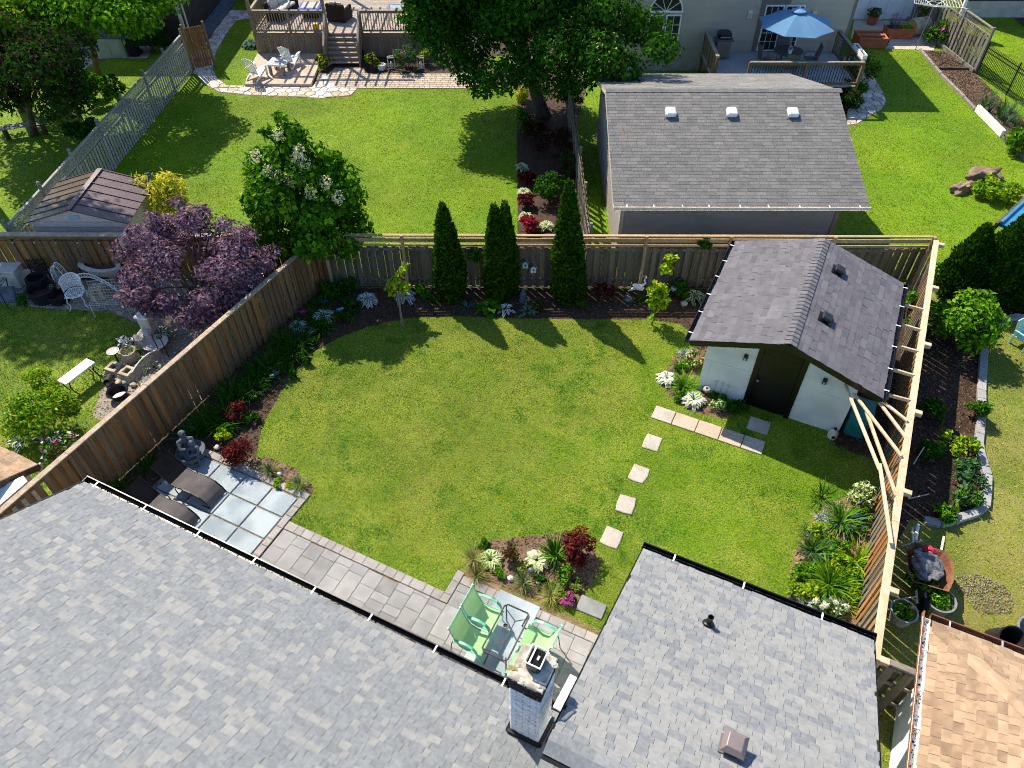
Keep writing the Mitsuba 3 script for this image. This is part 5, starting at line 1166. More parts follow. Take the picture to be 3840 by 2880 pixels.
for i, (q, lb) in enumerate((((4.508,14.71), 'behind the bright white hosta'), ((5.031,13.996), 'along the shed wall'), ((5.339,13.618), 'at the foot of the white wall'), ((4.666,14.897), 'by the variegated shrub'), ((4.287,13.645), 'at the lawn edge'))):
    shrub('groundcover', 'mixed green groundcover in the shed bed ' + lb, 'groundcover', q, (.26, .24, .12), 420, .075, [['fresh_green', 'mid_green'], ['mid_green', 'cream', 'fresh_green']][i % 2], 7, stems=False)
for i in range(14):
    u_, v_ = 2.0 + 1.05 * ((i * .618) % 1), 7.6 + 3.7 * i / 13
    q = Bw(u_, v_)[:2]
    if bed_right.contains(Point(q)): tuft('bed_grass', 'narrow green leaves filling the right-hand bed between the larger clumps', 'plant', q, 46, .36, .02, [['fresh_green', 'mid_green'], ['mid_green', 'blue_green'], ['lime', 'fresh_green']][i % 3], group='narrow-leaved fillers in the right-hand bed', spread=.14)
al = [((6.007,7.321)), ((6.187,7.217)), ((6.163,7.262)), ((6.598,7.2)), ((6.472,7.358))]
for i, (x, y) in enumerate(al):
    k = thing('allium', 'white globe allium flower standing in the lower right-hand bed', 'allium', 'white alliums by the wing gutter')
    z = (.75, .75, .6, .75, .6)[i]
    tube(MB(), [(x + .03, y - .05, 0), (x, y, z)], .009, 'mid_green', 5).build('stem', k)
    p, d = clump_points([(x, y, z + .03)], [.055], 120, 1.0, .6); leaves(mb := MB(), p, d, .03, ['cream', 'white_petal'], .9, .5); mb.build('bloom', k, 'leaf')
# neighbours' bed beyond the right fence
for (x, y), rr, ms, lb in (((10.937,11.856), (.7, .5, .3), ['fresh_green', 'lime', 'mid_green'], 'bright leafy patch in the middle of the kerbed bed'), ((10.866,10.988), (.4, .5, .3), ['mid_green', 'blue_green'], 'feathery plants along the kerb'), ((10.472,10.305), (.5, .35, .3), ['mid_green', 'blue_green', 'fresh_green'], 'leafy vegetables near the kerb corner'), ((9.854,9.845), (.3, .3, .25), ['fresh_green', 'mid_green'], 'small leafy plant at the lower end of the kerbed bed'), ((10.746,13.024), (.4, .4, .3), ['mid_green', 'deep_green'], 'shaded green plant close to the right-hand fence'), ((11.863,12.951), (.3, .3, .35), ['mid_green'], 'tall sprig by the upper kerb'), ((10.184,11.701), (.35, .4, .25), ['deep_green', 'mid_green'], 'dark leafy plant in the fence shadow')):
    shrub('bed_plant', lb, 'plant', (x, y), rr, 700, .1, ms, 10)
shrub('hydrangea', 'leafy hydrangea in the shade below the wheelbarrow', 'bush', (8.652,8.057), (.42, .36, .28), 700, .13, ['mid_green', 'fresh_green', 'deep_green'], 9)
shrub('lush_bush', 'leafy bush beside the cedars outside the right-hand fence', 'bush', (*(13.287,18.728),), (.5, .6, .45), 900, .12, ['fresh_green', 'mid_green'], 9)
shrub('climbing_plant', 'green climber behind the shed under the timber beams', 'climber', (11.471,16.717), (.3, .7, .6), 900, .12, ['mid_green', 'fresh_green'], 11)
hosta('cream-edged hosta between the stone pillar and the long fence', (-10.486,15.999), 24, .26, ['mid_green', 'blue_green'], 'white_petal', edge_w=.6)
hosta('green hosta on the gravel beside the white filigree bench', (-10.518,14.756), 30, .26, ['mid_green', 'blue_green'], 'cream', edge_w=.7)
hosta('dark green hosta beside the black iron chair', (-15.214,17.679), 34, .24, ['mid_green', 'deep_green'], wide=.45)
hosta('hosta in the left lawn corner below the tan roof', (-12.616,11.982), 18, .28, ['blue_green'], 'white_petal', edge_w=.6)

# ================================================================ rear left: dark house, deck, terrace
def box3(p0, p1, mat, bev=0.0, mb=None):
    mb = mb or MB(); p0, p1 = np.asarray(p0, float), np.asarray(p1, float)
    return bx(mb, (p0 + p1) / 2, np.abs(p1 - p0), mat, I3, bev)
h = thing('dark_house', 'dark brown sided house corner with a pale downspout at the top left', 'house')
HX, HY = -16.55, 37.5
box3((HX - 9, HY, -.02), (HX, HY + .2, 5), 'siding_dark').build('wall', h); box3((HX - .2, HY + .2, -.02), (HX, HY + 12, 5), 'siding_dark').build('wall', h)
plank_wall(h, (HX, HY + 12, 0), (0, -1, 0), 12, .25, 4.6, .2, 'siding_dark', (1, 0, 0), name='siding_plank'); plank_wall(h, (HX - 9, HY, 0), (1, 0, 0), 9, .25, 4.6, .2, 'siding_dark', (0, -1, 0), name='siding_plank')
box3((HX - .04, HY - .04, .2), (HX + .1, HY + .1, 5), 'pale_stone', .01).build('corner_trim', h)
tube(MB(), [(HX + .16, HY + .3, 5), (HX + .16, HY + .3, .3), (HX + .2, HY + .18, .14), (HX + .55, HY - .12, .07)], .05, 'pale_stone', 8).build('downspout', h, 'satin')
box3((HX, HY + .15, -.02), (HX + .75, HY + 6, .2), 'stone_grey', .02).build('ledge', h)
k = thing('splash_plate', 'round brown splash plate below the pale downspout', 'splash plate')
lathe(MB(), [(0, .03), (.26, .03), (.3, .07), (.31, .05), (.28, 0)], (HX + .85, HY - .25, 0), 'bark', 18).build('plate', k)
k = thing('storage_box', 'beige plastic storage chest with two front doors under the green maple', 'storage box')
x0, y0 = (-20.403,36.039); x1, _ = (-19.052,36.041)
box3((x0, y0, 0), (x1, y0 + .8, 1.0), 'resin_beige', .02).build('body', k)
for i in (0, 1):
    a = x0 + .04 + i * (x1 - x0) / 2; d_ = box3((a, y0 - .03, .08), (a + (x1 - x0) / 2 - .08, y0, .92), 'resin_beige', .012).build('door', k)
    box3((a + .1, y0 - .045, .2), (a + (x1 - x0) / 2 - .18, y0 - .03, .82), 'resin_beige', .006).build('panel', d_)
slabquad(MB(), [(x0 - .06, y0 - .08, 1.0), (x1 + .06, y0 - .08, 1.0), (x1 + .06, y0 + .86, 1.2), (x0 - .06, y0 + .86, 1.2)], .06, 'stone_grey').build('lid', k)
k = thing('recycling_bin', 'blue-lidded wheeled bin beside the beige storage chest', 'bin')
x0, y0 = (-18.734,36.249)
lathe(MB(), [(0, 0), (.27, 0), (.34, .9), (0, .9)], (x0, y0 + .1, 0), 'charcoal', 4, rz(.78)).build('body', k); bx(MB(), (x0, y0 + .1, .95), (.56, .6, .1), 'blue_plastic', I3, .03).build('lid', k, 'satin')
for s in (-.2, .2): lathe(MB(), [(0, -.03), (.1, -.03), (.1, .03), (0, .03)], (x0 + s, y0 + .4, .1), 'black_metal', 12, ry(1.57)).build('wheel', k)
k = thing('garden_bench', 'dark garden bench in the shade of the red maple', 'bench')
bp = np.array((-20.266,28.279)); R = rz(.35)
for i in range(4): bx(MB(), np.r_[bp, .45] + R @ [0, -.18 + i * .12, 0], (1.6, .1, .03), 'silver_wood', R, .004).build('slat', k)
for s in (-.7, .7): bx(MB(), np.r_[bp, .22] + R @ [s, 0, 0], (.08, .42, .43), 'bark', R, .006).build('leg', k)
k = thing('back_fence', 'weathered fence panel behind the flagstones at the top of the picture', 'fence')
board_fence(k, (-16.0, 44.0), (-12.4, 44.0), 1.8, .19, .17, ['fence_brown', 'silver_wood'], ['fence_brown'], (0, -1), off=.03)
rails(k, (-16, 44.05), (-12.4, 44.05), (.3, 1.6), .04, .09, 'fence_brown')
# deck
d = thing('deck', 'raised weathered wooden deck with slatted railings and central steps', 'deck')
DX0, DX1, DXs0, DXs1, DY, DZ, DYb = -12.75, -4.6, -9.15, -7.6, 36.35, 1.07, 44.8
for i in range(58):
    y = DY + .01 + i * .145
    bx(MB(), ((DX0 + DX1) / 2, y + .07, DZ - .02), (DX1 - DX0, .138, .036), 'deck_wood', I3, .005).build('deck_board', d)
for x0, x1 in ((DX0, DXs0), (DXs1, DX1)):
    n = int((x1 - x0) / .145)
    for i in range(n): bx(MB(), (x0 + (i + .5) * (x1 - x0) / n, DY - .02, .47), ((x1 - x0) / n - .006, .022, .92), 'skirt_wood', I3, .004).build('skirt_board', d)
    box3((x0, DY - .06, DZ - .17), (x1, DY - .02, DZ + .0), 'skirt_wood', .005).build('fascia', d)
for y in np.arange(DY + .1, DYb, .16): bx(MB(), (DX0 + .01, y, .5), (.022, .15, .98), 'skirt_wood', I3, .004).build('side_board', d)
for i in range(6):
    z = DZ - (i + 1) * DZ / 7; y = DY - i * .2 - .1
    bx(MB(), ((DXs0 + DXs1) / 2, y, z), (DXs1 - DXs0, .22, .04), 'deck_wood', I3, .006).build('tread', d); bx(MB(), ((DXs0 + DXs1) / 2, y + .1, z + .08), (DXs1 - DXs0 - .02, .02, .12), 'skirt_wood').build('riser', d)
for x in (DXs0 - .02, DXs1 + .02):
    beam(MB(), (x, DY - .02, DZ - .08), (x, DY - 1.32, .08), .05, .26, 'skirt_wood').build('stringer', d)
    for k2 in range(9):
        y = DY - .05 - k2 * .15; zz = DZ - (DY - y) / .2 * DZ / 7
        bx(MB(), (x, y, zz + .42), (.02, .13, .95), 'skirt_wood', I3, .003).build('stair_board', d)
    beam(MB(), (x, DY + .05, DZ + 1.0), (x, DY - 1.3, .98), .1, .045, 'deck_wood', bev=.006).build('handrail', d)
    bx(MB(), (x, DY - 1.28, .5), (.09, .09, 1.0), 'skirt_wood', I3, .006).build('post', d)
def railing(holder, a, b, z0, z1, step, mat, capm, bal=.034, postat=(0, 1), off=.12):
    a, b = np.array(a, float), np.array(b, float); L = np.linalg.norm(b - a); dd_ = (b - a) / L
    beam(MB(), [*a, z1], [*b, z1], .13, .036, capm, bev=.006).build('cap_rail', holder)
    beam(MB(), [*a, z1 - .08], [*b, z1 - .08], .04, .08, mat).build('rail', holder); beam(MB(), [*a, z0 + .1], [*b, z0 + .1], .04, .08, mat).build('rail', holder)
    ang = math.atan2(dd_[1], dd_[0])
    for i in range(1, int(L / step)): bx(MB(), [*(a + dd_ * i * step), (z0 + z1) / 2 + .01], (bal, bal, z1 - z0 - .24), mat, rz(ang)).build('baluster', holder)
    for f_ in postat: bx(MB(), [*(a + (b - a) * f_), (z0 + z1) / 2 - .02], (.1, .1, z1 - z0 + .04), mat, rz(ang), .006).build('post', holder)
railing(d, (DX0 + .05, DY + .05), (DXs0 - .05, DY + .05), DZ, DZ + 1.0, .125, 'skirt_wood', 'deck_wood', postat=(0, .5, 1))
railing(d, (DXs1 + .05, DY + .05), (DX1 - .05, DY + .05), DZ, DZ + 1.0, .125, 'skirt_wood', 'deck_wood', postat=(0, 1))
railing(d, (DX0 + .05, DY + .1), (DX0 + .05, DYb), DZ, DZ + 1.0, .125, 'skirt_wood', 'deck_wood', postat=(.5, 1))
pg = thing('pergola', 'timber pergola posts and beams over the rear deck', 'pergola')
for x, y in ((DXs0 - .06, DY + .06), (DX0 + .06, DY + .06), (DXs0 - .06, 41.5)): bx(MB(), (x, y, DZ + 1.6), (.14, .14, 3.2), 'skirt_wood', I3, .01).build('post', pg)
for y in (DY + .06, 41.5): beam(MB(), (DX0 - .3, y, DZ + 3.0), (DXs1 + .6, y, DZ + 3.0), .05, .2, 'skirt_wood').build('beam', pg)
for i in range(11): beam(MB(), (DX0 - .1 + i * .45, DY - .5, DZ + 3.14), (DX0 - .1 + i * .45, 42, DZ + 3.14), .045, .12, 'skirt_wood').build('rafter', pg)
# wicker seats and tables on the deck
def wicker(name, label, cat, c, w, dp, rot, back=.75):
    k = thing(name, label, cat); R = rz(rot); c = np.array([*c, DZ])
    bx(MB(), c + R @ [0, 0, .2], (w, dp, .38), 'wicker', R, .03).build('base', k); bx(MB(), c + R @ [0, dp / 2 - .08, .45], (w, .16, back - .05), 'wicker', R, .04).build('backrest', k)
    for s in (-1, 1): bx(MB(), c + R @ [s * (w / 2 - .07), 0, .42], (.14, dp, .36), 'wicker', R, .04).build('armrest', k)
    n = max(1, round((w - .3) / .65))
    for i in range(n):
        bx(MB(), c + R @ [-(w - .3) / 2 + (i + .5) * (w - .3) / n, -.06, .44], ((w - .3) / n - .02, dp - .22, .14), 'cushion', R, .05).build('cushion', k)
        bx(MB(), c + R @ [-(w - .3) / 2 + (i + .5) * (w - .3) / n, dp / 2 - .22, .68], ((w - .3) / n - .03, .14, .4), 'cushion', R @ rx(-.15), .06).build('back_cushion', k)
wicker('wicker_sofa', 'dark wicker sofa with pale cushions at the left of the deck', 'sofa', (-11.8, 38.6), 1.7, .85, 1.2)
wicker('wicker_armchair', 'dark wicker armchair turned away beside the deck steps', 'armchair', (-8.892,38.149), .95, .95, 2.9, .8)
k = thing('blue_table', 'low dark table with a bright blue rim on the deck', 'table')
c = np.array([*(-10.366,38.61), DZ])
bx(MB(), c + [0, 0, .22], (.8, .8, .42), 'wicker', I3, .02).build('base', k); bx(MB(), c + [0, 0, .46], (1.05, 1.05, .08), 'blue_plastic', I3, .03).build('top', k, 'satin'); bx(MB(), c + [0, 0, .505], (.82, .82, .012), 'tan_paver', I3).build('inlay', k)
k = thing('glass_table', 'glass-topped table with a small potted plant on the right of the deck', 'table')
c = np.array([*(-5.57,37.6), DZ])
for sx in (-.8, .8):
    for sy in (-.4, .4): tube(MB(), [c + [sx, sy, 0], c + [sx, sy, .7]], .025, 'pale_slat', 8).build('leg', k, 'metal')
fr = MB()
for a, b in (((-.85, -.45), (.85, -.45)), ((.85, -.45), (.85, .45)), ((.85, .45), (-.85, .45)), ((-.85, .45), (-.85, -.45))): beam(fr, c + [*a, .71], c + [*b, .71], .04, .03, 'pale_slat')
fr.build('frame', k, 'metal'); sheet(MB(), [tuple((c + [x, y, 0])[:2]) for x, y in ((-.84, -.44), (.84, -.44), (.84, .44), (-.84, .44))], DZ + .727, 'tinted_glass').build('glass', k, 'pane')
k2 = thing('plant_pot', 'pale pot with a green plant on the glass deck table', 'pot')
lathe(MB(), [(0, 0), (.09, 0), (.12, .16), (.1, .16), (.09, .12), (0, .12)], c + [.15, 0, .73], 'pale_slat', 14).build('pot', k2); blades(mb := MB(), c + [.15, 0, .85], 26, .16, .03, ['fresh_green', 'mid_green'], spread=.03); mb.build('plant', k2, 'leaf')
k = thing('yellow_toy', 'yellow plastic toy standing behind the deck railing', 'toy')
c = np.array([*(-9.765,36.609), DZ])
bx(MB(), c + [0, 0, .18], (.26, .2, .34), 'yellow_plastic', I3, .03).build('body', k, 'satin'); bx(MB(), c + [.02, -.03, .1], (.06, .16, .2), 'yellow_plastic', I3, .02).build('leg', k, 'satin')
k = thing('wire_chair', 'black wire chair with curled back at the top edge of the deck', 'chair')
c = np.array([*(-5.698,39.19), DZ]) + [0, .8, 0]
for sx in (-.22, .22):
    for sy in (-.2, .2): tube(MB(), [c + [sx, sy, 0], c + [sx * .9, sy * .9, .45]], .014, 'black_metal', 6).build('leg', k)
lathe(MB(), [(0, .45), (.24, .45), (.25, .47), (0, .48)], c, 'black_metal', 16).build('seat', k)
cb = MB()
for i in range(7): tube(cb, [c + [-.24 + i * .08, .2, .46], c + [-.24 + i * .08, .26, .9 - .012 * (i - 3) ** 2]], .008, 'black_metal', 5)
tube(cb, [c + [-.26 + .52 * q / 8, .26, .75 + .2 * math.sin(q / 8 * math.pi)] for q in range(9)], .014, 'black_metal', 6); cb.build('backrest', k)
# terrace furniture
def adirondack(label, c, rot, z0=.14):
    k = thing('adirondack_chair', label, 'chair'); R = rz(rot); c = np.array([*c, z0])
    for i in range(6): bx(MB(), c + R @ [0, -.28 + i * .1, .34 - i * .028], (.52, .085, .018), 'white_paint', R, .004).build('seat_slat', k, 'satin')
    for i in range(6):
        x = -.22 + i * .088; hgt_ = .74 + .08 * math.cos((i - 2.5) / 2.5 * 1.2)
        bx(MB(), c + R @ [x * 1.05, .36, .22 + hgt_ / 2], (.076, .018, hgt_), 'white_paint', R @ rx(-.32) @ ry((i - 2.5) * .03), .005).build('back_slat', k, 'satin')
    for s in (-1, 1):
        bx(MB(), c + R @ [s * .31, -.02, .52], (.12, .66, .022), 'white_paint', R, .008).build('armrest', k, 'satin'); bx(MB(), c + R @ [s * .29, -.3, .26], (.03, .1, .52), 'white_paint', R).build('front_leg', k, 'satin')
        beam(MB(), c + R @ [s * .27, -.3, .36], c + R @ [s * .27, .5, .02], .03, .1, 'white_paint').build('side_rail', k, 'satin')
adirondack('white slatted chair at the left edge of the concrete pad', (-12.018,33.557), 2.75)
adirondack('white slatted chair behind the white play table', (-10.764,34.933), 2.85)
k = thing('play_table', 'white plastic play table with fat grey legs on the concrete pad', 'table')
c = np.array([*(-11.142,34.144), .14]); R = rz(-.15)
bx(MB(), c + [0, 0, .46], (.86, .8, .12), 'white_paint', R, .04).build('top', k, 'satin')
bx(MB(), c + [0, 0, .524], (.74, .68, .012), 'steel', R, .004).build('lid', k, 'satin')
for sx in (-.32, .32):
    for sy in (-.3, .3): lathe(MB(), [(0, 0), (.075, 0), (.085, .42), (0, .42)], c + R @ [sx, sy, 0], 'grey_plastic', 12).build('leg', k, 'satin')
k = thing('flower_pot', 'small round white pot in the mulch right of the deck steps', 'pot')
x, y = (-6.536,34.795); lathe(MB(), [(0, .0), (.17, 0), (.2, .24), (.17, .25), (.155, .1), (0, .09)], (x, y, .0), 'white_paint', 18).build('pot', k, 'satin')
for i, ((x, y), lb) in enumerate((((-6.079,34.927), 'white frame lantern nearer the deck steps'), ((-4.706,34.93), 'white frame lantern under the maple branches'))):
    k = thing('lantern', lb, 'lantern'); R = rz(.15)
    fr = MB()
    for sx in (-.15, .15):
        for sy in (-.1, .1): beam(fr, np.array([x, y, 0]) + R @ [sx, sy, 0], np.array([x, y, .52]) + R @ [sx, sy, 0], .03, .03, 'aged_white')
    for z in (.03, .52):
        for sy in (-.1, .1): beam(fr, np.array([x, y, z]) + R @ [-.17, sy, 0], np.array([x, y, z]) + R @ [.17, sy, 0], .03, .03, 'aged_white')
    fr.build('frame', k); lathe(MB(), [(0, .03), (.07, .03), (.05, .1), (.08, .2), (.04, .3), (0, .34)], (x, y, 0), 'aged_white', 12).build('figure', k, smooth=True)
# plum shed and its owl
s = thing('plum_shed', 'small cream shed with a plum-coloured metal roof behind the brown fence', 'shed')
X0, X1, XM, Y0, Y1, E0, E1 = -15.25, -12.02, -13.66, 19.2, 21.6, 1.78, 2.25
for a, b in (((X0 + .15, Y0 + .12, 0), (X1 - .15, Y0 + .2, E0)), ((X0 + .15, Y0 + .2, 0), (X0 + .23, Y1 - .1, E0)), ((X1 - .23, Y0 + .2, 0), (X1 - .15, Y1 - .1, E0)), ((X0 + .23, Y1 - .18, 0), (X1 - .23, Y1 - .1, E0))): box3(a, b, 'pink_cream').build('wall', s)
v = np.array([[X0 + .15, Y0 + .125, E0], [X1 - .15, Y0 + .125, E0], [XM, Y0 + .125, E1 - .06]]); MB().add(np.vstack([v, v + [0, .07, 0]]), [[0, 1, 2], [3, 5, 4], [0, 3, 4], [0, 4, 1], [1, 4, 5], [1, 5, 2]], 'pink_cream').build('gable', s)
for i in range(2): box3((X0 + .16, Y0 + .112, 1.55 + i * .2), (X1 - .16, Y0 + .12, 1.56 + i * .2), 'trim_taupe').build('seam', s)
box3((XM - .18, Y0 + .1, 1.83), (XM + .14, Y0 + .122, 2.0), 'tinted_glass', .004).build('window', s)
for e, m in ((X0, 'brown_metal'), (X1, 'plum_metal')):
    for i in range(6):
        y0, y1 = Y0 + (Y1 - Y0) * i / 6, Y0 + (Y1 - Y0) * (i + 1) / 6 - .006
        slabquad(MB(), [(e, y0, E0), (e, y1, E0), (XM, y1, E1), (XM, y0, E1)], .03, m).build('roof_panel', s, 'satin')
        beam(MB(), (e, y1, E0 + .012), (XM, y1, E1 + .012), .03, .03, m).build('roof_rib', s, 'satin')
beam(MB(), (XM, Y0 - .02, E1 + .02), (XM, Y1 + .02, E1 + .02), .16, .03, 'plum_metal').build('ridge', s, 'satin')
k = thing('owl_figure', 'grey owl figure perched on the far corner of the plum roof', 'ornament')
x, y = X1 - .05, Y1 - .1
lathe(MB(), [(0, 0), (.08, .01), (.1, .1), (.09, .2), (.055, .27), (.07, .31), (.065, .37), (.03, .4), (0, .4)], (x, y, E0 + .02), 'stone_grey', 14).build('body', k, smooth=True)
for q in (-.03, .03): blob(MB(), (x + q, y - .06, E0 + .36), (.018, .012, .018), 'aged_white', 1, 0).build('eye', k); lathe(MB(), [(0, .06), (.02, 0)], (x + q * 1.3, y, E0 + .4), 'stone_grey', 6).build('ear', k)
# ================================================================ rear right: beige house, deck, patio
h = thing('beige_house', 'beige sided house wall with glazed patio door at the top right', 'house')
WY = 34.7
box3((4.5, WY, -.02), (14.75, WY + .2, 6), 'siding_beige').build('wall', h); box3((14.55, WY + .2, -.02), (14.75, WY + 9, 6), 'siding_beige').build('wall', h)
box3((4.5, WY + .2, -.02), (4.7, WY + 9, 6), 'siding_beige').build('wall', h)
plank_wall(h, (4.5, WY, 0), (1, 0, 0), 10.25, .75, 4.8, .16, 'siding_beige', (0, -1, 0), t=.014, name='siding_plank')
box3((4.5, WY - .012, 0), (14.75, WY, .75), 'concrete').build('foundation', h)
for x in (4.5, 14.66): box3((x - .02, WY - .03, .7), (x + .1, WY, 5), 'trim_taupe').build('corner_trim', h)
def framed(holder, name, x0, x1, z0, z1, trim, mull, y=WY, tm='trim_taupe'):
    if trim:
        box3((x0 - trim, y - .03, z0 - trim * .6), (x1 + trim, y - .015, z1 + trim), tm, .004).build('casing', holder)
    k = box3((x0, y - .06, z0), (x1, y - .032, z1), 'white_paint', .006).build(name, holder, 'satin')
    n, m = mull
    for i in range(n):
        for j in range(m):
            a0, a1 = x0 + .05 + (x1 - x0 - .1) * i / n, x0 + .05 + (x1 - x0 - .1) * (i + 1) / n
            b0, b1 = z0 + .05 + (z1 - z0 - .1) * j / m, z0 + .05 + (z1 - z0 - .1) * (j + 1) / m
            box3((a0 + .012, y - .066, b0 + .012), (a1 - .012, y - .058, b1 - .012), 'dark_glass').build('glass', k, 'satin')
    return k
framed(h, 'patio_door', 10.78, 11.62, .92, 2.9, .22, (3, 5)); framed(h, 'patio_door', 11.66, 12.52, .92, 2.9, 0, (3, 5))
framed(h, 'window', 5.7, 6.42, 1.25, 2.5, .2, (2, 3)); framed(h, 'window', 6.46, 7.15, 1.25, 2.5, .0, (2, 3))
ar = MB()
n = 14; an = np.linspace(0, math.pi, n); ctr = np.array([6.42, WY - .05, 2.62])
for i in range(n - 1):
    a, b = an[i], an[i + 1]; p = [ctr + [math.cos(a) * .72, 0, math.sin(a) * .72], ctr + [math.cos(b) * .72, 0, math.sin(b) * .72]]
    beam(ar, p[0], p[1], .06, .06, 'white_paint', up=(0, 1, 0))
for a in (.6, 1.2, 1.95, 2.55): beam(ar, ctr, ctr + [math.cos(a) * .7, 0, math.sin(a) * .7], .025, .02, 'white_paint', up=(0, 1, 0))
beam(ar, ctr - [.74, 0, 0], ctr + [.74, 0, 0], .06, .06, 'white_paint', up=(0, 1, 0))
k = ar.build('arched_window', h, 'satin')
g_ = MB(); g_.add(np.vstack([[ctr + [0, .02, 0]], [ctr + [math.cos(a) * .7, .02, math.sin(a) * .7] for a in an]]), [[0, i + 2, i + 1] for i in range(n - 1)], 'dark_glass'); g_.build('glass', k, 'satin')
for x, z in ((10.15, 2.5), (12.98, 2.5)):
    k = box3((x - .1, WY - .12, z - .17), (x + .1, WY - .02, z + .17), 'aged_white', .02).build('wall_lamp', h); box3((x - .06, WY - .13, z - .15), (x + .06, WY - .115, z + .05), 'cushion', .01).build('shade', k)
d = thing('deck', 'grey painted deck with black balusters behind the garage roof', 'deck')
RX0, RX1, RY0, RZ0 = 8.25, 14.3, 31.0, .88
for i in range(26): bx(MB(), ((RX0 + RX1) / 2, RY0 + .07 + i * .142, RZ0 - .02), (RX1 - RX0, .136, .036), 'kerb', I3, .004).build('deck_board', d)
def deckrail(a, b, solid=False):
    a, b = np.array(a, float), np.array(b, float); L = np.linalg.norm(b - a); dd_ = (b - a) / L; ang = math.atan2(dd_[1], dd_[0])
    beam(MB(), [*a, RZ0 + 1.0], [*b, RZ0 + 1.0], .15, .04, 'silver_wood', bev=.006).build('cap_rail', d); beam(MB(), [*a, RZ0 + .1], [*b, RZ0 + .1], .04, .09, 'fence_brown').build('rail', d); beam(MB(), [*a, RZ0 + .92], [*b, RZ0 + .92], .04, .09, 'fence_brown').build('rail', d)
    for i in range(1, int(L / (.16 if solid else .115))):
        q = a + dd_ * i * (.16 if solid else .115)
        bx(MB(), [*q, RZ0 + .5], ((.15 if solid else .02), .02, .86), 'fence_grey' if solid else 'black_metal', rz(ang)).build('board' if solid else 'baluster', d)
    for q in (a, b, (a + b) / 2): bx(MB(), [*q, (RZ0 + 1.0) / 2], (.1, .1, RZ0 + .98), 'fence_brown', rz(ang), .006).build('post', d)
deckrail((9.55, RY0 + .05), (RX1 - .05, RY0 + .05)); deckrail((RX1 - .05, RY0 + .1), (RX1 - .05, WY - .2)); deckrail((RX0 + .05, RY0 + .6), (RX0 + .05, WY - .3), True)
for i, y in enumerate((RY0 + .55, RY0 + 1.25)):
    k = thing('planter_box', 'white rail planter ' + ('at the corner of the far deck rail' if i == 0 else 'on the side rail of the far deck'), 'planter')
    for a, b in (((-.09, -.3), (-.07, .3)), ((.07, -.3), (.09, .3)), ((-.07, -.3), (.07, -.28)), ((-.07, .28), (.07, .3))): box3((RX1 + a[0], y + a[1], RZ0 + 1.02), (RX1 + b[0], y + b[1], RZ0 + 1.2), 'white_paint', .004).build('side', k, 'satin')
    box3((RX1 - .07, y - .28, RZ0 + 1.02), (RX1 + .07, y + .28, RZ0 + 1.13), 'mulch').build('soil', k)
u = thing('patio_umbrella', 'open light blue eight-sided patio umbrella on the far deck', 'umbrella')
uc = np.array([*(11.672,32.931), 0]); UR, zt_, ze = 1.62, 3.25, 2.72
an = np.arange(8) * math.pi / 4 + .25
for i in range(8):
    a, b = an[i], an[i] + math.pi / 4; V_ = []
    for r_ in range(6):
        f_ = r_ / 5; z = zt_ - (zt_ - ze) * f_ ** 1.25
        for q in range(5):
            w_ = q / 4; th_ = a + (b - a) * w_; rr = UR * f_ * (math.cos(math.pi / 8) / math.cos(th_ - (a + b) / 2)) * (1 - .06 * f_ * math.sin(w_ * math.pi))
            V_.append(uc + [rr * math.cos(th_), rr * math.sin(th_), z - .03 * math.sin(w_ * math.pi) * f_])
    V_ = np.array(V_); F_ = [[r_ * 5 + q, r_ * 5 + q + 1, r_ * 5 + q + 6] for r_ in range(5) for q in range(4)] + [[r_ * 5 + q, r_ * 5 + q + 6, r_ * 5 + q + 5] for r_ in range(5) for q in range(4)]
    MB().add(V_, F_, 'sky_canvas').build('canopy_panel', u, 'mesh_fabric', smooth=True)
    tube(MB(), [uc + [0, 0, zt_ - .05], uc + [UR * .97 * math.cos(a), UR * .97 * math.sin(a), ze - .02]], .012, 'pale_slat', 5).build('rib', u)
lathe(MB(), [(0, .1), (.12, .08), (.3, 0), (.32, -.03)], uc + [0, 0, zt_ + .02], 'sky_canvas', 16).build('vent_cap', u); blob(MB(), uc + [0, 0, zt_ + .14], (.035, .035, .05), 'cream', 1, 0).build('finial', u)
tube(MB(), [uc + [0, 0, RZ0], uc + [0, 0, zt_]], .025, 'pale_slat', 8).build('pole', u)
tc = uc + [0, 0, RZ0]
k = thing('patio_table', 'round dark patio table under the blue umbrella', 'table')
lathe(MB(), [(0, .7), (.62, .7), (.64, .72), (.62, .735), (0, .735)], tc, 'bronze_metal', 24).build('top', k, 'satin')
for a in (.6, 2.2, 3.7, 5.3): tube(MB(), [tc + [math.cos(a) * .5, math.sin(a) * .5, 0], tc + [math.cos(a) * .3, math.sin(a) * .3, .4], tc + [math.cos(a) * .5, math.sin(a) * .5, .7]], .018, 'bronze_metal', 6).build('leg', k)
k2 = thing('flower_pot', 'white pot of violet flowers on the umbrella table', 'pot')
lathe(MB(), [(0, 0), (.07, 0), (.1, .15), (0, .14)], tc + [-.05, -.3, .74], 'white_paint', 12).build('pot', k2); p, dd_ = clump_points([tc + [-.05, -.3, .95]], [.12], 90); leaves(mb := MB(), p, dd_, .06, ['lavender', 'magenta_petal', 'white_petal'], .9); mb.build('flowers', k2, 'leaf')
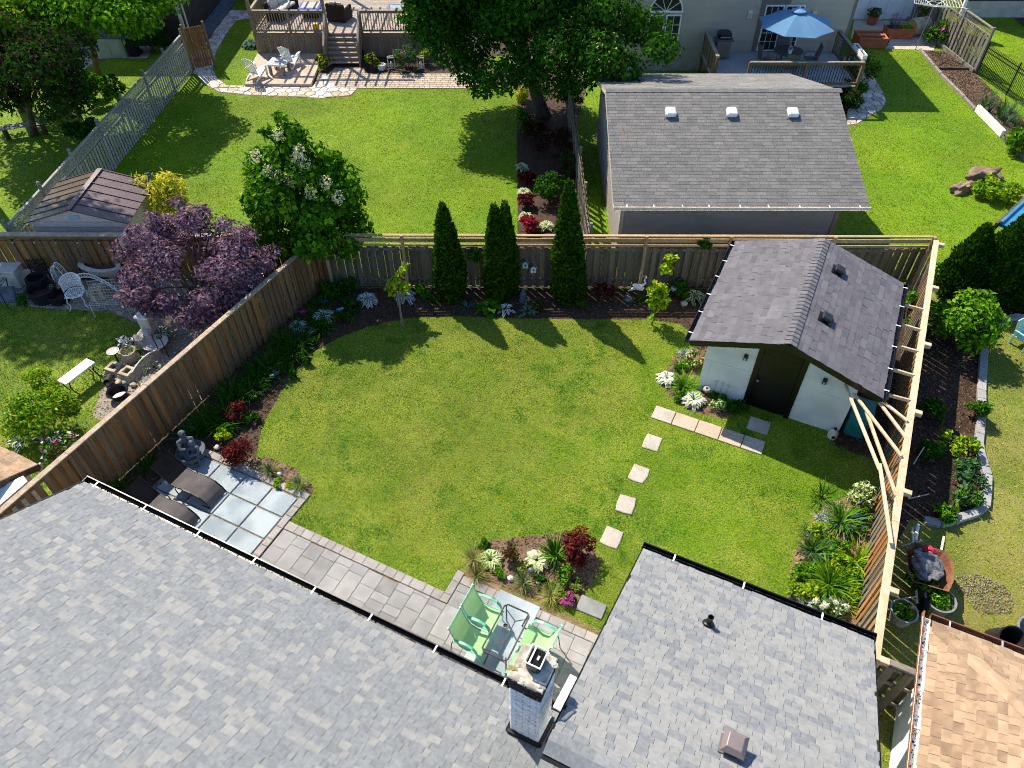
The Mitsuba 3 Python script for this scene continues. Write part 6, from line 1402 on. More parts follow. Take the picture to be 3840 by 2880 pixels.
def patio_chair(label, c, rot, z0, group=None):
    k = thing('patio_chair', label, 'chair', group); R = rz(rot); c = np.array([*c, z0])
    bx(MB(), c + R @ [0, 0, .42], (.5, .5, .03), 'sling_grey', R, .01).build('seat', k); bx(MB(), c + R @ [0, .28, .74], (.5, .03, .62), 'sling_grey', R @ rx(-.22), .01).build('backrest', k)
    for s_ in (-1, 1):
        tube(MB(), [c + R @ [s_ * .27, -.25, 0], c + R @ [s_ * .27, -.22, .6], c + R @ [s_ * .27, -.1, .64], c + R @ [s_ * .27, .28, .6]], .016, 'trim_taupe', 6).build('armrest', k); tube(MB(), [c + R @ [s_ * .25, .36, 0], c + R @ [s_ * .26, .24, .45], c + R @ [s_ * .26, .36, 1.05]], .016, 'trim_taupe', 6).build('leg', k)
for a, lb in ((3.3, 'patio chair with its back to the grill, left of the umbrella table'), (-.1, 'patio chair by the planter rail, right of the umbrella table'), (4.6, 'patio chair on the garage side of the umbrella table'), (1.5, 'patio chair against the house side of the umbrella table')):
    patio_chair(lb, (tc[0] + math.cos(a) * 1.0, tc[1] + math.sin(a) * .95), a - math.pi / 2, RZ0)
k = thing('gas_grill', 'black gas grill standing on the far deck beside the solid rail', 'grill')
c = np.array([*(9.04,33.927), RZ0])
bx(MB(), c + [0, .1, .42], (.62, .5, .7), 'trim_taupe', I3, .02).build('cabinet', k); bx(MB(), c + [0, .1, .8], (.8, .5, .08), 'stone_grey', I3, .02).build('shelf', k)
bx(MB(), c + [0, .14, .98], (.6, .5, .32), 'charcoal', I3, .1).build('lid', k, 'satin'); tube(MB(), [c + [-.22, -.14, .95], c + [.22, -.14, .95]], .016, 'steel', 6).build('handle', k, 'metal')
# white garage wall, planters, drying rack, log
g = thing('white_garage', 'white panelled garage door wall at the very top right', 'garage')
box3((14.76, 41.1, 0), (21.2, 41.3, 5), 'white_wall').build('wall', g)
for i in range(5): box3((16.2 + i * .95, 41.05, .05), (17.1 + i * .95, 41.1, 2.6), 'white_paint', .008).build('panel', g)
box3((20.95, 41.0, 0), (21.2, 41.1, 5), 'pale_slat').build('corner_trim', g)
def trough(label, c, rot, w=1.35, dp=.6, hh=.48, plants=None):
    k = thing('terracotta_planter', label, 'planter'); R = rz(rot); c = np.array([*c, .012])
    for a, s_ in (((0, -dp / 2 + .03), (w, .06)), ((0, dp / 2 - .03), (w, .06)), ((-w / 2 + .03, 0), (.06, dp - .12)), ((w / 2 - .03, 0), (.06, dp - .12))): bx(MB(), c + R @ [*a, hh / 2], (*s_, hh), 'terracotta', R, .012).build('side', k)
    bx(MB(), c + R @ [0, 0, hh * .42], (w - .12, dp - .12, hh * .8), 'dry_soil', R).build('soil', k)
    for s_ in (-1, 1): bx(MB(), c + R @ [0, s_ * dp / 2, hh - .04], (w + .06, .05, .08), 'terracotta', R, .012).build('rim', k)
    return k, c
trough('empty terracotta trough farthest back on the sunny patio', (17.251,38.021), -.02); trough('empty terracotta trough in front, nearest the lawn', (17.252,37.584), -.06)
k, c = trough('terracotta trough planted with lavender beside the log stump', (18.977,38.767), -.05)
blades(mb := MB(), c + [-.3, 0, .42], 120, .5, .02, ['blue_green', 'lavender', 'mid_green'], spread=.25, tilt=(.05, .6)); p, dd_ = clump_points([c + [-.35, 0, .95]], [.28], 160); leaves(mb, p, dd_, .06, ['lavender', 'lavender', 'magenta_petal'], .6); p, dd_ = clump_points([c + [.3, 0, .5]], [.25], 140, .5); leaves(mb, p, dd_ + [0, 0, 1], .09, ['fresh_green', 'lime'], .6); mb.build('plants', k, 'leaf')
k = thing('plant_pot', 'dark round pot beside the empty terracotta troughs', 'pot')
lathe(MB(), [(0, 0), (.24, 0), (.3, .4), (.26, .4), (.24, .3), (0, .3)], (*(17.899,37.73), .012), 'charcoal', 18).build('pot', k)
k = thing('flower_pot', 'shaded pot of dark flowers against the white garage door', 'pot')
x, y = (18.259,40.48); lathe(MB(), [(0, 0), (.22, 0), (.28, .4), (0, .38)], (x, y, .012), 'terracotta', 16).build('pot', k); p, dd_ = clump_points([(x, y, .6)], [.35], 260, .6); leaves(mb := MB(), p, dd_ + [0, 0, .5], .12, ['deep_green', 'crimson_leaf', 'mid_green'], .6); mb.build('plant', k, 'leaf')
k = thing('log_stump', 'thick sawn log lying on its side by the peonies', 'log')
c = np.array([*(20.05,39.072), .42]); R = rz(.35) @ ry(1.5708)
lathe(MB(), [(0, -.45), (.36, -.45), (.42, -.3), (.4, .3), (.42, .45), (.05, .46), (0, .46)], c, 'sand_stone', 18, R).build('trunk', k)
lathe(MB(), [(0, -.452), (.34, -.452), (.34, -.456), (0, -.456)], c, 'straw', 18, R).build('cut_face', k)
k = thing('drying_rack', 'white rotary clothes drying rack at the lawn corner', 'drying rack')
c = np.array([*(19.325,37.158), 0]); tp = c + [.15, .1, 1.95]
tube(MB(), [c, tp], .022, 'steel', 8).build('pole', k, 'metal')
an = [.5, 2.07, 3.64, 5.21]; E = [tp + [1.45 * math.cos(a), 1.45 * math.sin(a), .38] for a in an]
for e in E: tube(MB(), [tp, e], .02, 'white_paint', 6).build('arm', k); tube(MB(), [tp + [0, 0, .45], (tp + e) / 2], .012, 'white_paint', 5).build('strut', k)
ln = MB()
for f_ in (.3, .4, .5, .6, .7, .8, .9, 1.0):
    q = [tp + (e - tp) * f_ for e in E]
    for i in range(4): tube(ln, [q[i], q[(i + 1) % 4]], .006 if f_ < 1 else .012, 'white_paint', 4)
ln.build('lines', k, kind='stuff')
for a, b, lb, m in (((19.487,37.016), (19.396,34.212), 'grey timber edging along the upper vegetable bed', 'silver_wood'), ((19.372,34.149), (19.464,31.812), 'thin timber edging halfway down the vegetable bed', 'silver_wood'), ((19.44,31.755), (19.424,30.589), 'short timber edging block before the white plank', 'silver_wood'), ((19.486,34.852), (20.995,34.791), 'dark timber dividing the two vegetable beds', 'bark'), ((19.497,28.133), (19.536,26.371), 'last timber edging beside the leafy bush', 'silver_wood')):
    k = thing('edging_timber', lb, 'edging'); a, b = np.array(a), np.array(b); n = max(1, int(np.linalg.norm(b - a) / 1.2))
    for i in range(n): beam(MB(), [*(a + (b - a) * i / n), .05], [*(a + (b - a) * (i + 1) / n * .999), .05], .12, .14, m, bev=.01).build('timber', k)
k = thing('white_plank', 'bright white plank standing along the vegetable bed', 'plank')
a, b = np.array((19.451,30.535)), np.array((19.494,28.23)); beam(MB(), [*a, .16], [*b, .16], .14, .3, 'white_paint', bev=.01).build('board', k)
k = thing('boulder', 'big brown two-humped boulder on the right-hand rear lawn', 'boulder')
x, y = (17.354,24.945); mb = MB(); blob(mb, (x, y, .05), (.68, .42, .4), 'brown_stone', 3, .6, 2.2, rz(.4), seed=4); mb.build('rock', k, smooth=True)
x, y = (16.23,24.224); mb = MB(); blob(mb, (x, y, .0), (.5, .28, .28), 'brown_stone', 3, .6, 2.4, rz(.6), seed=6); mb.build('rock', k, smooth=True)
h = thing('dark_side_house', 'dark brown house wall with a small vent at the top right corner', 'house')
q0 = np.array((26.073,40.648)); 
box3((23.2, 41.5, 0), (34, 41.8, 5), 'siding_dark').build('wall', h); box3((23.15, 41.35, 0), (23.3, 41.5, 5), 'white_paint').build('corner_trim', h); box3((23.15, 41.46, 0), (34, 41.5, .8), 'concrete').build('foundation', h)
bx(MB(), (24.9, 41.42, 1.55), (.22, .12, .22), 'pale_stone', I3, .02).build('dryer_vent', h)
# teal-trimmed house at the right frame edge
h = thing('teal_trim_house', 'corner of a building with a blue roof edge beyond the dark cedars', 'building')
c = np.array((14.031,18.556)); e = np.array((15.294,19.757)); dn_ = unit(e - c); n_ = np.array([dn_[1], -dn_[0]])
R = np.stack([np.r_[dn_, 0], np.r_[-n_, 0], [0, 0, 1]], 1)
def lb_(mb, a0, a1, b0, b1, z0, z1, mat, bev=0): return bx(mb, np.r_[c, 0] + R @ [(a0 + a1) / 2, (b0 + b1) / 2, (z0 + z1) / 2], (a1 - a0, abs(b1 - b0), z1 - z0), mat, R, bev)
lb_(MB(), .3, 7, -3.3, -.4, 0, 2.2, 'sand_stone').build('wall', h)
lb_(MB(), 0, 7, -.5, -.02, 2.2, 2.3, 'teal_window', .01).build('roof_edge', h, 'satin'); lb_(MB(), 0, 7, -.06, .02, 2.2, 2.38, 'teal_window', .01).build('roof_edge', h, 'satin')
lb_(MB(), -.1, 7, 0.02, .1, 2.1, 2.34, 'bark', .01).build('fascia', h)
for i in range(4): lb_(MB(), .8 + i * 1.1, 1.6 + i * 1.1, -.45, -.4, .6, 1.8, 'cushion', .01).build('window_frame', h)
# ================================================================ left edge roof and right edge roof
ls_ = thing('left_shed', 'brown shingled shed roof with a pale wall at the left frame edge', 'shed')
LU, LV, LZ = -13.92, 4.5, 1.58
sl = .42; up_ = RB @ unit(np.array([0, -1, sl]))
slabquad(mb := MB(), [Bw(LU - 4, LV, LZ), Bw(LU, LV, LZ), Bw(LU, LV - 3, LZ + 3 * sl), Bw(LU - 4, LV - 3, LZ + 3 * sl)], .08, 'underlay'); roof = mb.build('roof', ls_)
shingles(roof, Bw(LU - 4, LV + .02, LZ + .002), RB @ [1, 0, 0], up_, 4, 3.2, .142, (.25, .34), (.006, .012), ['tan_shingle'], nparts=120, seed=41)
beam(MB(), Bw(LU + .01, LV + .02, LZ - .07), Bw(LU + .01, LV - 3, LZ - .07 + 3 * sl), .03, .16, 'bark').build('rake_board', ls_); bx(MB(), Bw(LU + .01, LV + .05, LZ - .06), (.05, .05, .14), 'steel', RB).build('trim_end', ls_)
bx(MB(), Bw(LU - .2, LV - 1.7, .7), (.1, 3, 1.6), 'white_wall', RB).build('wall', ls_); bx(MB(), Bw(LU - 2.2, LV - .25, .7), (3.9, .1, 1.5), 'white_wall', RB).build('wall', ls_)
k = thing('leaning_sheet', 'pale bluish sheet leaning between the brown roof and the long fence', 'panel')
slabquad(MB(), [(*(-10.699,9.597), 1.75), (*(-10.565,9.474), 1.72), (*(-10.851,8.862), 1.72), (*(-11.05,9.293), 1.75)], .03, 'white_paint').build('sheet', k, 'satin')
th_ = thing('tan_roofed_house', 'white-walled house corner with a tan shingled hip roof at the lower right', 'house')
tcn = np.array((3.863,8.472)); TU, TV, TZ = tcn[0], tcn[1], 2.55
wv = [Bw(TU + .35, TV - .35, 0), Bw(TU + 8, TV - .35, 0), Bw(TU + .35, TV - 8, 0)]
bx(MB(), Bw(TU + 4.2, TV - .4, 1.2), (7.7, .1, 2.44), 'white_wall', RB).build('wall', th_); bx(MB(), Bw(TU + .4, TV - 4.3, 1.2), (.1, 7.7, 2.44), 'white_wall', RB).build('wall', th_)
ts = .42; D_ = 4.0
mb = MB(); mb.add([Bw(TU, TV, TZ), Bw(TU + 8, TV, TZ), Bw(TU + 8, TV - D_, TZ + ts * D_), Bw(TU + D_, TV - D_, TZ + ts * D_), Bw(TU, TV - 8, TZ)], [[0, 3, 2], [0, 2, 1], [0, 4, 3]], 'underlay'); roof = mb.build('roof', th_)
hyp_ = math.hypot(1, ts) * D_
shingles(roof, Bw(TU, TV + .02, TZ + .003), RB @ [1, 0, 0], RB @ unit(np.array([0, -1, ts])), 8, hyp_, .142, (.1, .24), (.006, .013), ['tan_shingle'], clip=lambda y: y / math.hypot(1, ts), nparts=120, seed=42)
shingles(roof, Bw(TU - .02, TV, TZ + .003), RB @ [0, -1, 0], RB @ unit(np.array([1, 0, ts])), 8, hyp_, .142, (.1, .24), (.006, .013), ['tan_shingle'], clip=lambda y: y / math.hypot(1, ts), nparts=170, seed=43)
for i in range(16):
    a, b = i * .25, (i + 1.3) * .25
    mb = MB()
    for s_ in ((.2, 0), (0, -.2)):
        slabquad(mb, [Bw(TU + a, TV - a, TZ + ts * a + .03), Bw(TU + b, TV - b, TZ + ts * b + .02), Bw(TU + b + s_[0], TV - b + s_[1], TZ + ts * b + .016), Bw(TU + a + s_[0], TV - a + s_[1], TZ + ts * a + .026)], .008, 'tan_shingle', r=77 + i)
    mb.build('hip_cap', roof)
gutter(th_, Bw(TU - .02, TV - 8, TZ), Bw(TU - .02, TV + .02, TZ), RB @ [-1, 0, 0], 'white_paint', w=.11, h=.09, hang=.7, hmat='steel'); gutter(th_, Bw(TU - .02, TV + .02, TZ), Bw(TU + 8, TV + .02, TZ), RB @ [0, 1, 0], 'rust', w=.11, h=.09, hang=.8, hmat='steel')
beam(MB(), Bw(TU - .135, TV - 8, TZ - .02), Bw(TU - .135, TV + .14, TZ - .02), .02, .1, 'rust').build('gutter_lip', th_)

# ================================================================ paved patios, stepping stones
def rectB(u0, v0, u1, v1): return [Bw(u0, v0)[:2], Bw(u1, v0)[:2], Bw(u1, v1)[:2], Bw(u0, v1)[:2]]
k = sheet_obj('bluestone_patio', Polygon(rectB(-12.55, 4.0, -8.95, 7.16)), .006, 'gravel', kind='structure', label='bluestone patio with gravel joints and a paver border')
us = [-12.42, -11.5, -10.69, -9.88, -9.14]; vs = [3.9, 4.5, 5.14, 5.79, 6.44, 7.05]
for i in range(4):
    for j in range(5):
        prism(mb := MB(), rectB(us[i] + .022, vs[j] + .022, us[i + 1] - .022, vs[j + 1] - .022), 0, .036 + rng.uniform(-.003, .003), 'bluestone', .012); mb.build('slab', k)
u = -12.5
while u < -9.15:
    w_ = rng.choice([.2, .28, .34]); prism(mb := MB(), rectB(u + .006, 7.085, min(u + w_, -9.1) - .006, 7.27), 0, .04, 'paver_edge', .012); mb.build('border_paver', k); u += w_
v = 3.9
while v < 7.2:
    w_ = rng.choice([.2, .28, .34]); prism(mb := MB(), rectB(-9.115, v + .006, -8.945, min(v + w_, 7.27) - .006), 0, .04, 'paver_edge', .012); mb.build('border_paver', k); v += w_
k = sheet_obj('paved_patio', Polygon(fromB([(-8.92, 3.6), (-8.92, 6.44), (-4.78, 6.44), (-4.78, 7.1), (-1.0, 7.1), (-1.0, 3.6)])).difference(bed_island.buffer(-.02)), .006, 'sandy_soil', kind='structure', label='grey slab patio along the house and under the dining set')
pz = Polygon(fromB([(-8.92, 3.6), (-8.92, 6.2), (-4.6, 6.2), (-4.6, 6.75), (-1.0, 6.75), (-1.0, 3.6)])).difference(bed_island.buffer(.0))
ci = 0; u = -8.9
while u < -1.0:
    v = 3.6 + (ci % 2) * .17
    while v < 6.8:
        w_ = rng.choice([.36, .36, .36, .74]) if rng.random() < .8 else .2
        c_ = Polygon(rectB(u, v, u + .387, v + w_)).intersection(pz).buffer(-.0025)
        if c_.geom_type == 'Polygon' and c_.area > .01: prism(mb := MB(), list(c_.exterior.coords)[:-1], 0, .034 + rng.uniform(-.003, .003), 'paver', .008); mb.build('slab', k)
        v += w_
    u += .39; ci += 1
edge = [(-8.92, 6.215, -4.79, 6.43, 'u'), (-4.79, 6.215, -4.615, 7.05, 'v'), (-4.6, 6.76, -1.05, 6.95, 'u')]
for u0, v0, u1, v1, ax in edge:
    s = u0 if ax == 'u' else v0; e_ = u1 if ax == 'u' else v1
    while s < e_ - .05:
        w_ = min(rng.choice([.2, .27, .34]), e_ - s)
        r_ = (s + .004, v0, s + w_ - .004, v1) if ax == 'u' else (u0, s + .004, u1, s + w_ - .004)
        c_ = Polygon(rectB(*r_)).difference(bed_island)
        if c_.geom_type == 'Polygon' and c_.area > .008: prism(mb := MB(), list(c_.exterior.coords)[:-1], 0, .038, 'paver_edge', .01); mb.build('border_paver', k)
        s += w_
k2 = thing('table_slab', 'large smooth bluestone slab beneath the glass dining table', 'slab')
prism(mb := MB(), rectB(-3.72, 5.0, -2.78, 7.0), .0, .05, 'bluestone', .012); mb.build('slab', k2)
k2 = thing('paving_slab', 'single grey slab between the magenta flowers and the wing roof', 'slab')
prism(mb := MB(), [(1.374,7.826),(1.887,7.576),(1.741,7.261),(1.22,7.491)], 0, .04, 'paver', .012); mb.build('slab', k2)
for i, ((u, v), lb) in enumerate((((-2.09, 12.36), 'square stepping stone nearest the shed path'), ((-2.08, 11.27), 'square stepping stone second from the shed path'), ((-2.05, 10.28), 'square stepping stone third from the shed path'), ((-2.03, 9.28), 'square stepping stone nearest the dark red barberry'))):
    k = thing('stepping_stone', lb, 'stepping stone', 'stepping stones across the lawn')
    a = rng.normal(0, .05); q = [(-.2, -.24), (.0, -.25), (.2, -.24), (.215, 0), (.2, .24), (0, .25), (-.2, .24), (-.21, 0)]
    prism(mb := MB(), [Bw(u + x * math.cos(a) - y * math.sin(a) + rng.normal(0, .008), v + x * math.sin(a) + y * math.cos(a) + rng.normal(0, .008))[:2] for x, y in q], -.02, .035, 'concrete', .02); mb.build('slab', k)
k = thing('slab_path', 'short path of concrete slabs in front of the shed', 'path', kind='structure')
for u0, u1, m in ((-2.4, -1.85, 'concrete'), (-1.84, -1.23, 'pink_concrete'), (-1.22, -.62, 'pink_concrete'), (-.61, -.04, 'pink_concrete'), (-.03, .5, 'concrete')):
    prism(mb := MB(), rectB(u0 + .006, 13.17, u1 - .006, 13.63), -.02, .035, m, .012); mb.build('slab', k)
prism(mb := MB(), rectB(-.05, 13.88, .48, 14.34), -.02, .034, 'concrete', .012); mb.build('slab', k)
# ================================================================ loungers, fountain, dining set
def lounger(label, u0, v0):
    """two crossed ribbons of sling: a raised head panel, and a seat that bows down to the foot"""
    k = thing('sun_lounger', label, 'sun lounger')
    W_ = .52
    prof = [(-.47, .76), (0, .36)]
    seat = [(0, .36), (.16, .33), (.35, .345), (.6, .375), (.85, .33), (1.02, .2), (1.1, .06)]
    def ribbon(pts, mat, name):
        mb = MB(); P_ = [Bw(u0 + x, v0 + s * W_ / 2, z) for x, z in pts for s in (-1, 1)]
        f = []
        for i in range(len(pts) - 1): f += [[2 * i, 2 * i + 1, 2 * i + 3], [2 * i, 2 * i + 3, 2 * i + 2]]
        mb.add(P_, f, mat); mb.build(name, k, 'mesh_fabric', smooth=True)
    fine = lambda p: [(float(np.interp(q, np.arange(len(p)), [a for a, _ in p])), float(np.interp(q, np.arange(len(p)), [b for _, b in p]))) for q in np.linspace(0, len(p) - 1, 19)]
    ribbon(fine(prof), 'charcoal', 'head_sling'); ribbon(fine(seat), 'sling_grey', 'seat_sling')
    for s in (-1, 1):
        y = v0 + s * (W_ / 2 + .012)
        tube(MB(), [Bw(u0 + x, y, z) for x, z in fine(prof)[::6] + fine(seat)], .016, 'black_metal', 6).build('side_rail', k, 'satin')
        tube(MB(), [Bw(u0 + x, y, z) for x, z in ((-.12, .0), (.05, .02), (.3, .02), (.8, .02), (1.08, .04))], .016, 'black_metal', 6).build('runner', k, 'satin')
        tube(MB(), [Bw(u0 + .1, y, .02), Bw(u0 + .06, y, .2), Bw(u0 + .2, y + s * .04, .4), Bw(u0 + .34, y, .35)], .014, 'black_metal', 6).build('armrest', k, 'satin')
    for x, z in ((.3, .3), (.62, .34), (.95, .2)): tube(MB(), [Bw(u0 + x, v0 - W_ / 2, z - .03), Bw(u0 + x, v0 + W_ / 2, z - .03)], .012, 'black_metal', 6).build('cross_bar', k, 'satin')
lounger('dark grey sling lounger in the middle of the bluestone patio', -11.9, 6.17); lounger('dark grey sling lounger half hidden by the house gutter', -11.93, 5.3)
k = thing('fountain', 'grey stone garden fountain of two seated figures over a round basin', 'fountain')
fc = Bw(-12.28, 6.92, 0)
lathe(MB(), [(0, .02), (.24, .02), (.34, .16), (.37, .28), (.34, .3), (.3, .25), (.0, .22)], fc, 'stone_grey', 22).build('basin', k, smooth=True)
lathe(MB(), [(.0, .24), (.3, .24)], fc, 'dark_glass', 20).build('water', k, 'satin')
def figure(c, s, rot, mat, name):
    R = rz(rot); mb = MB()
    import manifold3d as m3
    J = [((0, .02, .30), .12), ((0, .0, .48), .10), ((0, .0, .60), .055), ((0, -.02, .70), .085), ((.16, -.04, .50), .05), ((-.16, -.04, .50), .05), ((.15, -.2, .38), .04), ((-.15, -.2, .38), .04), ((.02, -.26, .40), .04), ((.12, -.2, .28), .075), ((-.12, -.2, .28), .075), ((.1, -.3, .1), .05), ((-.1, -.3, .1), .05), ((.1, -.4, .07), .045), ((-.1, -.4, .07), .045), ((0, .02, .14), .16)]
    B_ = [(0, 1), (1, 2), (2, 3), (1, 4), (1, 5), (4, 6), (5, 7), (6, 8), (7, 8), (0, 9), (0, 10), (9, 11), (10, 12), (11, 13), (12, 14), (0, 15)]
    sp = lambda p, r: m3.Manifold.sphere(r * s, 14).translate((R @ np.array(p) * s + c).tolist())
    M_ = m3.Manifold()
    for a, b in B_: M_ += m3.Manifold.batch_hull([sp(*J[a]), sp(*J[b])])
    M_ += sp((0, -.1, .7), .022)
    M_ = M_.refine_to_length(.03 * s); q = M_.to_mesh(); tm = trimesh.Trimesh(q.vert_properties[:, :3], q.tri_verts, process=True)
    trimesh.smoothing.filter_taubin(tm, iterations=6)
    v = np.array(tm.vertices); v += tm.vertex_normals * (.02 * (meshkit.noise(v * 14) - .5))[:, None] * s
    mb.add(v, np.array(tm.faces), mat); mb.build(name, k, smooth=True)
    hb = MB(); blob(hb, c + R @ np.array([0, .0, .74]) * s, np.array([.085, .085, .06]) * s, mat, 2, .2, 6); hb.build(name + '_hair', k, smooth=True)
figure(fc + [-.06, .08, .12], 1.0, .5, 'stone_grey', 'figure'); figure(fc + [.12, -.04, .06], .8, .2, 'stone_grey', 'small_figure')
mb = MB()
for i in range(9): blob(mb, fc + [rng.uniform(-.18, .2), rng.uniform(-.2, .1), .26], (.09, .08, .06), 'stone_grey', 2, .3, 3, seed=i)
mb.build('rocks', k, smooth=True)
dt = thing('dining_table', 'rectangular glass dining table with a dark metal frame on the patio', 'table')
TU0, TU1, TV0, TV1, TZ_ = -3.32, -2.77, 5.36, 6.44, .72
for a, b in (((TU0, TV0 + .06), (TU0, TV1 - .06)), ((TU1, TV0 + .06), (TU1, TV1 - .06)), ((TU0 + .06, TV0), (TU1 - .06, TV0)), ((TU0 + .06, TV1), (TU1 - .06, TV1)), ((TU0, TV0 + .06), (TU0 + .06, TV0)), ((TU1, TV0 + .06), (TU1 - .06, TV0)), ((TU0, TV1 - .06), (TU0 + .06, TV1)), ((TU1, TV1 - .06), (TU1 - .06, TV1))):
    tube(MB(), [Bw(*a, TZ_), Bw(*b, TZ_)], .018, 'bronze_metal', 8).build('frame_bar', dt, 'satin')
g_ = MB(); sheet(g_, fromB([(TU0, TV0 + .06), (TU0 + .06, TV0), (TU1 - .06, TV0), (TU1, TV0 + .06), (TU1, TV1 - .06), (TU1 - .06, TV1), (TU0 + .06, TV1), (TU0, TV1 - .06)]), TZ_ + .014, 'tinted_glass'); g_.build('glass', dt, 'pane')
for su, sv in ((0, 0), (0, 1), (1, 0), (1, 1)):
    u, v = (TU0 + .03 if su == 0 else TU1 - .03), (TV0 + .03 if sv == 0 else TV1 - .03)
    tube(MB(), [Bw(u, v, TZ_), Bw(u + (.07 if su == 0 else -.07), v + (.14 if sv == 0 else -.14), .45), Bw(u, v, .05)], .016, 'bronze_metal', 7).build('leg', dt, 'satin')
    tube(MB(), [Bw(u, v, .55), Bw((TU0 + TU1) / 2, v + (.1 if sv == 0 else -.1), .42)], .011, 'bronze_metal', 6).build('brace', dt, 'satin')
tube(MB(), [Bw((TU0 + TU1) / 2, TV0 + .12, .42), Bw((TU0 + TU1) / 2, TV1 - .12, .42)], .011, 'bronze_metal', 6).build('stretcher', dt, 'satin')
k = thing('tin_can', 'small tin can filled with soil on the glass dining table', 'can')
c = Bw(-3.08, 5.95, TZ_ + .02); lathe(MB(), [(0, 0), (.05, 0), (.055, .13), (.047, .13), (.046, .1), (0, .1)], c, 'steel', 18).build('can', k, 'metal'); lathe(MB(), [(0, .105), (.046, .1)], c, 'mulch', 12).build('soil', k)
k = thing('bamboo_stick', 'short reddish stick lying on the glass table', 'stick'); tube(MB(), [Bw(-3.12, 5.58, TZ_ + .03), Bw(-3.0, 5.68, TZ_ + .03)], .009, 'fence_orange', 6).build('stick', k)
def dining_chair(label, u0, v0, face):
    """sling chair; face=+1 looks along +u"""
    k = thing('dining_chair', label, 'chair'); s = face; W_ = .46
    q = lambda x, y, z: Bw(u0 + s * x, v0 + y, z)
    back = [(-.22, .98), (-.17, .8), (-.1, .6), (-.02, .45)]; seat = [(-.02, .45), (.12, .41), (.28, .42), (.42, .45), (.46, .43)]
    for pts, name in ((back, 'back_sling'), (seat, 'seat_sling')):
        P_ = [q(x, y * W_ / 2, z) for x, z in pts for y in (-1, -.33, .33, 1)]; f = []
        for i in range(len(pts) - 1):
            for j in range(3): f += [[4 * i + j, 4 * i + j + 1, 4 * i + j + 5], [4 * i + j, 4 * i + j + 5, 4 * i + j + 4]]
        MB().add(P_, f, 'mint_sling').build(name, k, 'mesh_fabric', smooth=True)
    for y in (-1, 1):
        yy = y * (W_ / 2 + .014)
        tube(MB(), [q(x, yy, z) for x, z in [(-.235, 1.0)] + back + seat], .013, 'mint_frame', 7).build('side_frame', k, 'satin')
        arm = [(-.12, .64), (.0, .7), (.16, .71), (.3, .67), (.38, .56), (.4, .42)]
        A = np.array([q(x, yy + y * .03, z) for x, z in arm])
        for i in range(len(A) - 1): beam(m_ := MB(), A[i], A[i + 1] + (A[i + 1] - A[i]) * .05, .05, .014, 'mint_frame', bev=.003) if False else None
        mb = MB()
        for i in range(len(A) - 1): beam(mb, A[i], A[i + 1], .052, .014, 'mint_frame')
        mb.build('armrest', k, 'satin')
        tube(MB(), [q(.4, yy + y * .03, .43), q(.44, yy, .2), q(.42, yy, .05)], .012, 'mint_frame', 6).build('front_leg', k, 'satin'); tube(MB(), [q(-.12, yy + y * .03, .64), q(-.2, yy, .38), q(-.24, yy, .05)], .012, 'bronze_metal', 6).build('rear_leg', k, 'satin')
        blob(MB(), q(-.235, yy, 1.005), (.02, .02, .016), 'white_petal', 1, 0).build('end_cap', k)
    for x, z in ((-.235, .99), (.44, .42)): tube(MB(), [q(x, -W_ / 2, z), q(x, W_ / 2, z)], .012, 'mint_frame', 6).build('cross_bar', k, 'satin')
dining_chair('mint green sling chair on the lawn side, back to the bluestone patio', -3.8, 6.14, 1); dining_chair('mint green sling chair nearest the house gutter, facing the table', -3.79, 5.6, 1)
dining_chair('mint green sling chair across the table beside the dining bed', -2.3, 6.12, -1); dining_chair('mint green sling chair mostly hidden behind the chimney top', -2.3, 5.5, -1)
for i, ((x, y), z, r_, m, lb, cat) in enumerate((((-0.165,8.186), .05, .07, 'white_paint', 'small white stone on the edge of the dining bed', 'stone'), ((0.278,8.295), .2, .075, 'stone_grey', 'grey glass globe in the dining bed', 'globe'), ((-5.86,10.972), .06, .06, 'white_petal', 'small white ball by the ornamental grass at the patio', 'ball'), ((0.441,8.095), .04, .05, 'white_petal', 'white pebble under the pale dining-bed grass', 'stone'), ((7.023,8.861), .1, .1, 'stone_grey', 'dark round stone lamp in the right-hand bed', 'stone'), ((3.358,17.782), .05, .16, 'stone_grey', 'flat grey rock by the white heron', 'rock'), ((5.036,17.569), .05, .11, 'pale_slat', 'pale rock in front of the striped hosta', 'rock'), ((-7.63,11.798), .05, .08, 'aged_white', 'small white ornament behind the large barberry', 'ornament'))):
    k = thing('garden_' + ('rock' if cat in ('rock', 'stone') else cat), lb, cat); mb = MB(); blob(mb, (x, y, z), (r_, r_ * .9, r_ * .8), m, 2, .25 if cat in ('rock', 'stone', 'ornament') else 0, 2.5, seed=i); mb.build('body', k, 'satin', smooth=True)
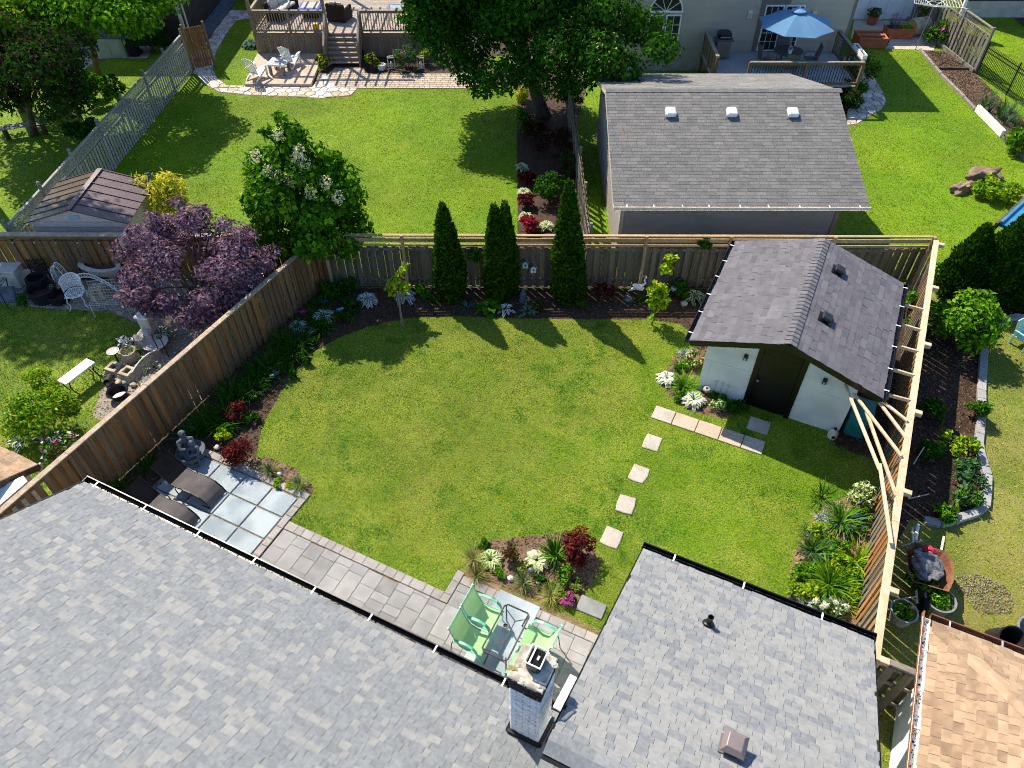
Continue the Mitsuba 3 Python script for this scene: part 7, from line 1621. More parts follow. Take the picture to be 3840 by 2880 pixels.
# solar lights
for (x, y), lb in (((4.996,13.665), 'round white-capped solar light beside the shed hosta'), ((4.737,17.959), 'dark solar light post behind the second sapling')):
    k = thing('solar_light', lb, 'garden light'); tube(MB(), [(x, y, 0), (x, y, .26)], .02, 'charcoal', 8).build('stake', k); lathe(MB(), [(0, .24), (.05, .24), (.06, .3), (.1, .32), (.09, .36), (.03, .375), (0, .375)], (x, y, 0), 'pale_slat', 18).build('cap', k, 'satin'); lathe(MB(), [(0, .377), (.035, .377)], (x, y, 0), 'charcoal', 12).build('cell', k, 'satin')
for i, (x_, z_) in enumerate(((1010, 870), (1045, 885), (1115, 910))):
    k = thing('wire_hoop', 'thin wire garden hoop by the shed wall, ' + ('the left one', 'the middle one', 'the right one')[i], 'garden hoop')
    b = Bw(-1.15 + i * .16, 14.55, 0); tube(MB(), [b, b + [.02, 0, .62]], .004, 'charcoal', 5).build('stem', k, 'metal'); tube(MB(), [b + [.02 + .04 * math.cos(a), 0, .66 + .04 * math.sin(a)] for a in np.linspace(0, 6.28, 13)], .004, 'charcoal', 5).build('hoop', k, 'metal')
# bits between shed and fence
k = thing('storage_tub', 'teal plastic tub standing beside the shed under the beams', 'tub')
c = Bw(2.45, 15.1, 0); bx(MB(), c + [0, 0, .35], (.5, .7, .7), 'teal', RB, .05).build('body', k, 'satin'); bx(MB(), c + [0, 0, .74], (.56, .76, .08), 'teal', RB, .03).build('lid', k, 'satin')
k = thing('jug', 'white plastic jug at the shed corner', 'jug'); c = Bw(1.98, 14.55, 0)
lathe(MB(), [(0, 0), (.11, 0), (.12, .03), (.12, .2), (.05, .27), (.035, .3), (0, .3)], c, 'aged_white', 16).build('body', k, 'satin', smooth=True); lathe(MB(), [(0, .3), (.04, .3), (.04, .34), (0, .34)], c, 'charcoal', 12).build('lid', k, 'satin')
bx(MB(), c + [-.02, -.12, .12], (.08, .02, .1), 'bronze_metal', I3, .004).build('label_plate', k)
# birdhouses and heron
for (px_, z_), m, lb in (((-.0, 1.05), 'aqua_cloth', 'aqua birdhouse with a dark roof on the rear fence'), ((.33, .92), 'white_paint', 'white birdhouse with a dark roof on the rear fence')):
    x = ((0.172,0.962)[0]) if px_ == 0.0 or px_ == -.0 else (0.422,0.789)[0]; zc = ((0.172,0.962)[1]) if m == 'aqua_cloth' else (0.422,0.789)[1]
    k = thing('birdhouse', lb, 'birdhouse'); y = 18.29
    bx(MB(), (x, y, zc), (.17, .14, .2), m, I3, .006).build('body', k); v = np.array([[x - .085, y - .07, zc + .1], [x + .085, y - .07, zc + .1], [x, y - .07, zc + .18]]); MB().add(np.vstack([v, v + [0, .14, 0]]), [[0, 1, 2], [3, 5, 4], [0, 3, 5], [0, 5, 2], [1, 5, 4], [1, 2, 5]], m).build('gable', k)
    for s in (-1, 1): slabquad(MB(), [(x, y - .11, zc + .205), (x + s * .13, y - .11, zc + .08), (x + s * .13, y + .08, zc + .08), (x, y + .08, zc + .205)], .014, 'stone_grey').build('roof', k)
    lathe(MB(), [(0, 0), (.028, 0), (.028, .012), (0, .012)], (x, y - .068, zc + .02), 'black_metal', 12, rx(1.57)).build('hole', k); tube(MB(), [(x, y - .07, zc - .05), (x, y - .13, zc - .05)], .007, 'bark', 5).build('perch', k)
k = thing('heron_figure', 'white heron figure standing in the rear bed', 'ornament')
hx, hy = (3.647,17.981); mb = MB()
blob(mb, (hx, hy, .36), (.2, .09, .1), 'white_petal', 2, .05, R=ry(.5)); mb.build('body', k, smooth=True)
tube(MB(), [(hx + .12, hy, .43), (hx + .2, hy, .52), (hx + .15, hy, .62), (hx + .2, hy, .74), (hx + .17, hy, .78)], [.045, .03, .024, .024, .03], 'white_petal', 8).build('neck', k, smooth=True); tube(MB(), [(hx + .17, hy, .78), (hx + .0, hy, .75)], [.022, .003], 'steel', 6).build('beak', k)
tube(MB(), [(hx - .1, hy, .33), (hx - .3, hy, .2)], [.06, .012], 'white_petal', 6).build('tail', k)
for s in (-.03, .05): tube(MB(), [(hx + s, hy + s * .5, .3), (hx + s + .02, hy, .15), (hx + s, hy, 0)], .009, 'charcoal', 5).build('leg', k)
for (x, y), hh, m, lb in (((0.119,17.65), .42, 'stone_grey', 'small blue-grey statue between the middle and tallest cedars'), ((0.304,17.54), .22, 'sand_stone', 'squat stone ornament right of the small statue')):
    k = thing('statue', lb, 'statue'); lathe(MB(), [(0, 0), (.11, 0), (.13, .08), (.1, .2), (.12, .3), (.07, .38), (.05, .42), (0, .42)], (x, y, 0), m, 14, sq=(1, .8)).build('robe', k, smooth=True) if hh > .3 else lathe(MB(), [(0, 0), (.12, 0), (.14, .1), (.06, .2), (0, .22)], (x, y, 0), m, 14).build('body', k, smooth=True)
    if hh > .3: blob(MB(), (x, y, .47), (.06, .06, .075), m, 2, .05).build('head', k, smooth=True)
for (x, y), lb, m in (((-5.443,17.094), 'small blue bird figure in the left fence bed', 'sky_canvas'), ((-6.868,14.227), 'white bird figure low in the left fence bed', 'white_petal'), ((-5.984,17.445), 'dark blue glazed ball behind the left hosta', 'navy')):
    k = thing('bird_figure' if 'bird' in lb else 'glazed_ball', lb, 'ornament'); mb = MB(); blob(mb, (x, y, .14), (.12, .06, .07), m, 2, .05, R=ry(-.3)); blob(mb, (x + .1, y, .2), (.05, .045, .05), m, 2, 0); mb.build('body', k, 'satin', smooth=True)
    tube(MB(), [(x, y, .1), (x, y, 0)], .012, 'charcoal', 5).build('stake', k)
for (x, y), m, lb in (((-6.515,17.006), 'pink_petal', 'single pink flower beside the left fence hosta'), ((-6.734,14.409), 'lavender', 'violet flowers by the white bird figure'), ((-6.08,16.145), 'lavender', 'violet flowers at the lawn edge below the small hosta')):
    k = thing('flower', lb, 'flower'); p, d_ = clump_points([(x, y, .16)], [.1], 60, .6); leaves(mb := MB(), p, d_ + [0, 0, 1], .05, [m], .9); mb.build('petals', k, 'leaf'); blades(mb := MB(), (x, y), 12, .18, .012, ['mid_green']); mb.build('leaves', k, 'leaf')
for u, lb in ((1.9, 'left grey picket stub at the wing gutter'), (2.2, 'right grey picket stub at the wing gutter')):
    k = thing('picket_stub', lb, 'picket'); bx(MB(), Bw(u, 7.95, 1.25), (.07, .02, 2.5 * .5), 'silver_wood', RB, .004).build('board', k); bx(MB(), Bw(u, 7.95, 1.9), (.05, .02, .08), 'silver_wood', RB @ ry(.78), .004).build('tip', k)
# ================================================================ left neighbour's ornaments
def grid_patch(mb, fn, nu, nv, r_, mat, diag=False):
    """an open weave of thin bars over the surface fn(s, t), s and t from 0 to 1"""
    S_ = np.linspace(0, 1, nu + 1); T_ = np.linspace(0, 1, nv + 1)
    for s in S_: tube(mb, [fn(s, q) for q in np.linspace(0, 1, max(4, nv + 1))], r_, mat, 4, cap=False)
    for q in T_: tube(mb, [fn(s, q) for s in np.linspace(0, 1, max(4, nu + 1))], r_, mat, 4, cap=False)
    if diag:
        for i in range(nu):
            for j in range(nv): tube(mb, [fn(S_[i], T_[j]), fn(S_[i + 1], T_[j + 1])], r_, mat, 4, cap=False); tube(mb, [fn(S_[i + 1], T_[j]), fn(S_[i], T_[j + 1])], r_, mat, 4, cap=False)
    return mb
k = thing('filigree_chair', 'white filigree garden chair standing on the gravel at the lawn edge', 'chair')
c = np.array([*(-13.5,17.48), 0]); R = rz(.25); q = lambda x, y, z: c + R @ [x, y, z]
grid_patch(mb := MB(), lambda s, w: q((s - .5) * .5 * (1 - .15 * w), (w - .5) * .5, .46 + .0 * s), 8, 8, .008, 'white_paint'); mb.build('seat', k)
tube(MB(), [q(.27 * math.cos(a), .27 * math.sin(a), .455) for a in np.linspace(0, 6.283, 17)], .016, 'white_paint', 6).build('seat_rim', k)
grid_patch(mb := MB(), lambda s, w: q(.29 * math.sin((s - .5) * 3.4), .05 + .24 * math.cos((s - .5) * 3.4), .5 + w * (.24 + .24 * math.cos((s - .5) * 2.6))), 14, 5, .008, 'white_paint', True); mb.build('backrest', k)
tube(MB(), [q(.3 * math.sin((s - .5) * 3.4), .05 + .25 * math.cos((s - .5) * 3.4), .5 + (.24 + .24 * math.cos((s - .5) * 2.6))) for s in np.linspace(0, 1, 17)], .014, 'white_paint', 6).build('back_rim', k)
for sx, sy in ((-1, -1), (1, -1), (-1, 1), (1, 1)): tube(MB(), [q(sx * .2, sy * .2, .45), q(sx * .24, sy * .24, .28), q(sx * .2, sy * .2, .12), q(sx * .27, sy * .28, .01)], .016, 'white_paint', 6).build('leg', k)
k = thing('filigree_table', 'large white filigree table top tipped up against the brown fence', 'table top')
c = np.array([*(-14.166,18.828), 0]); 
grid_patch(mb := MB(), lambda s, w: c + np.array([(.18 + .62 * w) * math.cos(math.pi * s), .0 + .28 * (.1 + .9 * w) * math.sin(math.pi * s) + .12, .12 + (.18 + .62 * w) * math.sin(math.pi * s) * .95]), 22, 7, .008, 'white_paint'); mb.build('weave', k)
tube(MB(), [c + np.array([.82 * math.cos(a), .12 + .28 * math.sin(a), .12 + .78 * math.sin(a)]) for a in np.linspace(0, math.pi, 19)], .02, 'white_paint', 6).build('rim', k); tube(MB(), [c + [-.82, .12, .12], c + [.82, .12, .12]], .016, 'white_paint', 6).build('lower_rim', k)
k = thing('wire_obelisk', 'white arched wire trellis stand left of the filigree chair', 'trellis')
c = np.array([*(-14.274,18.273), 0])
for y in (-.1, .1): tube(MB(), [c + [.2 * math.cos(a), y, .3 + .62 * math.sin(a)] for a in np.linspace(0, math.pi, 15)], .013, 'white_paint', 6).build('arch', k)
grid_patch(mb := MB(), lambda s, w: c + np.array([.2 * math.cos(math.pi * s), -.1 + .2 * w, .3 + .62 * math.sin(math.pi * s)]), 14, 3, .006, 'white_paint'); mb.build('weave', k); grid_patch(mb := MB(), lambda s, w: c + np.array([-.22 + .44 * s, -.12 + .24 * w, .28]), 6, 4, .007, 'white_paint'); mb.build('shelf', k)
for sx in (-.2, .2):
    for sy in (-.1, .1): tube(MB(), [c + [sx, sy, .3], c + [sx, sy, 0]], .013, 'white_paint', 6).build('leg', k)
k = thing('boat_planter', 'white boat-shaped planter raised on blocks by the brown fence', 'planter')
c = np.array([*(-13.167,18.754), 0]); R = rz(-.35); n = 15
out = np.array([[(-.75 + 1.5 * i / (n - 1)), .4 * (1 - abs((i / (n - 1) * 2 - 1)) ** (5 if i < n / 2 else 2.2)) + .03] for i in range(n)])
loop = np.vstack([out, out[::-1] * [1, -1]]); inn = loop * [.8, .68]
v = []
for pts, z in ((loop * [.8, .6], .3), (loop, .58), (loop * [1.02, 1.05], .62), (inn, .62), (inn, .5)): v.append(np.c_[pts, np.full(len(pts), z)])
m = len(loop); V_ = np.vstack(v) @ R.T + c; kk = np.arange(m); k1 = (kk + 1) % m; F_ = np.vstack([np.vstack([np.stack([a * m + kk, a * m + k1, (a + 1) * m + k1], 1), np.stack([a * m + kk, (a + 1) * m + k1, (a + 1) * m + kk], 1)]) for a in range(4)])
MB().add(V_, F_, 'aged_white').build('hull', k); mb = MB(); sheet(mb, [tuple((R @ [*p, 0] + c)[:2]) for p in inn], .52, 'bark'); mb.build('soil', k)
bx(MB(), c + R @ [-.62, 0, .6], (.2, .42, .03), 'aged_white', R, .006).build('bench_board', k)
for s in (-.4, .35): bx(MB(), c + R @ [s, 0, .15], (.22, .3, .3), 'sand_stone', R, .02).build('block', k)
k = thing('lattice_bridge', 'white curved lattice garden bridge rail lying by the boat planter', 'garden bridge')
c = np.array([*(-13.146,18.087), 0]); R = rz(-.3)
fn = lambda s, w: c + R @ np.array([-.75 + 1.5 * s, .0, .12 + .42 * math.sin(math.pi * (.15 + .8 * s)) + .14 * w])
for w_ in (0, 1): tube(MB(), [fn(s, w_) for s in np.linspace(0, 1, 17)], .015, 'white_paint', 6).build('rail', k)
mb = MB()
for i in range(12): a, b = i / 12, (i + 1) / 12; tube(mb, [fn(a, 0), fn(b, 1)], .009, 'white_paint', 4); tube(mb, [fn(a, 1), fn(b, 0)], .009, 'white_paint', 4)
mb.build('lattice', k)
def stone_block(label, c, size, rot, mat='sand_stone', name='stone_block'):
    k = thing(name, label, 'stone'); R = rz(rot); bx(MB(), np.array([*c, size[2] / 2]), size, mat, R, .02).build('body', k); bx(MB(), np.array([*c, size[2] + .008]), (size[0] * .62, size[1] * .55, .02), mat, R, .006).build('top_panel', k); return k
stone_block('pale stone block under the bridge rail, the left one', (-13.096,17.782), (.2, .4, .42), -.2); stone_block('pale stone block under the bridge rail, the right one', (-12.877,17.897), (.22, .42, .42), -.2)
k = thing('filigree_bench', 'white filigree bench with a woven back beside the purple maple', 'bench')
c = np.array([*(-12.314,17.193), 0]); R = rz(.1)
for nm, z0, y0, z1, y1 in (('backrest', .45, .16, .95, .24), ('seat', .45, .16, .44, -.26)):
    grid_patch(mb := MB(), lambda s, w: c + R @ np.array([-.55 + 1.1 * s, y0 + (y1 - y0) * w, z0 + (z1 - z0) * w + (.05 * math.sin(s * math.pi) * w if nm == 'backrest' else 0)]), 14, 5, .006, 'aged_white'); mb.build(nm, k)
for s in (-.52, .52):
    for y in (-.24, .16): tube(MB(), [c + R @ [s, y, .45], c + R @ [s, y * 1.1, 0]], .016, 'aged_white', 6).build('leg', k)
k = thing('bird_cage', 'white domed wire bird cage on a tall pole against the brown fence', 'bird cage')
c = np.array([(-11.759,1.668)[0], 18.4, (-11.759,1.668)[1]])
tube(MB(), [(c[0] + .02, 18.4, 0), (c[0], 18.4, c[2] - .15)], .016, 'white_paint', 6).build('pole', k); grid_patch(mb := MB(), lambda s, w: c + np.array([.23 * math.cos(6.283 * s) * math.sin(w * 2.1 + .02), .23 * math.sin(6.283 * s) * math.sin(w * 2.1 + .02), .2 * math.cos(w * 2.1)]), 18, 8, .007, 'white_paint'); mb.build('dome', k)
tube(MB(), [c + [0, 0, .18], c + [-.02, 0, .3], c + [.02, 0, .36]], .014, 'white_paint', 6).build('hook', k)
k = thing('box_planter', 'square pale box planter at the foot of the brown fence', 'planter'); c = np.array([*(-15.987,18.42), 0]); bx(MB(), c + [0, .1, .3], (.6, .55, .6), 'aged_white', I3, .02).build('body', k); bx(MB(), c + [0, .1, .61], (.66, .6, .05), 'aged_white', I3, .012).build('lid', k)
k = thing('iron_chair', 'black wrought iron chair among the pale stone slabs', 'chair'); c = np.array([*(-15.031,18.269), 0])
for sx in (-.26, .26): tube(MB(), [c + [sx, -.25, 0], c + [sx, -.22, .45]], .018, 'black_metal', 6).build('leg', k); tube(MB(), [c + [sx, .25, 0], c + [sx, .22, .45], c + [sx, .3, .9]], .018, 'black_metal', 6).build('back_post', k)
grid_patch(mb := MB(), lambda s, w: c + np.array([-.26 + .52 * s, -.24 + .46 * w, .45]), 10, 6, .008, 'black_metal'); mb.build('seat', k); grid_patch(mb := MB(), lambda s, w: c + np.array([-.26 + .52 * s, .23 + .07 * w, .5 + .38 * w]), 6, 3, .01, 'black_metal', True); mb.build('backrest', k)
for (x, y), a, lb in (((-15.569,18.58), .3, 'pale stone slab leaning left of the iron chair'), ((-14.713,18.546), -.3, 'pale stone slab leaning right of the iron chair'), ((-15.826,17.69), .1, 'grey stone slab at the left frame edge on the gravel')):
    k = thing('stone_slab', lb, 'stone slab'); bx(MB(), (x, y, .2), (.55, .12, .5), 'stone_grey' if 'grey' in lb else 'sand_stone', rz(a) @ rx(-.6), .03).build('slab', k)
k = thing('wire_cloche', 'pale wire cloche lying beside the dark barrels', 'cloche'); c = np.array([*(-14.589,18.155), .14]); R = rz(-.6) @ ry(1.2)
grid_patch(mb := MB(), lambda s, w: c + R @ np.array([.16 * math.cos(6.283 * s) * (1 - w ** 3), .16 * math.sin(6.283 * s) * (1 - w ** 3), .45 * w]), 14, 4, .007, 'straw'); mb.build('wires', k); blob(MB(), c + R @ [0, 0, .47], (.03, .03, .03), 'straw', 1, 0).build('knob', k)
for (x, y), r_, hh, lb in (((-14.691,17.734), .42, .4, 'black half barrel behind the round black tub'), ((-14.201,17.662), .34, .26, 'round black rubber tub beside the filigree chair'), ((-14.978,18.153), .3, .5, 'tall dark barrel under the iron chair')):
    k = thing('tub', lb, 'tub'); lathe(MB(), [(0, 0), (r_ * .85, 0), (r_, hh), (r_ * 1.05, hh + .03), (r_ * .88, hh + .03), (r_ * .8, hh * .5), (0, hh * .5)], (x, y, 0), 'charcoal', 20).build('shell', k); lathe(MB(), [(0, hh * .55), (r_ * .8, hh * .55)], (x, y, 0), 'mulch', 16).build('soil', k)
k = thing('iron_table', 'dark wrought iron table at the left frame edge', 'table'); c = np.array([*(-15.843,17.577), 0])
grid_patch(mb := MB(), lambda s, w: c + np.array([-.5 + .7 * s, -.3 + .6 * w, .7]), 7, 6, .01, 'black_metal'); mb.build('top', k)
for sx, sy in ((-.48, -.28), (.18, -.28), (-.48, .28), (.18, .28)): tube(MB(), [c + [sx, sy, .7], c + [sx * .7, sy * .7, .35], c + [sx * 1.2, sy * 1.2, 0]], .014, 'black_metal', 6).build('leg', k)
k = thing('wire_basket', 'white wire basket at the left edge beside the box planter', 'basket'); c = np.array([*(-16.293,18.145), 0]); grid_patch(mb := MB(), lambda s, w: c + np.array([.24 * math.cos(6.283 * s) * (1 - .5 * w * w), .24 * math.sin(6.283 * s) * (1 - .5 * w * w), .7 * w]), 14, 6, .007, 'white_paint'); mb.build('wires', k)
k = thing('stone_pillar', 'tall white square stone pillar beside the purple maple', 'pillar'); c = np.array([*(-10.792,16.017), 0]); R = rz(-.1)
bx(MB(), c + [0, .1, .38], (.34, .34, .72), 'aged_white', R, .015).build('shaft', k); bx(MB(), c + [0, .1, .77], (.42, .42, .06), 'white_paint', R, .012).build('cap', k); bx(MB(), c + R @ [0, -.075, .4], (.2, .012, .5), 'aged_white', R, .004).build('panel', k); bx(MB(), c + [0, .1, .02], (.4, .4, .06), 'aged_white', R, .012).build('base', k)
stone_block('weathered pale stone plinth behind the black wire urn', (-10.817,15.807), (.38, .26, .36), -.1, 'aged_white', 'stone_plinth'); stone_block('weathered low plinth right beside the black wire urn', (-10.932,15.579), (.34, .26, .36), -.1, 'aged_white', 'stone_plinth')
k = thing('bird_bath', 'pale stone bird bath bowl with a bird on its rim', 'bird bath'); c = np.array([*(-10.456,15.541), 0]); lathe(MB(), [(0, .0), (.16, 0), (.1, .06), (.28, .14), (.36, .2), (.33, .21), (.2, .15), (0, .13)], c, 'aged_white', 22).build('bowl', k, smooth=True); mb = MB(); blob(mb, c + [-.22, .18, .26], (.1, .06, .07), 'aged_white', 2, .1); mb.build('bird', k, smooth=True)
k = thing('wire_urn', 'black wire urn holding white lilies', 'urn'); c = np.array([*(-11.169,15.313), 0]); grid_patch(mb := MB(), lambda s, w: c + np.array([(.1 + .16 * w) * math.cos(6.283 * s), (.1 + .16 * w) * math.sin(6.283 * s), .12 + .3 * w]), 12, 3, .01, 'black_metal'); mb.build('basket', k); p, d_ = clump_points([c + [0, 0, .44]], [.2], 60, .5); leaves(mb := MB(), p, d_ + [0, 0, 1], .14, ['white_petal', 'white_petal', 'stone_grey'], .6); mb.build('lilies', k, 'leaf')
for a in range(3): tube(MB(), [c + [.1 * math.cos(a * 2.1), .1 * math.sin(a * 2.1), .12], c + [.2 * math.cos(a * 2.1), .2 * math.sin(a * 2.1), 0]], .012, 'black_metal', 5).build('leg', k)
k = thing('stone_urn', 'rounded beige stone urn with trailing greenery', 'urn'); c = np.array([*(-10.967,14.956), 0]); lathe(MB(), [(0, 0), (.2, 0), (.26, .1), (.22, .3), (.24, .42), (.18, .42), (.16, .3), (0, .28)], c, 'sand_stone', 18).build('body', k, smooth=True); blades(mb := MB(), c + [.08, 0, .36], 40, .28, .01, ['mid_green', 'straw']); mb.build('greenery', k, 'leaf')
k = thing('garden_lamp', 'black post lamp with a round flat head at the gravel edge', 'garden lamp'); c = np.array([*(-11.222,14.758), 0]); tp = np.array([*(-11.249,14.787), .55])
lathe(MB(), [(0, 0), (.1, 0), (.03, .05), (.028, .5), (0, .5)], c * .5 + tp * [.5, .5, 0], 'black_metal', 12).build('post', k, 'satin'); lathe(MB(), [(0, .5), (.06, .5), (.16, .56), (.17, .59), (0, .6)], c * .5 + tp * [.5, .5, 0], 'charcoal', 20).build('head', k, 'satin'); lathe(MB(), [(0, .603), (.13, .6)], c * .5 + tp * [.5, .5, 0], 'dark_glass', 16).build('solar_cell', k, 'satin')
for q_, lb in (((-11.248,14.507), 'square stepped stone planter, the one nearer the lawn'), ((-10.806,14.339), 'square stepped stone planter, the one nearer the long fence')):
    k = thing('stepped_planter', lb, 'planter'); R = rz(-.35); c = np.array([*q_, 0])
    for w_, z0, z1 in ((.5, 0, .07), (.45, .07, .12), (.4, .12, .17), (.36, .17, .26)):
        mb = MB()
        for a in range(4): Ra = R @ rz(a * math.pi / 2); bx(mb, c + Ra @ [0, -w_ / 2 + .045, (z0 + z1) / 2], (w_, .09, z1 - z0), 'sand_stone', Ra, .008)
        mb.build('tier', k)
    bx(MB(), c + [0, 0, .05], (.26, .26, .06), 'bark', R).build('soil', k)
k = thing('filigree_bench', 'white filigree bench back close behind the long brown fence', 'bench'); c = np.array([*(-10.228,14.457), 0]); R = rz(1.15)
grid_patch(mb := MB(), lambda s, w: c + R @ np.array([-.5 + 1.0 * s, .0, .3 + w * (.22 + .14 * math.sin(s * math.pi))]), 16, 6, .009, 'pale_slat', True); mb.build('backrest', k); tube(MB(), [c + R @ np.array([-.5 + s, 0, .52 + .14 * math.sin(s * math.pi)]) for s in np.linspace(0, 1, 13)], .018, 'white_paint', 6).build('rim', k); grid_patch(mb := MB(), lambda s, w: c + R @ np.array([-.5 + 1.0 * s, -.4 * w, .3]), 10, 4, .009, 'pale_slat'); mb.build('seat', k)
for s in (-.48, .48):
    for y in (0, -.38): tube(MB(), [c + R @ [s, y, .3], c + R @ [s, y, 0]], .016, 'pale_slat', 6).build('leg', k)
k = thing('watering_can', 'black metal watering can lying on the gravel', 'watering can'); c = np.array([*(-11.248,14.093), .12]); R = rz(.2) @ rx(1.35); lathe(MB(), [(0, -.14), (.12, -.14), (.115, .14), (.1, .14), (.1, -.1), (0, -.1)], c, 'charcoal', 18, R).build('body', k, 'satin'); tube(MB(), [c + [-.1, 0, 0], c + [-.3, .12, .08], c + [-.42, .18, .2]], .02, 'charcoal', 6).build('spout', k, 'satin'); tube(MB(), [c + [-.4, .2, .1], c + [-.46, .2, .24], c + [-.36, .22, .3], c + [-.28, .2, .2]], .014, 'charcoal', 6).build('handle', k, 'satin')
k = thing('scroll_bench', 'white-topped bench with black scrolled iron legs on the left lawn', 'bench'); a = np.array((-11.744,14.47)); b = np.array((-12.065,13.83)); d_ = unit(b - a); n_ = np.array([-d_[1], d_[0]]); L_ = np.linalg.norm(b - a) + .25
R = np.stack([np.r_[d_, 0], np.r_[n_, 0], [0, 0, 1]], 1); bx(MB(), [*(a + d_ * L_ / 2), .5], (L_, .34, .05), 'white_paint', R, .012).build('seat', k, 'satin')
for s in (.08, L_ - .12):
    o = np.r_[a + d_ * s, 0]
    for y in (-.13, .13): tube(MB(), [o + R @ [0, y, .48], o + R @ [.05, y * 1.1, .3], o + R @ [0, y, .1], o + R @ [-.05, y * 1.5, 0]], .016, 'black_metal', 6).build('leg', k)
    tube(MB(), [o + R @ [-.06 * math.cos(w) * (1 - w / 9), -.2 + .08 * math.sin(w) * (1 - w / 9), .36 + .09 * math.cos(w) * (1 - w / 9)] for w in np.linspace(0, 7, 15)], .012, 'black_metal', 5).build('scroll', k)
for (x, y), hh, lb in (((-10.226,15.199), .7, 'thin black shepherd hook beside the bird bath'), ((-9.958,15.101), .75, 'black post with a dark ball near the long fence')):
    k = thing('garden_stake', lb, 'garden stake'); tube(MB(), [(x, y, 0), (x - .02, y + .02, hh)], .012, 'black_metal', 6).build('rod', k); blob(MB(), (x - .02, y + .02, hh + .05), (.07, .07, .06) if 'ball' in lb else (.03, .03, .03), 'bronze_metal', 2, .1).build('knob', k)
mb = MB(); k = thing('pebbles', 'pale round pebbles at the gravel edge by the long fence', 'pebbles', kind='stuff')
for i in range(9): x, y = (-10.927,14.021); blob(mb, (x + rng.normal(0, .25), y + rng.normal(0, .1), .05), (.09, .08, .06), 'sand_stone', 2, .2, 2, seed=i)
scene[k] = None; used.discard(k); del scene[k]; mb.build('pebbles', None, 'matte', smooth=True, exact=True)
k = thing('pond_liner', 'black curved pond liner hose half hidden behind the long fence', 'liner'); x, y = (-10.917,13.588); lathe(MB(), [(0, .02), (.2, .02), (.26, .2), (.29, .22), (.27, .24), (.23, .2), (.17, .06), (0, .06)], (x + .12, y, 0), 'charcoal', 22).build('shell', k, 'satin')
k = thing('wicker_chair_back', 'round woven chair back by the corner of the long fence', 'chair'); c = np.array([*(-7.811,18.483), .55]); grid_patch(mb := MB(), lambda s, w: c + np.array([(s - .5) * .62 * math.sqrt(max(0.02, 1 - (2 * w - 1) ** 2)), .1 * w, (w - .5) * .7]), 12, 12, .009, 'trim_taupe'); mb.build('weave', k); tube(MB(), [c + [.33 * math.cos(a), .05 + .05 * math.sin(a), .37 * math.sin(a)] for a in np.linspace(0, 6.283, 21)], .018, 'trim_taupe', 6).build('rim', k)
for s in (-.2, .2): tube(MB(), [c + [s, 0, -.3], c + [s, -.05, -.55]], .018, 'trim_taupe', 6).build('leg', k)
k = thing('white_cabinet', 'white box with a brown pot on top behind the long fence', 'cabinet'); c = np.array([*(-7.817,17.563), 0]); bx(MB(), c + [-.1, .2, .45], (.4, .4, .9), 'white_paint', rz(-.4), .01).build('body', k); k2 = thing('clay_pot', 'brown clay pot on the white box by the fence', 'pot'); lathe(MB(), [(0, 0), (.1, 0), (.15, .16), (.12, .16), (.1, .1), (0, .1)], c + [-.1, .2, .9], 'rust', 18).build('pot', k2)
# ================================================================ right neighbour's things
k = thing('wheelbarrow', 'rusty wheelbarrow covered by a dark sack beyond the right-hand fence', 'wheelbarrow'); c = np.array([*(8.739,8.253), 0]); R = rz(-.35)
prof = [(-.34, -.48), (.34, -.48), (.44, -.2), (.46, .25), (.3, .5), (-.3, .5), (-.46, .25), (-.44, -.2)]
v = []
for s_, z in ((.6, .22), (1.0, .55), (1.04, .56), (.95, .53), (.56, .26)): v.append(np.array([[x * s_, y * s_, z] for x, y in prof]))
m = 8; kk = np.arange(m); k1 = (kk + 1) % m; V_ = np.vstack(v + [[[0, 0, .22]], [[0, 0, .26]]]) @ R.T + c
F_ = np.vstack([np.vstack([np.stack([a * m + kk, a * m + k1, (a + 1) * m + k1], 1), np.stack([a * m + kk, (a + 1) * m + k1, (a + 1) * m + kk], 1)]) for a in range(4)] + [np.stack([kk, k1, kk * 0 + 40], 1), np.stack([32 + kk, 32 + k1, kk * 0 + 41], 1)])
MB().add(V_, F_, 'rust').build('tray', k)
for s in (-.26, .26): beam(MB(), c + R @ [s * .5, -.75, .2], c + R @ [s * 1.25, .95, .5], .04, .04, 'aged_white').build('handle', k); beam(MB(), c + R @ [s, .3, .34], c + R @ [s, .4, 0], .03, .03, 'charcoal').build('leg', k)
lathe(MB(), [(.12, -.05), (.19, -.05), (.2, 0), (.19, .05), (.12, .05), (.12, -.05)], c + R @ [0, -.78, .2], 'black_metal', 18, R @ ry(1.5708)).build('wheel', k)
k = thing('sack', 'dark grey sack slumped in the rusty wheelbarrow', 'sack'); mb = MB(); blob(mb, c + R @ [-.05, .0, .56], (.3, .38, .16), 'sack', 3, .35, 2.4, R, seed=3); mb.build('bag', k, 'satin', smooth=True)
k = thing('red_bag', 'small red bag at the back of the wheelbarrow', 'bag'); mb = MB(); blob(mb, c + R @ [-.02, .36, .62], (.14, .1, .1), 'red_plastic', 2, .3, 3, R); mb.build('bag', k, 'satin', smooth=True)
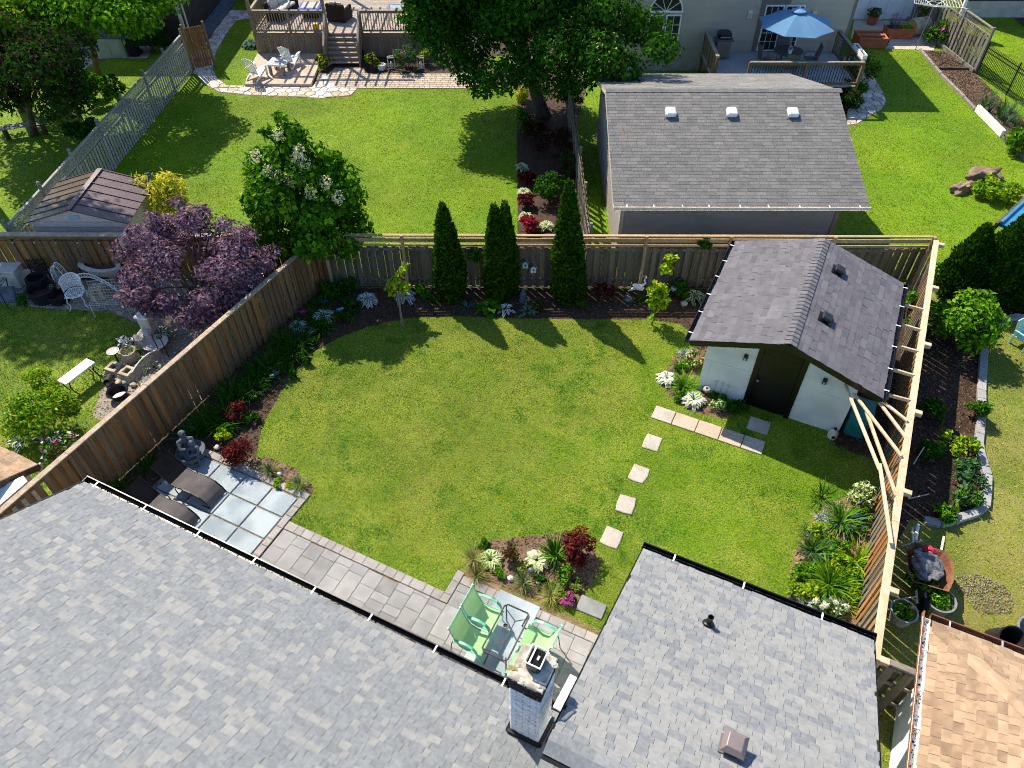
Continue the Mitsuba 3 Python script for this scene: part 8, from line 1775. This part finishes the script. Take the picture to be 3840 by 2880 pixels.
for (x, y), r_, m, lb in (((8.801,7.611), .3, 'grey_plastic', 'clear-rimmed tub of green plants beside the tan roof'), ((7.954,7.341), .26, 'pale_slat', 'pale bucket of plants close to the right-hand fence')):
    k = thing('bucket', lb, 'bucket'); lathe(MB(), [(0, 0), (r_ * .8, 0), (r_, .34), (r_ * 1.06, .36), (r_ * .94, .36), (r_ * .86, .2), (0, .2)], (x, y, 0), m, 22).build('shell', k, 'satin'); p, d_ = clump_points([(x, y, .36)], [r_ * .7], 240, .6); leaves(mb := MB(), p, d_ + [0, 0, .8], .09, ['fresh_green', 'mid_green'], .6); mb.build('plants', k, 'leaf')
k = thing('plastic_bin', 'open black plastic bin behind the tan roof', 'bin'); x, y = (9.715,6.942); R = rz(.2) @ rx(.5)
lathe(MB(), [(0, 0), (.2, 0), (.28, .55), (.3, .56), (.27, .56), (.19, .05), (0, .05)], (x, y, .05), 'charcoal', 20, R, sq=(1, .8)).build('shell', k, 'satin')
k = thing('grey_tub', 'grey plastic tub at the right frame edge by the tan roof', 'tub'); x, y = (10.282,6.873); lathe(MB(), [(0, 0), (.3, 0), (.36, .4), (.38, .42), (.34, .42), (.29, .1), (0, .1)], (x + .15, y, .0), 'grey_plastic', 20).build('shell', k, 'satin')
k = thing('plastic_chair', 'pale aqua plastic chair lying at the right frame edge', 'chair'); c = np.array([*(14.473,15.824), 0]); R = rz(.5)
mb = MB(); bx(mb, c + R @ [0, 0, .3], (.5, .5, .04), 'aqua_cloth', R, .015); mb.build('seat', k, 'satin'); bx(MB(), c + R @ [0, .26, .55], (.5, .05, .5), 'aqua_cloth', R @ rx(-.2), .02).build('backrest', k, 'satin')
for sx in (-.22, .22):
    for sy in (-.22, .22): bx(MB(), c + R @ [sx, sy, .15], (.06, .06, .3), 'aqua_cloth', R, .01).build('leg', k, 'satin')
    bx(MB(), c + R @ [sx * 1.15, .02, .48], (.05, .46, .04), 'aqua_cloth', R, .01).build('armrest', k, 'satin')
for i, ((x, y), (x2, y2), hh, lb) in enumerate((((9.695,11.341), (9.896,11.578), .5, 'thin pale plant stake in the fence shadow'), ((9.194,10.308), (9.622,10.321), .3, 'white rod leaning out from the right-hand fence'), ((8.589,9.028), (8.988,9.055), .3, 'white rod leaning by the wheelbarrow'), ((7.973,7.708), (8.373,7.695), .3, 'white rod leaning by the pale bucket'))):
    k = thing('garden_rod', lb, 'rod'); tube(MB(), [(x, y, .12), (x2, y2, hh)], .014, 'aged_white', 6).build('rod', k)
k = thing('white_downpipe', 'short white pipe standing near the kerb end by the fence', 'pipe'); x, y = (8.992,9.221); x2, y2 = (9.156,9.592); tube(MB(), [(x, y, .05), (x2, y2, .12)], .04, 'white_paint', 8).build('pipe', k, 'satin')
# scattered fallen petals on the rear lawn
mb = MB(); p = np.array((-2.332,28.051)) + rng.normal(0, 1, (260, 2)) * [2.2, 2.8]; p = p[(p[:, 0] < -.3) & (p[:, 1] > 19.5) & (p[:, 1] < 32.5)]
leaves(mb, np.c_[p, np.full(len(p), .05)], np.tile([0, 0, 1.0], (len(p), 1)), .09, ['straw', 'lime'], .35, .3); mb.build('fallen_leaves', None, 'leaf', kind='stuff', label='pale fallen leaves scattered over the rear lawn')
